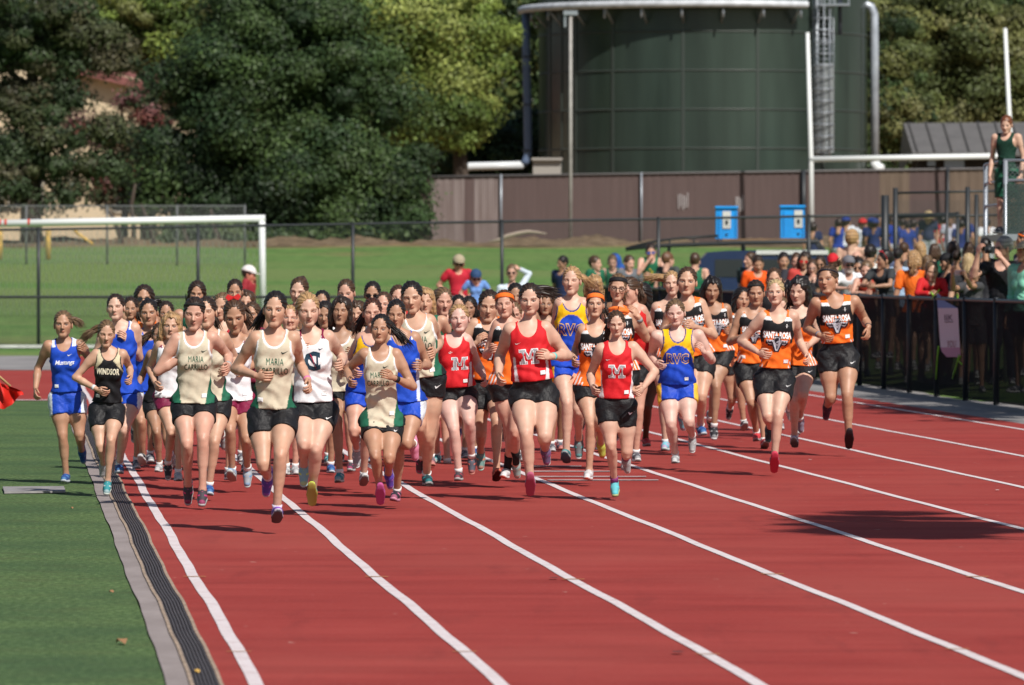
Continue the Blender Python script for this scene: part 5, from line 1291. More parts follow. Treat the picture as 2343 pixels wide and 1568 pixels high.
def txt_sr(dx=0): return [('lettering', T_('srb'), dx, .73, .245, .066, (.25, .08, .05), 0), ('lettering', T_('sr'), dx, .73, .235, .055, (.85, .85, .85), 1), ('crest', EMB_B, dx, .60, .185, .125, (.02, .02, .03), 2), ('crest', EMB_W, dx, .60, .185, .125, (.50, .52, .58), 3), ('crest', EMB_D, dx, .60, .185, .125, (.05, .05, .07), 4), ('crest', BOLT, dx+.075, .88, .035, .032, (.7, .7, .7), 0)]
def txt_rvc(dx=0): return [('lettering', T_('rvcb'), dx, .60, .215, .105, (.80, .48, .10), 0), ('lettering', T_('rvc'), dx, .60, .200, .090, (.015, .05, .38), 1)]
def txt_m(dx=0): return [('lettering', BIGMB, dx, .62, .135, .108, (.80, .80, .82), 0), ('lettering', BIGM, dx, .62, .135, .108, (.35, .36, .38), 1), ('badge', SWOOSH, dx-.075, .82, .045, .025, (.8, .8, .8), 0)]
def txt_cn(dx=0): return [('lettering', T_('C'), dx, .70, .125, .145, (.02, .05, .08), 0), ('lettering', T_('N'), dx+.004, .70, .085, .09, (.02, .05, .08), 1), ('emblem', SLASH, dx+.008, .70, .05, .125, (.45, .03, .08), 2), ('swoosh', SWOOSH, dx+.07, .86, .04, .035, (.03, .05, .08), 0)]
def txt_must(dx=0): return [('lettering', T_('must'), dx, .70, .185, .055, (.85, .85, .88), 0), ('swoosh', SWOOSH, dx+.05, .84, .045, .035, (.8, .8, .85), 0)]
def txt_wind(dx=0): return [('lettering', T_('wind'), dx, .72, .215, .058, (.70, .64, .48), 0)]
# ================================================================ the people of the picture
FAIR = (.56, .33, .225); PALE = (.62, .385, .285); PINK = (.60, .335, .245); TAN = (.45, .245, .155); OLV = (.39, .215, .135); BRN = (.22, .115, .065); DRK = (.10, .05, .03)
HB = (.016, .012, .011); HD = (.030, .018, .013); HBR = (.065, .035, .02); HLB = (.14, .085, .045); HBL = (.34, .24, .12); HSB = (.30, .17, .08); HRD = (.16, .05, .02); HGR = (.25, .24, .23)
def sh(*a): return a
HBL = (.44, .32, .17); HSB = (.38, .23, .11)
S_BLK = ((.03, .03, .035), (.5, .5, .5)); S_PNK = ((.06, .05, .06), (.6, .04, .2), (.4, .4, .4)); S_TEAL = ((.04, .25, .28), (.6, .6, .6), (.5, .55, .5)); S_GRY = ((.35, .36, .37), (.7, .7, .7), (.6, .6, .6))
S_WHT = ((.55, .52, .52), (.75, .75, .75), (.7, .7, .7), (.6, .1, .05)); S_PUR = ((.10, .06, .35), (.45, .15, .6), (.5, .45, .55), (.08, .08, .1)); S_LIM = ((.12, .22, .3), (.55, .75, .05), (.55, .7, .1), (.3, .25, .05)); S_BLU = ((.03, .08, .28), (.1, .3, .5), (.5, .55, .6))
S_COR = ((.10, .11, .14), (.8, .2, .15), (.6, .25, .2)); S_RED = ((.5, .04, .05), (.75, .1, .1), (.4, .3, .3)); S_DTL = ((.02, .05, .06), (.03, .3, .32), (.3, .3, .3), (.03, .03, .03))
GP = 'runners in the race pack'
R = []
def run(**k): k.setdefault('group', GP); R.append(k)
MCB = ('shorts', BLK, .42); BLS = ('shorts', (.015, .07, .50), .42, (.7, .75, .8)); TIGHT = ('shorts', BLK, .30)
run(z=1, label='runner in blue singlet and blue shorts at far left, smiling, on the turf', fx=312, top=355, chin=490, gy=1215, w=1.02, skin=TAN, hair=('pony', HLB, (.12, -.02)), top_=('singlet', 'blue'), txt=txt_must(.005), bot=BLS, hem=0.16,
    J=dict(shL=(232, 525), shR=(402, 522), elL=(188, 645), wrL=(176, 745), elR=(445, 600), wrR=(420, 560), hpL=(285, 800), hpR=(378, 800), knL=(310, 985), anL=(326, 1168), knR=(395, 985), anR=(402, 1045)), ft=('f', 'd'), sh=sh(S_BLU, S_BLU), sock=None, blush=.5, nst=60)
run(z=1, label='slim runner in black singlet with tan shoulders, hair flying left, beside the blue runner', fx=525, top=402, chin=535, gy=1278, w=.88, skin=FAIR, hair=('pony', HLB, (-.15, -.06)), top_=('singlet', 'win'), txt=txt_wind(), bot=('shorts', BLK, .48), yaw=6, hem=0.16,
    J=dict(shL=(468, 568), shR=(612, 568), elL=(372, 690), wrL=(478, 748), elR=(640, 640), wrR=(645, 690, -1), hpL=(490, 855), hpR=(565, 855), knL=(497, 1040), anL=(510, 1110), knR=(548, 1000), anR=(532, 1200)), ft=('d', 't'), sh=sh(S_GRY, S_TEAL), sock=None, watchL=(.7, .7, .7), wn='bracelet', nst=70, shut=1)
run(z=1, label='tall dark-haired runner in dark blue singlet with white strap, behind the black singlet runner', fx=572, top=272, chin=405, gy=1222, w=.98, skin=PALE, hair=('pony', HD, (-.02, -.1)), top_=('singlet', 'blue'), bot=BLS, yaw=-6,
    J=dict(shL=(515, 440), shR=(672, 440), elR=(688, 590), wrR=(632, 510), hpL=(560, 780), hpR=(650, 780), knR=(612, 950), anR=(590, 1120)), leg=1, sh=sh(S_GRY, S_BLU), watchR=(.03, .03, .03), shut=1)
run(z=1, label='dark-haired runner in orange with face half hidden behind the tall blue runner', fx=645, top=288, chin=400, gy=1150, skin=TAN, hair=('pony', HD, (.06, -.12)), top_=('singlet', 'sr'), det=0)
run(z=1, label='long dark-haired runner in sunglasses, highest head at the left of the pack', fx=712, top=228, chin=365, gy=1120, skin=TAN, hair=('loose', HD), top_=('singlet', (.9, .17, .02)), glasses='dark', det=0)
run(z=1, label='dark-haired runner in blue with arm hanging, right of the sunglasses runner', fx=735, top=298, chin=430, gy=1155, w=1.05, skin=TAN, hair=('pony', HB, (.08, .05)), top_=('singlet', 'blue'), bot=BLS,
    J=dict(shL=(690, 470), elL=(690, 610), wrL=(688, 770), shR=(800, 470), hpL=(690, 760), hpR=(760, 770), knL=(697, 905), anL=(705, 1075), knR=(770, 930), anR=(770, 1000)), ft=('u', 'd'), sh=sh(S_BLK), sock=None)
run(z=1, label='runner whose forehead shows between the blue runner and the tan front runner', fx=822, top=308, chin=425, gy=1140, skin=TAN, hair=('pony', HD, (.0, -.12)), top_=('singlet', BLK), det=0)
run(z=1, label='runner in white with blonde curls blown across her face, left of the front tan singlet', fx=845, top=365, chin=500, gy=1235, skin=FAIR, hair=('curly', HSB, (-.1, 0)), top_=('singlet', 'cn'), bot=('shorts', (.18, .012, .05), .4), hs=.95,
    J=dict(shL=(785, 525), elL=(738, 640), wrL=(765, 715), shR=(900, 530), hpL=(815, 790), hpR=(890, 800), knL=(845, 960), anL=(830, 1110), knR=(890, 960), anR=(880, 1160)), ft=('D', 'f'), sh=sh(S_BLK, S_GRY), nst=90)
run(z=1, label='short runner in black with long brown hair and red ribbon blown left', fx=790, top=415, chin=540, gy=1200, skin=OLV, hair=('pony', HBR, (-.17, -.08)), top_=('singlet', BLK), det=0, nst=110, bot=MCB,
    J=dict(shL=(740, 570), shR=(860, 570), hpL=(745, 820), hpR=(830, 820), knL=(775, 960), anL=(788, 1120)), sh=sh(S_GRY), leg=-1)
run(z=2, label='front left runner in tan singlet with hand raised to her chest', fx=275, top=180, chin=360, gy=1378, w=1.0, skin=PINK, hair=('pony', HD, (-.04, -.12)), band=((.02, .02, .02), .010), top_=('singlet', 'mc'), txt=txt_mc(.02), hem=0.06, bot=MCB, blush=.6,
    J=dict(shL=(165, 415), shR=(385, 405), elL=(68, 605), wrL=(225, 520), elR=(470, 520), wrR=(465, 575), hpL=(205, 800), hpR=(340, 800), knL=(235, 1020), anL=(240, 1240), knR=(325, 985), anR=(322, 1270)), ft=('D', 't'), handL=(.3, -.1, .9), sh=sh(S_PNK, S_PNK), sock=None, shut=1, watchR=(.4, .4, .4))
run(z=2, label='second tan singlet runner looking down just behind the front left one', fx=345, top=178, chin=352, gy=1330, skin=FAIR, hair=('pony', HD, (.05, -.13)), top_=('singlet', 'mc'), hem=0.05, bot=MCB, yaw=-8, shut=1,
    J=dict(shL=(270, 400), shR=(448, 400), elR=(512, 540), wrR=(470, 590), hpL=(310, 780), hpR=(420, 790), knR=(390, 1000), anR=(360, 1250), knL=(330, 1000)), leg=1, sh=sh(S_BLU))
run(z=2, label='runner in white and maroon shorts looking down with a red ribbon on her head', fx=503, top=190, chin=378, gy=1290, skin=TAN, pit=16, hair=('pony', HBR, (.10, -.10)), top_=('singlet', 'cn'), txt=txt_cn(), bot=('shorts', (.20, .012, .05), .42), hem=.05, bow=(.6, .02, .02),
    J=dict(shL=(440, 430), shR=(575, 420), hpL=(465, 770), hpR=(550, 790), knL=(478, 935), anL=(490, 1165), knR=(572, 990), anR=(575, 1150), elR=(610, 560), wrR=(560, 600)), ft=('u', 'D'), sh=sh(((.35, .4, .45), (.1, .35, .7), (.5, .55, .55), (.3, .28, .26)), ((.35, .4, .45), (.1, .35, .7), (.5, .55, .55))), nst=70)
run(z=2, label='pale runner with hair tied back peering over between the tan and white singlets', fx=432, top=155, chin=308, gy=1230, skin=FAIR, hair=('pony', HLB, (.0, -.1)), top_=('singlet', (.4, .02, .03)), yaw=-15, det=0)
run(z=2, label='dark-haired runner with only her forehead above the front left pair', fx=290, top=90, chin=225, gy=1140, skin=TAN, hair=('loose', HD), top_=('singlet', (.02, .12, .07)), det=0)
run(z=2, label='dark-haired runner just below the man in the white cap', fx=505, top=80, chin=215, gy=1130, skin=TAN, hair=('pony', HD, (-.05, -.1)), top_=('singlet', (.3, .02, .05)), det=0)
run(z=9, label='curly brown-haired runner behind the red ribbon runner', fx=420, top=770, chin=1240, gy=3900, skin=FAIR, hair=('curly', HBR), top_=('singlet', (.3, .02, .05)), det=0, hs=.9)
run(z=2, label='front runner in tan singlet leading the pack with a calm face', fx=732, top=145, chin=345, yaw=-4, gy=1515, hair=('pony', HB, (-.13, -.13)), skin=FAIR, top_=('singlet', 'mc'), txt=txt_mc(.01), hem=0.11, bot=MCB, nst=80,
    J=dict(shL=(612, 405), elL=(508, 590), wrL=(622, 628), shR=(845, 405), elR=(872, 560), wrR=(918, 660), hpL=(650, 860), knL=(668, 1140), anL=(690, 1200), hpR=(790, 860), knR=(762, 1080), anR=(742, 1385)), sh=sh(S_PUR, S_PUR), ft=('d', 'u'), sock=(.7, .65, .8), watchR=(.75, .2, .45), wn='pink_wristband', ww=.6, handL=(.9, -.3, .0))
run(z=3, label='strawberry blonde runner in white singlet with maroon straps and a big C', fx=245, top=155, chin=350, gy=1418, w=1.08, skin=PALE, pit=6, yaw=8, hair=('bun', HSB), top_=('singlet', 'cn'), txt=txt_cn(.0), hem=0.14, bot=MCB, logo=((.8, .8, .8), 1), blush=.5,
    J=dict(shL=(165, 405), shR=(368, 400), elL=(150, 560), wrL=(205, 495), elR=(440, 520), wrR=(437, 560), hpL=(222, 830), hpR=(335, 830), knL=(222, 1020), anL=(222, 1130), knR=(290, 1045), anR=(270, 1290)), ft=('D', 'U'), sh=sh(((.25, .5, .55), (.6, .8, .05), (.4, .6, .6)), S_LIM), sock=None, shut=1)
run(z=3, label='curly dark-haired runner in tan singlet with half open mouth behind the white singlet', fx=432, top=180, chin=335, gy=1270, mo=1.6, skin=OLV, hair=('curly', HD), top_=('singlet', 'mc'), hem=0.05, bot=MCB, yaw=-5, shut=1,
    J=dict(shL=(375, 400), shR=(492, 405), elL=(380, 560), wrL=(425, 600), hpL=(400, 720), hpR=(480, 730), knL=(410, 900), anL=(425, 1180), knR=(500, 880)), leg=-1, sh=sh(S_TEAL, S_BLK))
run(z=3, label='auburn-haired runner in yellow and blue singlet looking down beside the small front tan runner', fx=610, top=185, chin=348, gy=1290, skin=PINK, hair=('pony', (.06, .022, .014), (-.12, -.16)), top_=('singlet', 'rvc'), bot=('shorts', (.012, .06, .48), .42), shut=1, nst=90, blush=.6,
    J=dict(shL=(540, 410), shR=(660, 410), elL=(470, 550), wrL=(500, 600), hpL=(530, 730), hpR=(620, 740), knL=(505, 950), anL=(520, 1040), knR=(575, 960), anR=(560, 1190)), ft=('D', 'u'), sh=sh(S_GRY))
run(z=3, label='small front runner in tan singlet with a black watch and dark ponytail flying right', fx=655, top=275, chin=445, yaw=-6, gy=1425, w=.95, skin=TAN, hair=('pony', HB, (.15, -.10)), top_=('singlet', 'mc'), txt=txt_mc(-.02), hem=-0.04, bot=MCB, logo=((.8, .8, .8), 1), nst=80,
    J=dict(shL=(555, 497), shR=(752, 500), elL=(472, 590), wrL=(478, 650), elR=(838, 690), wrR=(728, 640), hpL=(610, 890), hpR=(715, 900), knL=(625, 1080), anL=(655, 1290), knR=(705, 1100), anR=(700, 1175)), ft=('U', 'd'), sh=sh(((.3, .1, .3), (.6, .2, .5), (.45, .08, .25), (.45, .08, .25)), S_PUR), sock=None, watchR=(.02, .02, .03), ww=1.5)
run(z=3, label='runner in bright blue with open mouth and pink shoes right behind the small tan runner', fx=742, top=195, chin=358, gy=1385, mo=1.8, skin=TAN, hair=('bun', HB), top_=('singlet', 'blues'), bot=BLS, pit=5, shut=1,
    J=dict(shL=(690, 410), shR=(855, 405), elR=(922, 570), wrR=(888, 575), hpL=(740, 790), hpR=(835, 790), knL=(760, 1050), anL=(748, 1280), knR=(800, 1020), anR=(840, 1010)), ft=('f', 'd'), sh=sh(((.03, .03, .04), (.75, .2, .35), (.6, .25, .35)), ((.7, .25, .38), (.7, .25, .38), (.65, .25, .35))))
run(z=3, label='tall black-haired runner in tan singlet looking down near the middle of the pack', fx=833, top=90, chin=270, gy=1330, w=1.05, skin=FAIR, hair=('pony', HB, (.02, -.1)), top_=('singlet', 'mc'), txt=txt_mc(.01), hem=0.06, bot=TIGHT, pit=6, shut=1, yaw=-5, tight=1, logo=((.7, .7, .7), 1),
    J=dict(shL=(775, 320), shR=(940, 310), elR=(985, 440), wrR=(960, 490), hpL=(845, 650), hpR=(935, 650), knL=(880, 920), anL=(885, 1080), knR=(925, 980), anR=(915, 1190)), ft=('d', 'f'), sh=sh(S_PNK, S_DTL))
run(z=4, label='blonde-haired runner in green singlet with lifted chin and hair flying left', fx=275, top=210, chin=372, gy=1255, skin=PINK, hair=('pony', HLB, (-.15, -.08)), top_=('singlet', (.02, .13, .07)), bot=('shorts', BLK, .35), yaw=14, rol=0, tight=1, nst=100, shut=1,
    J=dict(shL=(215, 390), shR=(340, 400), hpL=(215, 780), hpR=(290, 780), knL=(225, 1000), anL=(240, 1210), knR=(290, 1000), anR=(300, 1250)), leg=-1, sh=sh(S_TEAL, S_GRY))
run(z=4, label='pale fair-haired runner in red singlet with elbow out wide, left of an orange singlet', fx=370, top=310, chin=480, gy=1400, w=1.22, skin=(.68, .43, .36), hair=('pony', HSB, (-.02, -.1)), top_=('singlet', 'm'), txt=txt_m(.04), hem=0.19, bot=TIGHT, tight=1, shut=1, blush=.7,
    J=dict(shL=(265, 530), shR=(420, 520), elL=(200, 665), wrL=(275, 615), hpL=(305, 860), hpR=(405, 860), knL=(340, 1060), anL=(368, 1310), knR=(430, 1010), anR=(445, 1215)), ft=('f', 'D'), sh=sh(((.05, .05, .06), (.5, .05, .08), (.4, .4, .4)), S_COR))
run(z=4, label='dark-haired runner in orange and black singlet with bent arm and orange paper tag', fx=545, top=225, chin=408, gy=1390, w=1.02, skin=FAIR, hair=('pony', HD, (-.05, -.12)), top_=('singlet', 'sr'), txt=txt_sr(.02), hem=0.18, bot=('shorts', BLK, .50), shut=1,
    J=dict(shL=(450, 425), shR=(640, 420), elL=(340, 605), wrL=(470, 548), elR=(690, 560), wrR=(640, 600), hpL=(480, 830), hpR=(595, 830), knL=(500, 1080), anL=(498, 1185), knR=(592, 1010), anR=(592, 1300)), ft=('D', 'u'), handL=(.4, -.1, .8), sh=sh(((.15, .28, .26), (.8, .2, .1), (.35, .5, .45)), ((.3, .1, .08), (.8, .2, .1), (.7, .15, .08), (.1, .02, .02))), sock=None, tagp=(1, (.8, .25, .05)))
run(z=4, label='runner with orange headband and black knee socks behind the big red M singlet', fx=640, top=225, chin=392, gy=1410, skin=PINK, hair=('pony', (.10, .04, .02), (.05, -.12)), band=((.85, .16, .02), .022), top_=('singlet', 'sr'), bot=TIGHT, tight=1, shut=1, yaw=-5,
    J=dict(shL=(590, 430), shR=(720, 430), hpL=(640, 800), hpR=(700, 800), knL=(685, 1085), anL=(655, 1290), knR=(700, 1080), anR=(705, 1250)), ft=('f', 'd'), sh=sh(S_WHT, ((.3, .4, .38), (.7, .3, .2), (.35, .45, .42))), sock=(.012, .012, .014), sockh=.16)
run(z=4, label='large runner in red singlet with grey M leading the middle of the pack', fx=790, top=185, chin=370, yaw=-5, gy=1480, w=1.22, hair=('pony', HD, (.17, .0)), skin=PALE, top_=('singlet', 'm'), txt=txt_m(-.01), hem=0.25, bot=TIGHT, tight=1, logo=((.8, .04, .2), 1), nst=90,
    J=dict(shL=(665, 455), elL=(612, 620), wrL=(604, 730), shR=(892, 450), elR=(1010, 620), wrR=(918, 625), hpL=(745, 860), knL=(768, 1090), anL=(792, 1375), hpR=(880, 860), knR=(878, 1110), anR=(880, 1165)),
    sh=sh(((.35, .38, .42), (.4, .6, .3), (.45, .1, .2), (.4, .08, .15)), ((.15, .1, .2), (.5, .1, .3))), ft=('U', 'd'), sock=None, watchR=(.15, .55, .55), wn='teal_wristband', handR=(-.9, -.3, .2))
run(z=4, label='dark-haired runner glimpsed between the orange headband and the red M singlet', fx=705, top=185, chin=330, gy=1260, skin=OLV, hair=('pony', HB, (.05, -.1)), top_=('singlet', (.5, .03, .03)), det=0)
run(z=4, label='runner with dark hair whose forehead shows behind the pale red singlet runner', fx=368, top=255, chin=385, gy=1240, skin=FAIR, hair=('pony', HB, (.0, -.1)), top_=('singlet', BLK), det=0)
run(z=4, label='brown-haired runner in red behind the flying ponytail of the large M runner', fx=885, top=240, chin=380, gy=1200, skin=OLV, hair=('curly', HBR), top_=('singlet', (.6, .02, .02)), det=0)
run(z=4, label='tall blonde runner in yellow and blue singlet behind the middle of the pack', fx=1038, top=85, chin=252, gy=1300, w=.95, skin=PALE, yaw=-10, hair=('pony', HSB, (.14, -.05)), top_=('singlet', 'rvc'), txt=txt_rvc(0), hem=.0, bot=('shorts', (.012, .06, .48), .40, (.8, .5, .02)), shut=1, nst=90,
    J=dict(shL=(960, 300), shR=(1115, 300), elL=(935, 440), wrL=(950, 560), elR=(1125, 430), wrR=(1090, 385), hpL=(985, 680), hpR=(1075, 680), knL=(1012, 905), anL=(1005, 1190), knR=(1075, 950), anR=(1080, 1110)), ft=('u', 'D'), handR=(-.3, -.1, .9), sh=sh(((.04, .12, .14), (.1, .5, .5), (.3, .3, .3), (.02, .03, .05)), ((.15, .16, .17), (.05, .5, .5))), sock=None)
run(z=4, label='dark-skinned runner with blonde curls looking down behind the tall yellow singlet runner', fx=1168, top=140, chin=270, gy=1190, skin=BRN, hair=('curly', HSB), top_=('singlet', BLK), pit=10, det=0, shut=1, yaw=-5)
run(z=5, label='runner with wide orange headband and hand at her throat beside the small M runner', fx=236, top=230, chin=388, gy=1390, w=.95, skin=FAIR, hair=('pony', HD, (.09, -.1)), band=((.88, .18, .03), .024), top_=('singlet', 'sr'), txt=txt_sr(0), hem=.04, bot=MCB,
    J=dict(shL=(155, 460), shR=(315, 460), elL=(122, 580), wrL=(108, 640), elR=(330, 560), wrR=(285, 470), hpL=(185, 800), hpR=(270, 810), knL=(212, 1030), anL=(200, 1300), knR=(265, 1020), anR=(270, 1130)), ft=('f', 'd'), handR=(-.4, -.1, .8), sh=sh(S_WHT, ((.5, .55, .1), (.7, .6, .1), (.7, .2, .1))), sock=None, tagp=(0, (.85, .45, .3)))
run(z=5, label='small front runner in red singlet with grey M, teal shoes and purple sock', fx=362, top=348, chin=492, gy=1482, w=1.02, hair=('pony', HBR, (-.07, -.13)), skin=PALE, top_=('singlet', 'm'), txt=txt_m(.0), hem=0.14, bot=('shorts', BLK, .44), tight=1, logo=((.8, .8, .8), 1), shut=1,
    J=dict(shL=(262, 572), elL=(208, 735), wrL=(220, 805), shR=(468, 560), elR=(590, 715), wrR=(522, 808), hpL=(300, 915), knL=(330, 1160), anL=(350, 1365), hpR=(420, 915), knR=(425, 1205), anR=(418, 1225)), ft=('t', 'd'), sh=sh(((.12, .45, .50), (.1, .6, .65), (.4, .45, .2)), S_GRY), sock=(.25, .05, .2), sockh=.05)
run(z=5, label='runner with black headband and clear glasses pulling an orange scarf at her neck', fx=370, top=128, chin=292, gy=1300, w=.92, skin=FAIR, hair=('pony', HLB, (.05, -.1)), band=((.015, .015, .018), .020), glasses='clear', top_=('singlet', 'sr'), txt=txt_sr(0), bot=TIGHT,
    J=dict(shL=(300, 370), shR=(445, 370), elL=(305, 480), wrL=(335, 360), elR=(540, 520), wrR=(492, 390), hpL=(330, 720), hpR=(420, 720)), handL=(.5, 0, .6), handR=(-.6, 0, .7), watchR=(.3, .32, .33), ww=1.6, scarf=(.85, .20, .04), leg=1, sh=sh(S_GRY))
run(z=5, label='fair runner mostly hidden behind the glasses runner with bare tan shoulder', fx=440, top=150, chin=310, gy=1260, skin=PINK, hair=('pony', HBR, (.04, -.12)), top_=('singlet', (.55, .02, .02)), yaw=-40, det=0,
    J=dict(shR=(520, 340), elR=(580, 480), wrR=(520, 470), shL=(400, 350)))
run(z=5, label='dark-skinned runner with thick black hair in red, red shoes, behind the small M runner', fx=515, top=185, chin=325, gy=1185, skin=DRK, hair=('loose', HB), top_=('singlet', (.55, .02, .025)), yaw=-25,
    J=dict(shL=(470, 370), shR=(590, 380), hpL=(505, 700), hpR=(560, 700), knR=(545, 930), anR=(535, 1110), knL=(510, 900)), leg=1, sh=sh(S_RED), sock=None)
run(z=5, label='runner in yellow and blue singlet and blue shorts alone at the front right of centre', fx=712, top=282, chin=438, gy=1300, w=1.25, hair=('bun', HLB), skin=(.68, .44, .36), top_=('singlet', 'rvc'), txt=txt_rvc(.0), hem=0.11, bot=('shorts', (.012, .06, .48), .42, (.8, .5, .05)), yaw=-4, blush=.6, shut=1,
    J=dict(shL=(592, 495), shR=(855, 490), elL=(572, 620), wrL=(592, 660), elR=(925, 645), wrR=(880, 600), hpL=(655, 820), knL=(685, 1030), anL=(712, 1210), hpR=(790, 820), knR=(792, 1020), anR=(812, 1095)), ft=('f', 'D'), handL=(.5, -.2, -.3), handR=(-.3, -.3, .7), sh=sh(S_GRY, S_GRY))
run(z=5, label='tall runner with wavy brown hair in orange and black singlet behind the yellow singlet', fx=780, top=88, chin=262, gy=1215, w=1.0, skin=FAIR, hair=('bun', HBR), top_=('singlet', 'sr'), txt=txt_sr(.03), bot=('shorts', BLK, .45), yaw=-4,
    J=dict(shL=(690, 310), shR=(870, 305), elR=(940, 500), wrR=(830, 450), hpL=(790, 620), hpR=(880, 640), knL=(810, 850), knR=(865, 870), anR=(860, 1040)), leg=1, sh=sh(S_BLU))
run(z=5, label='runner looking down with auburn ponytail blown far left beside the tall wavy-haired one', fx=690, top=112, chin=258, gy=1195, w=.98, skin=PALE, hair=('pony', HSB, (-.20, .02)), top_=('singlet', 'sr'), txt=txt_sr(.0), shut=1, nst=120, yaw=-3,
    J=dict(shL=(592, 325), shR=(735, 320), elL=(585, 440), wrL=(650, 400)), leg=-1, sh=sh(((.2, .5, .6), (.7, .1, .3), (.5, .6, .6))))
run(z=6, label='dark curly-haired runner looking down in orange and black singlet, right of the tall pair', fx=160, top=165, chin=332, gy=1270, w=.95, skin=OLV, hair=('curly', HB), top_=('singlet', 'sr'), txt=txt_sr(.02), hem=.08, bot=('shorts', BLK, .46), shut=1, yaw=4,
    J=dict(shL=(95, 375), shR=(262, 370), elR=(285, 500), wrR=(280, 520), hpL=(150, 680), hpR=(235, 680), knL=(190, 895), anL=(175, 1155), knR=(180, 900), anR=(150, 1100)), ft=('t', 'd'), sh=sh(S_BLK, S_BLK))
run(z=6, label='black-haired runner in orange, face behind the blonde front runner, foot kicked up', fx=358, top=235, chin=392, gy=1240, w=.95, skin=TAN, hair=('loose', HB), top_=('singlet', 'sr'), bot=('shorts', BLK, .42), yaw=15,
    J=dict(shL=(290, 420), shR=(400, 420), hpL=(275, 700), hpR=(340, 700), knL=(295, 980), anL=(280, 1030), knR=(345, 920), anR=(370, 1130)), ft=('d', 'u'), sh=sh(S_BLK))
run(z=6, label='olive-skinned runner with dark headband and red shoes left of the blonde front runner', fx=450, top=185, chin=352, gy=1300, w=1.02, skin=TAN, hair=('pony', HD, (.0, -.12)), band=((.02, .02, .02), .010), top_=('singlet', 'sr'), txt=txt_sr(.02), hem=.10, bot=('shorts', BLK, .48),
    J=dict(shL=(345, 405), shR=(500, 400), elL=(278, 600), wrL=(370, 560), hpL=(375, 770), hpR=(470, 770), knL=(420, 1000), anL=(455, 1200), knR=(480, 980), anR=(505, 1250)), ft=('f', 'u'), sh=sh(S_RED, S_RED), tagp=(0, (.8, .3, .15)))
run(z=6, label='blonde runner with braided hair in orange and black singlet at the front right', fx=580, top=180, chin=352, gy=1480, hair=('bun', HBL, (-.06, -.10)), skin=PALE, top_=('singlet', 'sr'), txt=txt_sr(.0), w=.97, yaw=-8, hem=0.2, bot=('shorts', BLK, .50), logo=((.5, .5, .5), 1),
    J=dict(shL=(485, 425), elL=(352, 595), wrL=(460, 665), shR=(705, 420), elR=(735, 590), wrR=(785, 685), hpL=(500, 850), knL=(530, 1100), anL=(545, 1155), hpR=(640, 850), knR=(595, 1080), anR=(570, 1385)), handL=(.9, -.3, -.3), ft=('d', 'U'), sh=sh(S_DTL, ((.03, .25, .3), (.1, .5, .5), (.6, .05, .1), (.5, .04, .08))), sock=None)
run(z=6, label='brown-haired runner with only forehead and hair showing above the blonde front runner', fx=570, top=105, chin=250, gy=1190, skin=FAIR, hair=('pony', HBR, (.1, -.1)), top_=('singlet', BLK), det=0)
run(z=6, label='runner with curly dark hair turned left behind the blonde front runner, pale legs', fx=735, top=165, chin=345, gy=1335, w=1.0, skin=PALE, yaw=-22, hair=('curly', HB, (-.1, 0)), top_=('singlet', 'sr'), hem=.04, bot=('shorts', BLK, .46), logo=((.6, .6, .6), 1), shut=1,
    J=dict(shL=(680, 400), shR=(795, 395), elR=(860, 560), wrR=(800, 620), hpL=(680, 760), hpR=(760, 760), knL=(705, 985), anL=(705, 1230), knR=(760, 950), anR=(740, 1100)), ft=('u', 'd'), sh=sh(((.28, .25, .33), (.4, .35, .5)), ((.28, .25, .33), (.4, .35, .5))))
run(z=6, label='tall brown-haired runner glancing left in orange singlet, rightmost of the pack, by the fence', mo=1.5, fx=925, top=88, chin=278, gy=1352, w=1.08, skin=TAN, yaw=-24, rol=-6, pit=-4, hair=('bun', HBR, (.10, .10)), band=((.02, .02, .03), .007), top_=('singlet', 'sr'), txt=txt_sr(.0), hem=0.27, bot=('shorts', BLK, .40), tight=1, logo=((.7, .7, .7), 1), blush=.5, nst=90,
    J=dict(shL=(838, 330), elL=(785, 510), wrL=(872, 555), shR=(1108, 320), elR=(1172, 460), wrR=(1192, 500), hpL=(920, 700), hpR=(1065, 700), knL=(945, 975), anL=(925, 1010), knR=(1052, 955), anR=(1062, 1230)), handL=(.8, -.3, -.4), handR=(-.1, 0, -1), ft=('d', 'U'), sh=sh(((.05, .02, .04), (.2, .05, .1), (.2, .2, .2)), ((.12, .02, .05), (.3, .05, .1), (.05, .03, .04))), sock=None, watchR=(.03, .03, .04), watchL=(.2, .2, .25))
RECT = poly_geo([[(-.5, -.5), (.5, -.5), (.5, .5), (-.5, .5)]])
for k in R:
    if k.get('txt') and 'hem' in k and len(k['txt']) > 0: k['txt'] = k['txt']+[('hip_number', RECT, .085*(1 if (k['fx'] % 3) else -1), max(.16, k['hem']+.12), .038, .030, (.8, .8, .8), 5)]
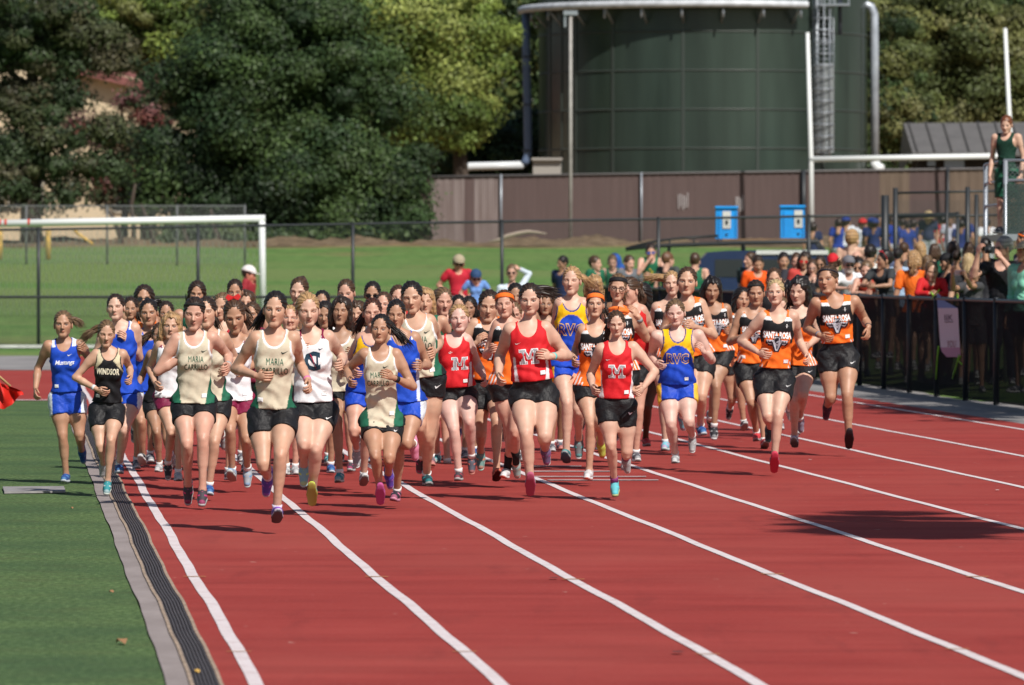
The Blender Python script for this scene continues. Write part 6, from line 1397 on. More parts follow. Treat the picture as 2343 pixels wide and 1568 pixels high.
# heads filling the back of the pack
for z, fx, top, chin, gy, lab, hr, sk, tp in (
  (3, 195, 68, 225, 1120, 'brown-haired runner with a high forehead above the white singlet runner', ('bun', HBR), PALE, (.35, .02, .05)),
  (3, 140, 225, 370, 1200, 'runner whose face shows in the gap right of the leader', ('pony', HBR, (.05, -.1)), PINK, (.55, .5, .4)),
  (3, 325, 142, 280, 1140, 'runner with flat black hair just right of the brown forehead', ('pony', HB, (0, -.1)), OLV, (.02, .1, .3)),
  (3, 340, 205, 350, 1190, 'runner with loose black hair left of the curly tan singlet runner', ('loose', HB), OLV, (.7, .7, .7)),
  (3, 462, 80, 230, 1130, 'smiling runner with light streaked hair in the back row left of the sunglasses', ('pony', HBR, (0, -.1)), PINK, (.1, .1, .12)),
  (3, 525, 205, 330, 1180, 'runner with reddish hair tied low hidden behind the auburn one', ('curly', HBR), FAIR, (.1, .1, .12)),
  (3, 610, 92, 235, 1125, 'dark-haired runner in sunglasses in the back row above the auburn one', ('pony', HB, (0, -.1)), TAN, (.02, .1, .3)),
  (3, 672, 150, 295, 1150, 'fair runner with centre parting below the back row sunglasses', ('pony', HBR, (0, -.1)), PINK, (.1, .1, .12)),
  (3, 752, 112, 255, 1130, 'brown-haired runner partly hidden behind the tall tan singlet', ('pony', HBR, (0, -.1)), PINK, (.5, .03, .03)),
  (3, 905, 130, 280, 1150, 'runner with blonde ponytail swinging behind the tall black-haired one', ('curly', HSB), FAIR, (.02, .12, .07)),
  (4, 430, 265, 390, 1230, 'dark-haired runner filling the gap left of the bent-arm orange runner', ('loose', HB), OLV, BLK),
  (4, 700, 300, 430, 1280, 'pink-faced runner in the gap just left of the large M runner', ('pony', HBR, (0, -.1)), PINK, (.8, .15, .02)),
  (4, 935, 270, 400, 1190, 'runner with dark hair hidden right of the large M runner', ('pony', HB, (0, -.1)), BRN, (.5, .03, .03)),
  (6, 620, 300, 420, 1230, 'runner seen only as a pale cheek behind the blonde front runner', ('pony', HLB, (0, -.1)), PALE, (.8, .15, .02)),
  (6, 680, 195, 340, 1220, 'black curly-haired runner between the blonde and the left-turned one', ('curly', HB), OLV, (.8, .15, .02)),
  (1, 1040, 300, 430, 1150, 'fair runner in the back row between the front left pair and the red ribbon', ('curly', HBR), FAIR, (.3, .02, .05)),
  (2, 830, 230, 370, 1200, 'runner with brown hair directly behind the leader', ('pony', HBR, (0, -.1)), FAIR, (.5, .45, .35)),
  (2, 600, 210, 345, 1180, 'runner with shadowed face between the red ribbon and the leader', ('loose', HBR), TAN, (.2, .02, .05))):
    hr = (hr[0], (HBR, HLB, HSB)[fx % 3])+hr[2:] if (hr[1] == HBR and 'brown' not in lab and 'reddish' not in lab) else hr
    run(z=z, label=lab, fx=fx, top=top, chin=chin, gy=gy, hair=hr, skin=sk, top_=('singlet', tp), det=0, bot=MCB, leg=1 if (fx+top) % 2 else -1, glasses='dark' if 'sunglasses in' in lab else None, yaw=(fx*7) % 21-10, sh=(S_BLK, S_TEAL, S_GRY, S_PNK, S_BLU, S_COR)[fx % 6:fx % 6+1], shut=fx % 2)
for k in R:
    if k.get('det') == 0: k.setdefault('res', .0135); k.setdefault('hres', .0055); k.setdefault('nst', 30)
# ---------------------------------------------------------------- spectators
GS = 'spectators along the fence'; SPC = []
def dF(xv): return 13.52/((xv-1171)/F+.0777)
def spec(back=.7, **k):
    xv = zc(k['z'], k['fx'], 0)[0]; k.setdefault('cat', 'spectator'); k.setdefault('group', GS)
    if 'd' not in k: k['d'] = (dF(xv)+3.2+back*1.5) if xv > 1400 else 146+back
    g = gz_at((xv-1171)/F*k['d'], k['d']); s = F/k['d']; tz = CH+(608-zc(k['z'], 0, k['top'])[1])/s
    k.setdefault('H', min(2.12, max(1.45, tz-g))); k['gz'] = g; k.setdefault('res', .014); k.setdefault('hres', .0052); k.setdefault('det', 0); k.setdefault('pose', 'stand'); k.setdefault('bot', ('shorts', (.05, .05, .06), .55)); k.setdefault('sock', None); k.setdefault('nst', 40)
    SPC.append(k)
TRO = ('trousers', (.03, .035, .05), 1.02)
spec(z=8, label='man in black shirt and sunglasses lifting a black camera at the fence', fx=1720, top=670, chin=965, yaw=-62, male=True, skin=PINK, hair=('short', HGR), glasses='dark', top_=('tee', (.012, .012, .015)), w=1.15, d=92.2, bot=TRO, res=.012, hres=.0045, ty=-12,
     J=dict(shL=(1470, 1060), shR=(1890, 1060), elL=(1330, 1200, -1), wrL=(1385, 915, -1), elR=(1905, 1230, -1), wrR=(1700, 965, -1)), handL=(.2, -.2, .8), handR=(-.5, -.2, .7))
spec(z=8, label='dark-haired woman in grey top holding up a pink phone over the fence', fx=1335, top=1075, chin=1295, yaw=-30, skin=TAN, hair=('pony', HB, (0, -.1)), top_=('tee', (.06, .06, .065)), back=.5,
     J=dict(shL=(1180, 1330), shR=(1420, 1330), elL=(1060, 1370, -1), wrL=(1050, 1190, -1), elR=(1290, 1330, -1), wrR=(1235, 1230, -1)), handL=(0, 0, .9), handR=(-.3, 0, .8))
spec(z=8, label='black-haired person behind the camera held by the man in black', fx=1490, top=692, chin=930, ty=170, yaw=170, male=True, skin=TAN, hair=('short', HB), top_=('tee', (.02, .02, .025)), back=3.0)
spec(z=8, label='blonde spectator with a braid seen from behind beside the phone', fx=1265, top=895, chin=1130, ty=175, yaw=175, skin=FAIR, hair=('loose', HBL), top_=('tee', (.03, .03, .035)), back=2.0)
spec(z=8, label='spectator in a black cap facing left between the red sleeve and the blonde braid', fx=965, top=900, chin=1115, yaw=-70, ty=-60, male=True, skin=OLV, hair=('short', HB), cap=(.012, .012, .015), top_=('tee', (.015, .015, .02)), back=1.6)
spec(z=8, label='girl in red sweater leaning both arms over the fence rail', fx=775, top=1000, chin=1262, yaw=10, pit=8, skin=FAIR, hair=('pony', HLB, (-.05, -.15)), top_=('long', (.55, .02, .025)), pose='lean', shut=1, back=.5, H=1.5)
spec(z=8, label='spectator in orange shirt with long wavy brown hair seen from behind', fx=550, top=862, chin=1075, ty=160, yaw=165, skin=TAN, hair=('curly', HSB), top_=('tee', (.90, .17, .02)), back=1.1, nst=110)
spec(z=8, label='boy in profile with red sunglasses pushed up on his dark hair, arms on the rail', fx=150, top=850, chin=1112, yaw=-72, ty=-35, male=True, skin=OLV, hair=('short', HB), glasses='red', gup=1, top_=('tee', (.04, .045, .05)), pose='lean', back=.5, H=1.74)
spec(z=8, label='short-haired brunette spectator behind the boy with red sunglasses', fx=420, top=752, chin=950, ty=150, yaw=150, male=True, skin=TAN, hair=('short', HBR), top_=('tee', (.1, .12, .2)), back=4)
spec(z=8, label='dark-haired spectator in pale blue shirt behind the orange shirt', fx=335, top=830, chin=1020, ty=170, yaw=150, male=True, skin=TAN, hair=('short', HB), top_=('tee', (.35, .48, .65)), back=2.5)
spec(z=8, label='light brown long-haired spectator above the orange shirt seen from behind', fx=635, top=738, chin=930, ty=180, yaw=160, skin=FAIR, hair=('loose', HSB), top_=('tee', (.1, .1, .1)), back=5)
spec(z=8, label='spectator with wavy light brown hair above the girl in red', fx=815, top=775, chin=960, ty=175, yaw=180, skin=FAIR, hair=('curly', HBR), top_=('tee', (.12, .1, .1)), back=4.2)
spec(z=8, label='grey blonde spectator right behind the girl in red', fx=725, top=920, chin=1100, ty=170, yaw=150, skin=FAIR, hair=('loose', HLB), top_=('tee', (.3, .25, .25)), back=2.1)
spec(z=8, label='big dark curly head in the crowd left of the man in black', fx=1060, top=738, chin=940, ty=180, yaw=180, skin=OLV, hair=('curly', HD), top_=('tee', (.02, .12, .07)), back=4.0, nst=70)
spec(z=8, label='brown curly-haired spectator between the dark curls and the black hair', fx=1265, top=755, chin=940, ty=180, yaw=170, skin=TAN, hair=('curly', HBR), top_=('tee', (.04, .04, .05)), back=4.6)
spec(z=8, label='spectator in green shirt behind the black cap', fx=1110, top=860, chin=1040, ty=170, yaw=150, male=True, skin=TAN, hair=('short', HD), top_=('tee', (.02, .14, .07)), back=2.6)
spec(z=8, label='person in mint sleeve and wide tan sun hat at the right edge', fx=2000, top=740, chin=1010, yaw=-60, ty=-50, skin=TAN, hair=('pony', HBR, (0, -.1)), cap=(.42, .36, .26), brim=.17, top_=('long', (.25, .62, .45)), d=90.2)
spec(z=8, label='person with orange band round dark hair above the tan sun hat at right edge', fx=1975, top=610, chin=800, yaw=-100, ty=-80, skin=TAN, hair=('short', HD), band=((.85, .16, .02), .012), top_=('tee', (.1, .1, .12)), back=3.5)
spec(z=7, label='bearded man in grey cap and white shirt resting on the fence', fx=345, top=440, chin=552, yaw=12, male=True, skin=PINK, hair=('short', HGR), beard=(.4, .38, .36), cap=(.16, .16, .18), glasses='dark', top_=('tee', (.75, .77, .80)), pose='lean', back=.5, H=1.66)
spec(z=7, label='smiling short-haired boy in red tank leaning on the rail beside the grey cap man', fx=458, top=470, chin=592, yaw=-14, male=True, skin=PINK, hair=('short', HLB), top_=('singlet', (.5, .05, .03)), pose='lean', back=.5, H=1.62)
spec(z=7, label='dark-haired boy in sunglasses tucked behind the smiling boy', fx=412, top=458, chin=570, yaw=-20, male=True, skin=TAN, hair=('short', HB), glasses='dark', top_=('tee', (.03, .03, .04)), back=1.4)
spec(z=7, label='balding man seen from behind above the grey cap', fx=396, top=412, chin=520, ty=165, yaw=160, male=True, skin=PINK, hair=('bald', HD), top_=('tee', (.1, .1, .12)), back=2.4)
spec(z=7, label='black-haired spectator in white seen from behind, right of the balding man', fx=480, top=368, chin=490, ty=175, yaw=160, male=True, skin=OLV, hair=('short', HB), top_=('tee', (.7, .7, .66)), back=3.2)
spec(z=7, label='tall shirtless blond boy seen from behind standing above the crowd', fx=368, top=274, chin=402, ty=165, yaw=150, male=True, skin=PALE, hair=('short', HSB), top_=('bare', (.6, .4, .3)), back=5.0)
spec(z=7, label='spectator in red bandana above the sunglasses girls', fx=248, top=428, chin=530, yaw=-10, male=True, skin=TAN, hair=('short', HD), cap=(.55, .02, .03), top_=('tee', (.05, .05, .06)), back=2.6)
spec(z=7, label='girl in sunglasses with dark hair left of the red bandana', fx=168, top=440, chin=535, yaw=-12, skin=TAN, hair=('loose', HD), glasses='dark', top_=('tee', (.03, .03, .03)), back=2.2)
spec(z=7, label='girl in clear glasses propping her chin on a hand with a white watch', fx=120, top=462, chin=562, yaw=-8, skin=PINK, hair=('loose', HBR), glasses='clear', top_=('tee', (.03, .03, .035)), pose='chin', back=1.5, watchL=(.8, .8, .8))
spec(z=7, label='dark curly-haired girl in red sunglasses by the propped chin girl', fx=70, top=415, chin=522, yaw=-8, skin=TAN, hair=('curly', HD), glasses='red', top_=('tee', (.5, .06, .05)), back=2.2)
spec(z=7, label='boy holding a hand to his face left of the red sunglasses girl', fx=20, top=420, chin=525, yaw=-5, male=True, skin=PINK, hair=('short', HBR), top_=('tee', (.03, .03, .04)), pose='chin', back=2.2)
spec(z=11, label='black-haired boy in dark shirt right of the boy in bright orange', fx=1045, top=10, chin=228, yaw=10, male=True, skin=TAN, hair=('short', HB), top_=('tee', (.02, .02, .025)), back=2.0)
spec(z=11, label='boy in bright orange polo looking down in front of the blue vehicle', fx=722, top=45, chin=262, yaw=6, pit=16, male=True, skin=TAN, hair=('short', HD), top_=('tee', (.85, .10, .01)), back=1.2, shut=1)
spec(z=11, label='brown-haired boy turned left behind the orange polo', fx=622, top=8, chin=205, yaw=-55, ty=-40, male=True, skin=PINK, hair=('short', HBR), top_=('tee', (.03, .05, .05)), back=3.2)
spec(z=0, label='man in straw hat and grey patterned shirt with a fist at his face', fx=1659/.60486, top=553/.60486, chin=602/.60486, yaw=-50, ty=-25, male=True, skin=PINK, hair=('short', HD), cap=(.35, .26, .14), brim=.19, w=1.1, top_=('tee', kit_pattern((.40, .44, .46), (.12, .14, .15))), pose='chin', back=1.0, H=1.84)
spec(z=10, label='black-haired man in navy shirt facing left, leftmost spectator before the vehicle', fx=105, top=262, chin=470, yaw=-55, ty=-40, male=True, skin=OLV, hair=('short', HB), top_=('tee', (.02, .03, .08)), back=.5)
spec(z=10, label='boy with bowl-cut brown hair facing right beside the green singlets', fx=590, top=260, chin=500, yaw=58, ty=50, male=True, skin=PINK, hair=('short', HBR), top_=('tee', (.02, .13, .07)), back=3.0)
spec(z=10, label='fair boy in green singlet with a bright blue hood behind his head', fx=845, top=242, chin=502, yaw=-4, male=True, skin=PINK, hair=('short', HLB), top_=('singlet', (.02, .14, .07)), back=2.2, hood=(.03, .12, .5))
spec(z=10, label='boy in grey shirt with fringe looking right next to the blue hood', fx=1088, top=252, chin=520, yaw=30, male=True, skin=PINK, hair=('short', HBR), top_=('tee', (.13, .14, .16)), back=2.0)
spec(z=10, label='tall boy in blue sunglasses and green singlet with yellow diamond, hand on chin', fx=1410, top=75, chin=335, yaw=0, male=True, skin=PINK, hair=('short', HD), glasses='blue', top_=('singlet', (.02, .14, .07)), pose='chin', back=2.4, txt=[('emblem', poly_geo([[(-.5, 0), (0, .5), (.5, 0), (0, -.5)]]), -.02, .62, .12, .12, (.75, .50, .03), 0), ('emblem', poly_geo([[(-.5, 0), (0, .5), (.5, 0), (0, -.5)]]), -.02, .62, .075, .075, (.02, .10, .05), 1)])
spec(z=10, label='boy with cropped ginger hair turned away to the right', fx=1665, top=206, chin=445, ty=140, yaw=125, male=True, skin=PINK, hair=('short', (.13, .06, .03)), top_=('tee', (.06, .07, .07)), back=3.0)
spec(z=10, label='boy in green singlet seen from behind with cropped brown hair', fx=2060, top=216, chin=455, ty=170, yaw=170, male=True, skin=PINK, hair=('short', HBR), top_=('singlet', (.02, .14, .07)), back=2.0)
for i, (x, y, ch_, lab, hr, sk, tp, ty_) in enumerate(((1908, 598, 640, 'dark-haired spectator in teal top behind the fence, first right of the pack', ('loose', HD), TAN, (.03, .18, .2), -20), (1938, 585, 630, 'boy in maroon shirt standing behind the bearded man', ('short', HB), OLV, (.2, .02, .04), 10),
    (1992, 592, 636, 'girl in black hoodie between the white back and the boy in profile', ('loose', HBR), PINK, (.02, .02, .022), -15), (2062, 600, 645, 'boy in dark green shirt half hidden behind the orange shirt', ('short', HD), TAN, (.02, .08, .05), -10), (2098, 585, 628, 'spectator in navy hoodie with brown curls in the second row', ('curly', HBR), FAIR, (.02, .03, .08), 170),
    (2148, 580, 622, 'boy in black shirt looking left above the girl in red', ('short', HB), OLV, (.015, .015, .018), -60), (2192, 598, 642, 'woman in charcoal top between the black cap and the phone', ('loose', HB), TAN, (.04, .04, .045), -35), (2235, 575, 618, 'boy in dark blue shirt behind the raised phone', ('short', HBR), PINK, (.02, .05, .14), -40))):
    spec(z=0, label=lab, fx=x/.60486, top=y/.60486, chin=ch_/.60486, yaw=ty_, ty=ty_*.6, male=hr[0] == 'short', skin=sk, hair=hr, top_=('tee', tp), back=1.5+.5*(i % 3))
HN = dict(black=HB, brown=HBR, blonde=HBL, auburn=HRD)
for i, (x, y, hn, cn, cl, ty_) in enumerate(((1884, 600, 'brown', 'white', (.6, .6, .6), 20), (1920, 572, 'black', 'purple', (.12, .03, .2), 175), (1956, 604, 'blonde', 'grey', (.12, .12, .13), -10), (1975, 570, 'brown', 'dark red', (.3, .02, .03), 170), (2015, 578, 'blonde', 'black', (.02, .02, .02), -30), (2045, 572, 'black', 'olive', (.1, .11, .04), 180), (2078, 610, 'brown', 'tan', (.4, .3, .2), 10),
   (2112, 612, 'black', 'bright blue', (.02, .12, .5), -20), (2128, 568, 'auburn', 'dark grey', (.06, .06, .06), 160), (2172, 572, 'black', 'brown', (.08, .05, .03), 175), (2206, 568, 'brown', 'navy', (.02, .03, .1), 180), (2250, 600, 'auburn', 'green', (.02, .14, .07), -40), (2262, 566, 'black', 'maroon', (.2, .02, .04), 170), (2325, 590, 'black', 'white', (.62, .62, .62), -60), (1862, 606, 'black', 'yellow', (.7, .5, .05), 0), (1838, 596, 'blonde', 'dark blue', (.02, .04, .2), 30))):
    male = i % 2 == 0; spec(z=0, label='%s with %s hair and %s top packed into the rows behind the low fence' % (('boy' if male else 'girl'), hn, cn), fx=x/.60486, top=y/.60486, chin=(y+41)/.60486, yaw=ty_, ty=ty_*.8, male=male, skin=(TAN, PINK, OLV)[i % 3], hair=('short' if male else ('loose', 'curly', 'pony')[i % 3], HN[hn]), top_=('tee', cl), back=3.6+(i % 4)*.8)
GB = 'people watching from the grass behind'
spec(z=9, label='man in white cap and red shirt in profile facing right by the goal post', fx=480, top=285, chin=680, yaw=80, ty=70, pit=12, male=True, skin=(.5, .2, .13), hair=('short', HD), cap=(.72, .70, .68), top_=('tee', (.30, .03, .04)), d=137, group=GB, w=1.05)
spec(z=4, label='man in khaki cap and red shirt with hands on hips beyond the pack', fx=367, top=22, chin=130, yaw=8, male=True, skin=(.55, .26, .18), hair=('short', HD), cap=(.38, .32, .22), glasses='dark', w=1.2, top_=('tee', (.50, .02, .04)), pose='hips', d=144, group=GB)
spec(z=4, label='woman in navy cap and light blue shirt beside the khaki cap man', fx=470, top=108, chin=208, yaw=8, skin=PINK, hair=('pony', HBR, (0, -.1)), cap=(.03, .07, .16), glasses='dark', top_=('tee', (.15, .30, .65)), pose='hips', d=138, group=GB, H=1.6)
spec(z=4, label='person in white shirt shading eyes with a raised arm left of the tall fence post', fx=683, top=75, chin=185, yaw=-5, male=True, skin=PINK, hair=('short', HLB), glasses='dark', top_=('long', (.62, .70, .80)), d=143, group=GB,
     J=dict(shL=(610, 215), shR=(745, 205), elR=(785, 135), wrR=(725, 105)), handR=(-.8, 0, .2))
for (fx, top, chin, ty, cap, col, lab, hr) in ((22, 438, 600, 170, (.02, .04, .15), (.02, .035, .12), 'football player in navy with blue cap, left of the thick black post', 'short'), (82, 400, 540, 30, None, (.02, .05, .25), 'football player in blue facing us just left of the thick black post', 'short'),
   (262, 410, 560, 60, None, (.02, .05, .30), 'football player between the two black posts', 'short'), (382, 430, 570, 200, None, (.02, .05, .28), 'football player right of the second black post seen from behind', 'short'), (450, 470, 600, 210, None, (.02, .05, .25), 'shorter football player in blue beside the navy back', 'short'),
   (530, 440, 600, 180, None, (.02, .035, .12), 'broad football player in navy turned away, left of the straw hat', 'short'), (650, 450, 590, 150, None, (.02, .05, .28), 'football player in blue just left of the straw hat', 'short'), (735, 345, 520, -10, 'hat', (.03, .04, .08), 'coach in a dark brimmed straw hat among the football players', 'short'),
   (915, 395, 560, 190, None, (.55, .015, .025), 'player in red shirt with a white 8 on his back', 'short'), (1012, 402, 545, 20, None, (.5, .5, .6), 'player in white and blue right of the red shirt', 'short'), (1165, 455, 600, 180, None, (.02, .035, .14), 'football player in navy left of the double black posts', 'short'),
   (1215, 395, 530, 160, None, (.02, .04, .16), 'taller football player behind the navy shirt by the double posts', 'short'), (1505, 435, 590, 185, None, (.72, .72, .76), 'player in plain white shirt right of the double black posts', 'short')):
    spec(z=8, label=lab, fx=fx, top=top, chin=chin, ty=ty, yaw=ty, male=True, skin=(TAN, BRN, OLV)[fx % 3], hair=(hr, HB if fx % 2 else HD), cap=(.40, .30, .16) if cap == 'hat' else cap, brim=.2 if cap == 'hat' else 0, top_=('tee', col), w=1.15, d=188+(fx % 7)*1.5, group='football players on the field behind', H=1.84, cat='football player', bot=('trousers', (.4, .42, .45), .95), shoes=0,
         txtback=1, txt=[('number', T_('8'), 0, .62, .20, .26, (.8, .8, .8), 0)] if col[0] > .5 and col[1] < .1 else None)
for (fx, top, chin, ty, cap, col, lab) in ((285, 205, 300, 170, None, (.02, .05, .28), 'football player in blue leftmost of the group behind the blond boy'), (330, 195, 285, 160, (.02, .04, .2), (.70, .72, .78), 'player in white with blue cap behind the blond boy'), (434, 208, 290, 10, (.5, .03, .03), (.65, .66, .72), 'player in white with red cap right of the blond boy'), (488, 205, 300, 180, (.02, .05, .22), (.02, .035, .12), 'football player in navy and blue cap right beside the red cap player'), (120, 230, 330, 180, None, (.02, .03, .08), 'player in navy beside the right upright of the blue box on the roof')):
    spec(z=7, label=lab, fx=fx, top=top, chin=chin, ty=ty, yaw=ty, male=True, skin=(TAN, BRN, OLV)[fx % 3], hair=('short', HD), cap=cap, top_=('tee', col), w=1.12, d=186+(fx % 5)*1.3, group='football players on the field behind', H=1.84, cat='football player', bot=('trousers', (.4, .42, .45), .95), shoes=0)
spec(z=12, label='red-haired boy in dark green singlet standing at the stand rail above the crowd', fx=1292, top=622, chin=722, yaw=-18, ty=-25, pit=8, male=True, skin=PALE, hair=('short', HRD), top_=('singlet', (.012, .045, .03)), d=97.4, H=1.78, w=.9, pose='stand', group=None, bot=('shorts', (.015, .10, .055), .9), res=.012)
t1 = time.time()
for i, p in enumerate(R+SPC):
    if p.get('sh') == (): p.pop('sh')
    try: root, J = build_person(p)
    except Exception as e:
        import traceback; traceback.print_exc(); print('FAILED', p['label']); continue
    p['_J'] = J; p['_root'] = root
print('people', len(R)+len(SPC), time.time()-t1)
# ================================================================ vehicle, boxes, stand, banner, flag
dv = 158.0; sv = F/dv; vg = gz_at(4, dv)
NAVY = mat('navy_car_paint', (.012, .028, .095), .25, .6, coat=.5); GLS = mat('window_glass'); CHR = mat('bright_trim', (.72, .72, .72), .3, .5); TYR = mat('tyre_rubber', (.02, .02, .02), .8)
vx0, vx1 = W(1500, 0, dv)[0], W(1890, 0, dv)[0]; zr_ = W(0, 574, dv)[2]; vl = vx1-vx0
vh = empty('parked_van', ((vx0+vx1)/2, dv, vg), 'dark blue van parked behind the crowd with a roof rack carrying two bright blue boxes', 'van')
prof = [(0, .35), (0, .95), (.10, 1.05), (.30, .98*(zr_-vg)), (.42, (zr_-vg)), (.98, (zr_-vg)+.03), (1.0, (zr_-vg)-.10), (1.0, .35)]
V = [(vx0+t*vl, dv-.9, vg+z) for t, z in prof]+[(vx0+t*vl, dv+.9, vg+z) for t, z in prof]; n = len(prof)
mesh_obj('body', V, [list(range(n))[::-1], list(range(n, 2*n))]+[[i, (i+1) % n, n+(i+1) % n, n+i] for i in range(n)], NAVY, vh, smooth=False)
for t0, t1 in ((.34, .50), (.53, .72), (.75, .95)):
    b = MB(); b.box((vx0+vl*(t0+t1)/2, dv-.905, zr_-.42), (vl*(t1-t0), .03, .42)); b.build('side_window', GLS, vh)
b = MB(); b.box((vx0+vl*.79, dv-.92, zr_-.04), (vl*.42, .05, .10)); b.build('roof_trim', CHR, vh)
for t in (.18, .80):
    for q in (-1, 1):
        a = np.linspace(0, 2*math.pi, 25)[:-1]; c = (vx0+vl*t, dv+q*.82, vg+.34); b = MB(); b.tube([np.array(c)+(0, -.11, 0), np.array(c)+(0, .11, 0)], .34, 22); w_ = b.build('wheel', TYR, vh); b = MB(); b.tube([np.array(c)+(0, q*.08, 0), np.array(c)+(0, q*.125, 0)], .2, 16); b.build('rim', GALV, w_)
BR = mat('rack_black', (.015, .016, .018), .45, .4)
rk = empty('roof_rack', (vx0, dv, zr_), 'long black ladder rack on top of the dark blue van', 'rack')
rz = W(0, 553, dv)[2]
for q in (-.75, .75):
    b = MB(); b.tube([W(1432, 570, dv)+(0, q, 0), W(1500, 563, dv)+(0, q, 0), W(1700, 556, dv)+(0, q, 0), W(1868, 553, dv)+(0, q, 0), W(1880, 572, dv)+(0, q, 0), W(1882, 600, dv)+(0, q, 0)], .05, 8); b.build('rack_rail', BR, rk, smooth=True)
    b = MB(); b.tube([W(1440, 566, dv)+(0, q, 0), W(1500, 552, dv)+(0, q, 0), W(1560, 545, dv)+(0, q, 0), W(1640, 540, dv)+(0, q, 0)], .03, 8); b.build('rack_rail', BR, rk, smooth=True)
for x, y in ((1480, 567), (1530, 562), (1585, 559), (1640, 557), (1860, 553)):
    b = MB(); b.tube([W(x, y, dv)+(0, -.75, 0), W(x, y, dv)+(0, .75, 0)], .03, 6); b.tube([W(x, y, dv)+(0, -.75, 0), W(x, y-12, dv)+(0, -.75, 0)], .025, 6); b.build('crossbar', BR, rk, smooth=True)
for x in (1530, 1700, 1850):
    for q in (-.75, .75): b = MB(); b.tube([W(x, 556, dv)+(0, q, 0), (W(x, 0, dv)[0], dv+q, zr_-.02)], .03, 6); b.build('rack_leg', BR, rk, smooth=True)
b = MB(); c0 = W(1650, 553, dv); c1 = W(1866, 550, dv); b.box(((c0[0]+c1[0])/2, dv, c1[2]+.01), (c1[0]-c0[0], 1.3, .05)); o = b.build('plank', mat('plank_wood', (.28, .17, .09), .8, noise=(3, .3, 5, (1, 8, 1)))); tag(o, 'wooden plank lying on the van rack under the blue boxes', 'plank')
CY = mat('cyan_plastic', (.015, .32, .85), .45, .4, noise=(3, .08, 3))
for (x0, x1, y0, y1, wx, lab) in ((1636, 1688, 476, 549, 1662, 'bright blue box with a white window, left one on the van rack'), (1784, 1842, 474, 547, 1826, 'bright blue box with door and side window, right one on the van rack')):
    A, B = W(x0, y1, dv-.3), W(x1, y0, dv-.3); ww, hh = B[0]-A[0], B[2]-A[2]; zc0 = A[2]+.02
    bx = empty('blue_box', ((A[0]+B[0])/2, dv-.0, zc0), lab, 'box', 'bright blue boxes on the van roof')
    b = MB(); b.box(((A[0]+B[0])/2, dv, zc0+hh/2), (ww*.94, .6, hh)); b.build('case', CY, bx)
    b = MB(); b.box(((A[0]+B[0])/2, dv-.02, zc0+hh), (ww, .68, .05)); b.build('lid', CY, bx)
    wxx = W(wx, 0, dv-.3)[0]; b = MB(); b.box((wxx, dv-.31, zc0+hh*.60), (.20, .03, .42)); b.build('window', mat('box_window', (.62, .62, .60), .4, .4), bx)
    b = MB(); b.box((wxx, dv-.33, zc0+hh*.52), (.06, .02, .10)); b.build('latch', BLK_M, bx)
    b = MB(); b.box((wxx-.0, dv-.31, zc0+hh*.14), (.05, .03, .04)); b.build('port', BLK_M, bx)
    for q in (.15, .9): b = MB(); b.box((A[0]+ww*q, dv-.312, zc0+hh*.45), (.012, .02, hh*.8)); b.build('edge_strip', mat('box_edge', (.01, .16, .42), .5), bx)
# stand at right edge
ds = 98.0; st = empty('bleacher_stand', (W(2320, 0, ds)[0], ds, 0), 'end of a metal spectator stand with railing and wire mesh at the right edge', 'stand')
px0 = W(2282, 0, ds)[0]; pz = (SPC[-1]['_J']['anL'][2]-.10 if '_J' in SPC[-1] else 2.3)
b = MB(); b.box((px0+2.0, ds+1.2, pz-.05), (4.0, 4.4, .10)); b.build('deck', GALV, st)
for x in (0, 1.3, 2.6):
    for y in (-.9, 3.2): b = MB(); b.tube([(px0+.05+x, ds+y, -.02), (px0+.05+x, ds+y, pz+1.1)], .035, 8); b.build('stand_post', GALV, st, smooth=True)
for k in (.45, .8, 1.1):
    b = MB(); b.tube([(px0+.05, ds-.9, pz+k), (px0+.05, ds+3.2, pz+k)], .025, 8); b.tube([(px0+.05, ds-.9, pz+k), (px0+4, ds-.9, pz+k)], .025, 8); b.build('guard_rail', GALV, st, smooth=True)
sheet('wire_mesh', [(px0+.05, ds+3.2, pz), (px0+.05, ds-.9, pz), (px0+3, ds-.9, pz)], 1.05, mesh_mat('stand_mesh', (.16, .17, .19), .07, .006), st)
sheet('side_panel', [(px0+.02, ds-.93, pz-.05), (px0+3, ds-.93, pz-.05)], .80, mesh_mat('stand_screen', (.03, .05, .045), .07, .02, base=.72), st)
sheet('wire_mesh', [(px0+.35, ds-.88, .4), (px0+3, ds-.88, .4)], pz-.5, mesh_mat('stand_mesh'if False else 'stand_mesh', (.45, .47, .5), .07, .009), st)
b = MB(); b.box((px0+1.9, ds+1.1, pz-.9), (3.0, 3.4, .05)); b.box((px0+1.9, ds+.4, pz-1.5), (3.4, 2.0, .05)); b.build('bench', GALV, st)
# banner tied to the fence
def fpt(x, y): d = dF(x)-.12; return W(x, y, d)
bn = empty('fence_banner', tuple(fpt(2170, 740)*(1, 1, 0)), 'white poster hanging crooked on the low fence with a blue folded top corner', 'banner')
rows = [(672, 2142, 2146), (690, 2143, 2183-20), (705, 2144, 2190), (712, 2145, 2191), (760, 2148, 2193), (795, 2151, 2195), (805, 2154, 2196), (817, 2165, 2197)]
V = []; nC = 6
for j, (y, xl, xr) in enumerate(rows):
    for i in range(nC): t = i/(nC-1); p = fpt(xl+(xr-xl)*t, y); V.append(p+np.array((0, -.02-.02*math.sin(t*5+j*.8), 0)))
Pq = []; mi_ = []
for j in range(len(rows)-1):
    for i in range(nC-1): Pq.append([j*nC+i, (j+1)*nC+i, (j+1)*nC+i+1, j*nC+i+1]); mi_.append(1 if j < 2 else (2 if j >= 5 else 0))
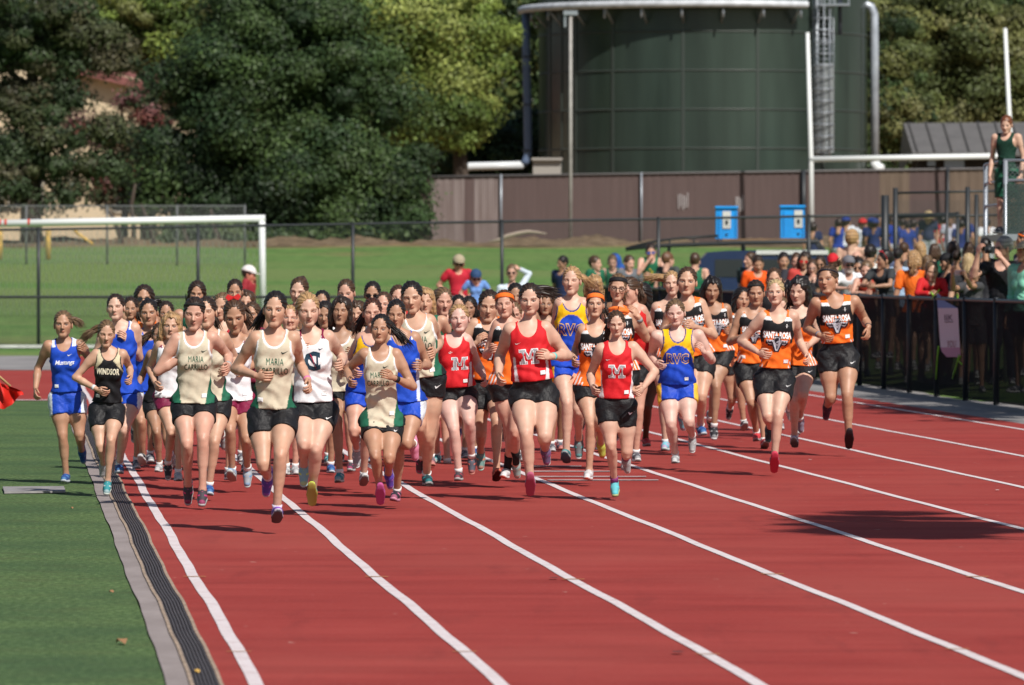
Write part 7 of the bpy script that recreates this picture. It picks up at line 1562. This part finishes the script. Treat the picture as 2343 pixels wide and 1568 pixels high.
mesh_obj('poster', V, Pq, [mat('poster_white', (.62, .58, .66), .6), mat('poster_blue', (.05, .16, .50), .5), mat('poster_pink', (.42, .20, .34), .6)], bn, mi=mi_)
for txt, x, y, wd_, hg, c in (('IIK', 2169, 727, 20, 14, (.14, .10, .16)), ('YOU', 2175, 787, 20, 16, (.30, .10, .13))):
    gv, gf = text_geo(txt, 0, 0, 1.0); mesh_obj('lettering', [fpt(x+q[0]*wd_, y-q[1]*hg)-np.array((0, .075, 0)) for q in gv], gf, mat('poster_ink_%d' % x, c, .7), bn, smooth=False)
b = MB(); b.tube([fpt(2160, 737)-(0, .075, 0), fpt(2179, 736.5)-(0, .075, 0)], .006, 5); b.build('underline', mat('poster_ink_2169'), bn)
NG = mat('neon_ribbon', (.25, .60, .04), .5)
for i, pts_ in enumerate((((2128, 668), (2134, 676), (2131, 684), (2140, 672), (2147, 664)), ((2146, 792), (2143, 820), (2141, 850), (2140, 868)), ((2193, 812), (2188, 832), (2182, 852), (2178, 866)), ((2196, 815), (2192, 826), (2200, 834)), ((2189, 672), (2190, 683)))):
    b = MB(); b.tube([fpt(x, y)-np.array((0, .05, 0)) for x, y in pts_], .012, 5); o = b.build('ribbon', NG, bn, smooth=True)
# flag held from outside the left edge
dfl_ = 58.0; fl = empty('marshal_flag', tuple(W(-20, 850, dfl_)), 'red flag on a wooden stick poking in from the left edge', 'flag')
b = MB(); b.tube([W(-40, 828, dfl_), W(24, 884, dfl_)], .011, 8); b.build('stick', mat('pale_wood', (.45, .30, .14), .7), fl, smooth=True)
V = []; nU, nV = 12, 10
top_ = [(-14, 872), (22, 884)]; outl = lambda u, v: ((1-v)*(-14+36*u)+v*(-6+46*u+(14*u if u > .5 else 0)), (1-v)*(870+14*u)+v*(925+14*math.sin(u*5)-8*u))
for j in range(nV):
    for i in range(nU):
        u, v = i/(nU-1), j/(nV-1); x, y = outl(u, v); x += 10*u*math.sin(v*3.1); p = W(x, y, dfl_); V.append(p+np.array((0, .05*math.sin(u*9+v*3)+.03*math.sin(u*17-v*4), 0)))
mesh_obj('cloth', V, [[j*nU+i, (j+1)*nU+i, (j+1)*nU+i+1, j*nU+i+1] for j in range(nV-1) for i in range(nU-1)], mat('flag_red', (.62, .02, .012), .6), fl)
# camera and phone held up by spectators
J_ = SPC[0]['_J']; c = (J_['wrL']+J_['wrR'])/2+np.array((0, -.02, .09)); cm = empty('held_camera', tuple(c), 'black camera held up by the man in the black shirt', 'camera')
b = MB(); b.box(c, (.14, .075, .10)); b.box(c+(0, 0, .058), (.05, .05, .03)); b.build('body', BLK_M, cm); b = MB(); b.tube([c+(-.0, -.03, 0), c+(-.02, -.10, -.0), c+(-.022, -.13, 0)], [.038, .038, .042], 14); b.build('lens', BLK_M, cm, smooth=True)
J_ = SPC[1]['_J']; c = (J_['wrL']+J_['wrR'])/2+np.array((0, -.05, .06)); ph = empty('held_phone', tuple(c), 'pale pink phone held sideways over the fence rail', 'phone'); b = MB(); b.box(c, (.15, .010, .075)); b.build('case', mat('rose_case', (.55, .36, .38), .4, .5), ph); b = MB(); b.tube([c+(.06, -.005, .025), c+(.06, -.008, .025)], .006, 8); b.build('phone_lens', BLK_M, ph)
# litter on the track and leaves on the turf
LT = mat('litter_white', (.7, .7, .68), .7); LF = mat('dry_leaf', (.30, .16, .08), .8); rs_ = np.random.RandomState(5)
lf = [(265, 1250, 'small dry leaf on the turf below the cover plate'), (425, 1363-113, 'dry leaf'), (275, 1475, 'reddish scrap lying on the turf near the bottom left'), (128, 1362, 'faint dry leaf on the turf at lower left')]
for i, (x, y, l) in enumerate(((255, 1361, 'pale dry leaf lying on the turf above the reddish scrap'), (278, 1475, 'reddish crumpled scrap on the turf near the bottom left'), (165, 1100+68, 'tiny dry leaf on the turf below the cover plate'), (450, 1545, 'yellow leaf stuck on the drain grate near the bottom'))):
    p = np.array(f(x, y, .02)); r_s = (.015, .03, .010, .016)[i]; V = [p+np.array((math.cos(a)*r_s, math.sin(a)*r_s*2.0, .006*math.sin(2*a)+(.012 if i == 1 else 0)*math.cos(3*a))) for a in np.linspace(0, 6.28, 9)[:-1]]+[p+np.array((0, 0, .01))]
    o = mesh_obj('dry_leaf' if i != 1 else 'scrap', V, [[k, (k+1) % 8, 8] for k in range(8)], LF if i < 3 else mat('bollard_yellow'), smooth=False); tag(o, l, 'leaf' if i != 1 else 'scrap')
for i, (x, y, l) in enumerate(((1853, 1055, 'white paper scrap on the track right of the blonde front runner'), (2281, 1125, 'small white scrap in the outer lane near the right edge'), (1800, 1075, 'tiny white scrap on the track between the right runners'), (1267, 1327, 'dark flat scrap lying in the middle lane'), (1550, 1498, 'dark flat scrap near the bottom in the middle lane'))):
    p = np.array(f(x, y, .016)); V = [p+np.array((math.cos(a)*.02*(1 if i < 3 else 1.6), math.sin(a)*(.04 if i < 3 else .05), .004*math.sin(3*a))) for a in np.linspace(0, 6.28, 7)[:-1]]
    o = mesh_obj('paper_scrap', V, [list(range(6))], LT if i < 3 else mat('dark_scrap', (.06, .03, .03), .8), smooth=False); tag(o, l, 'scrap')
print('total script', time.time()-T0)
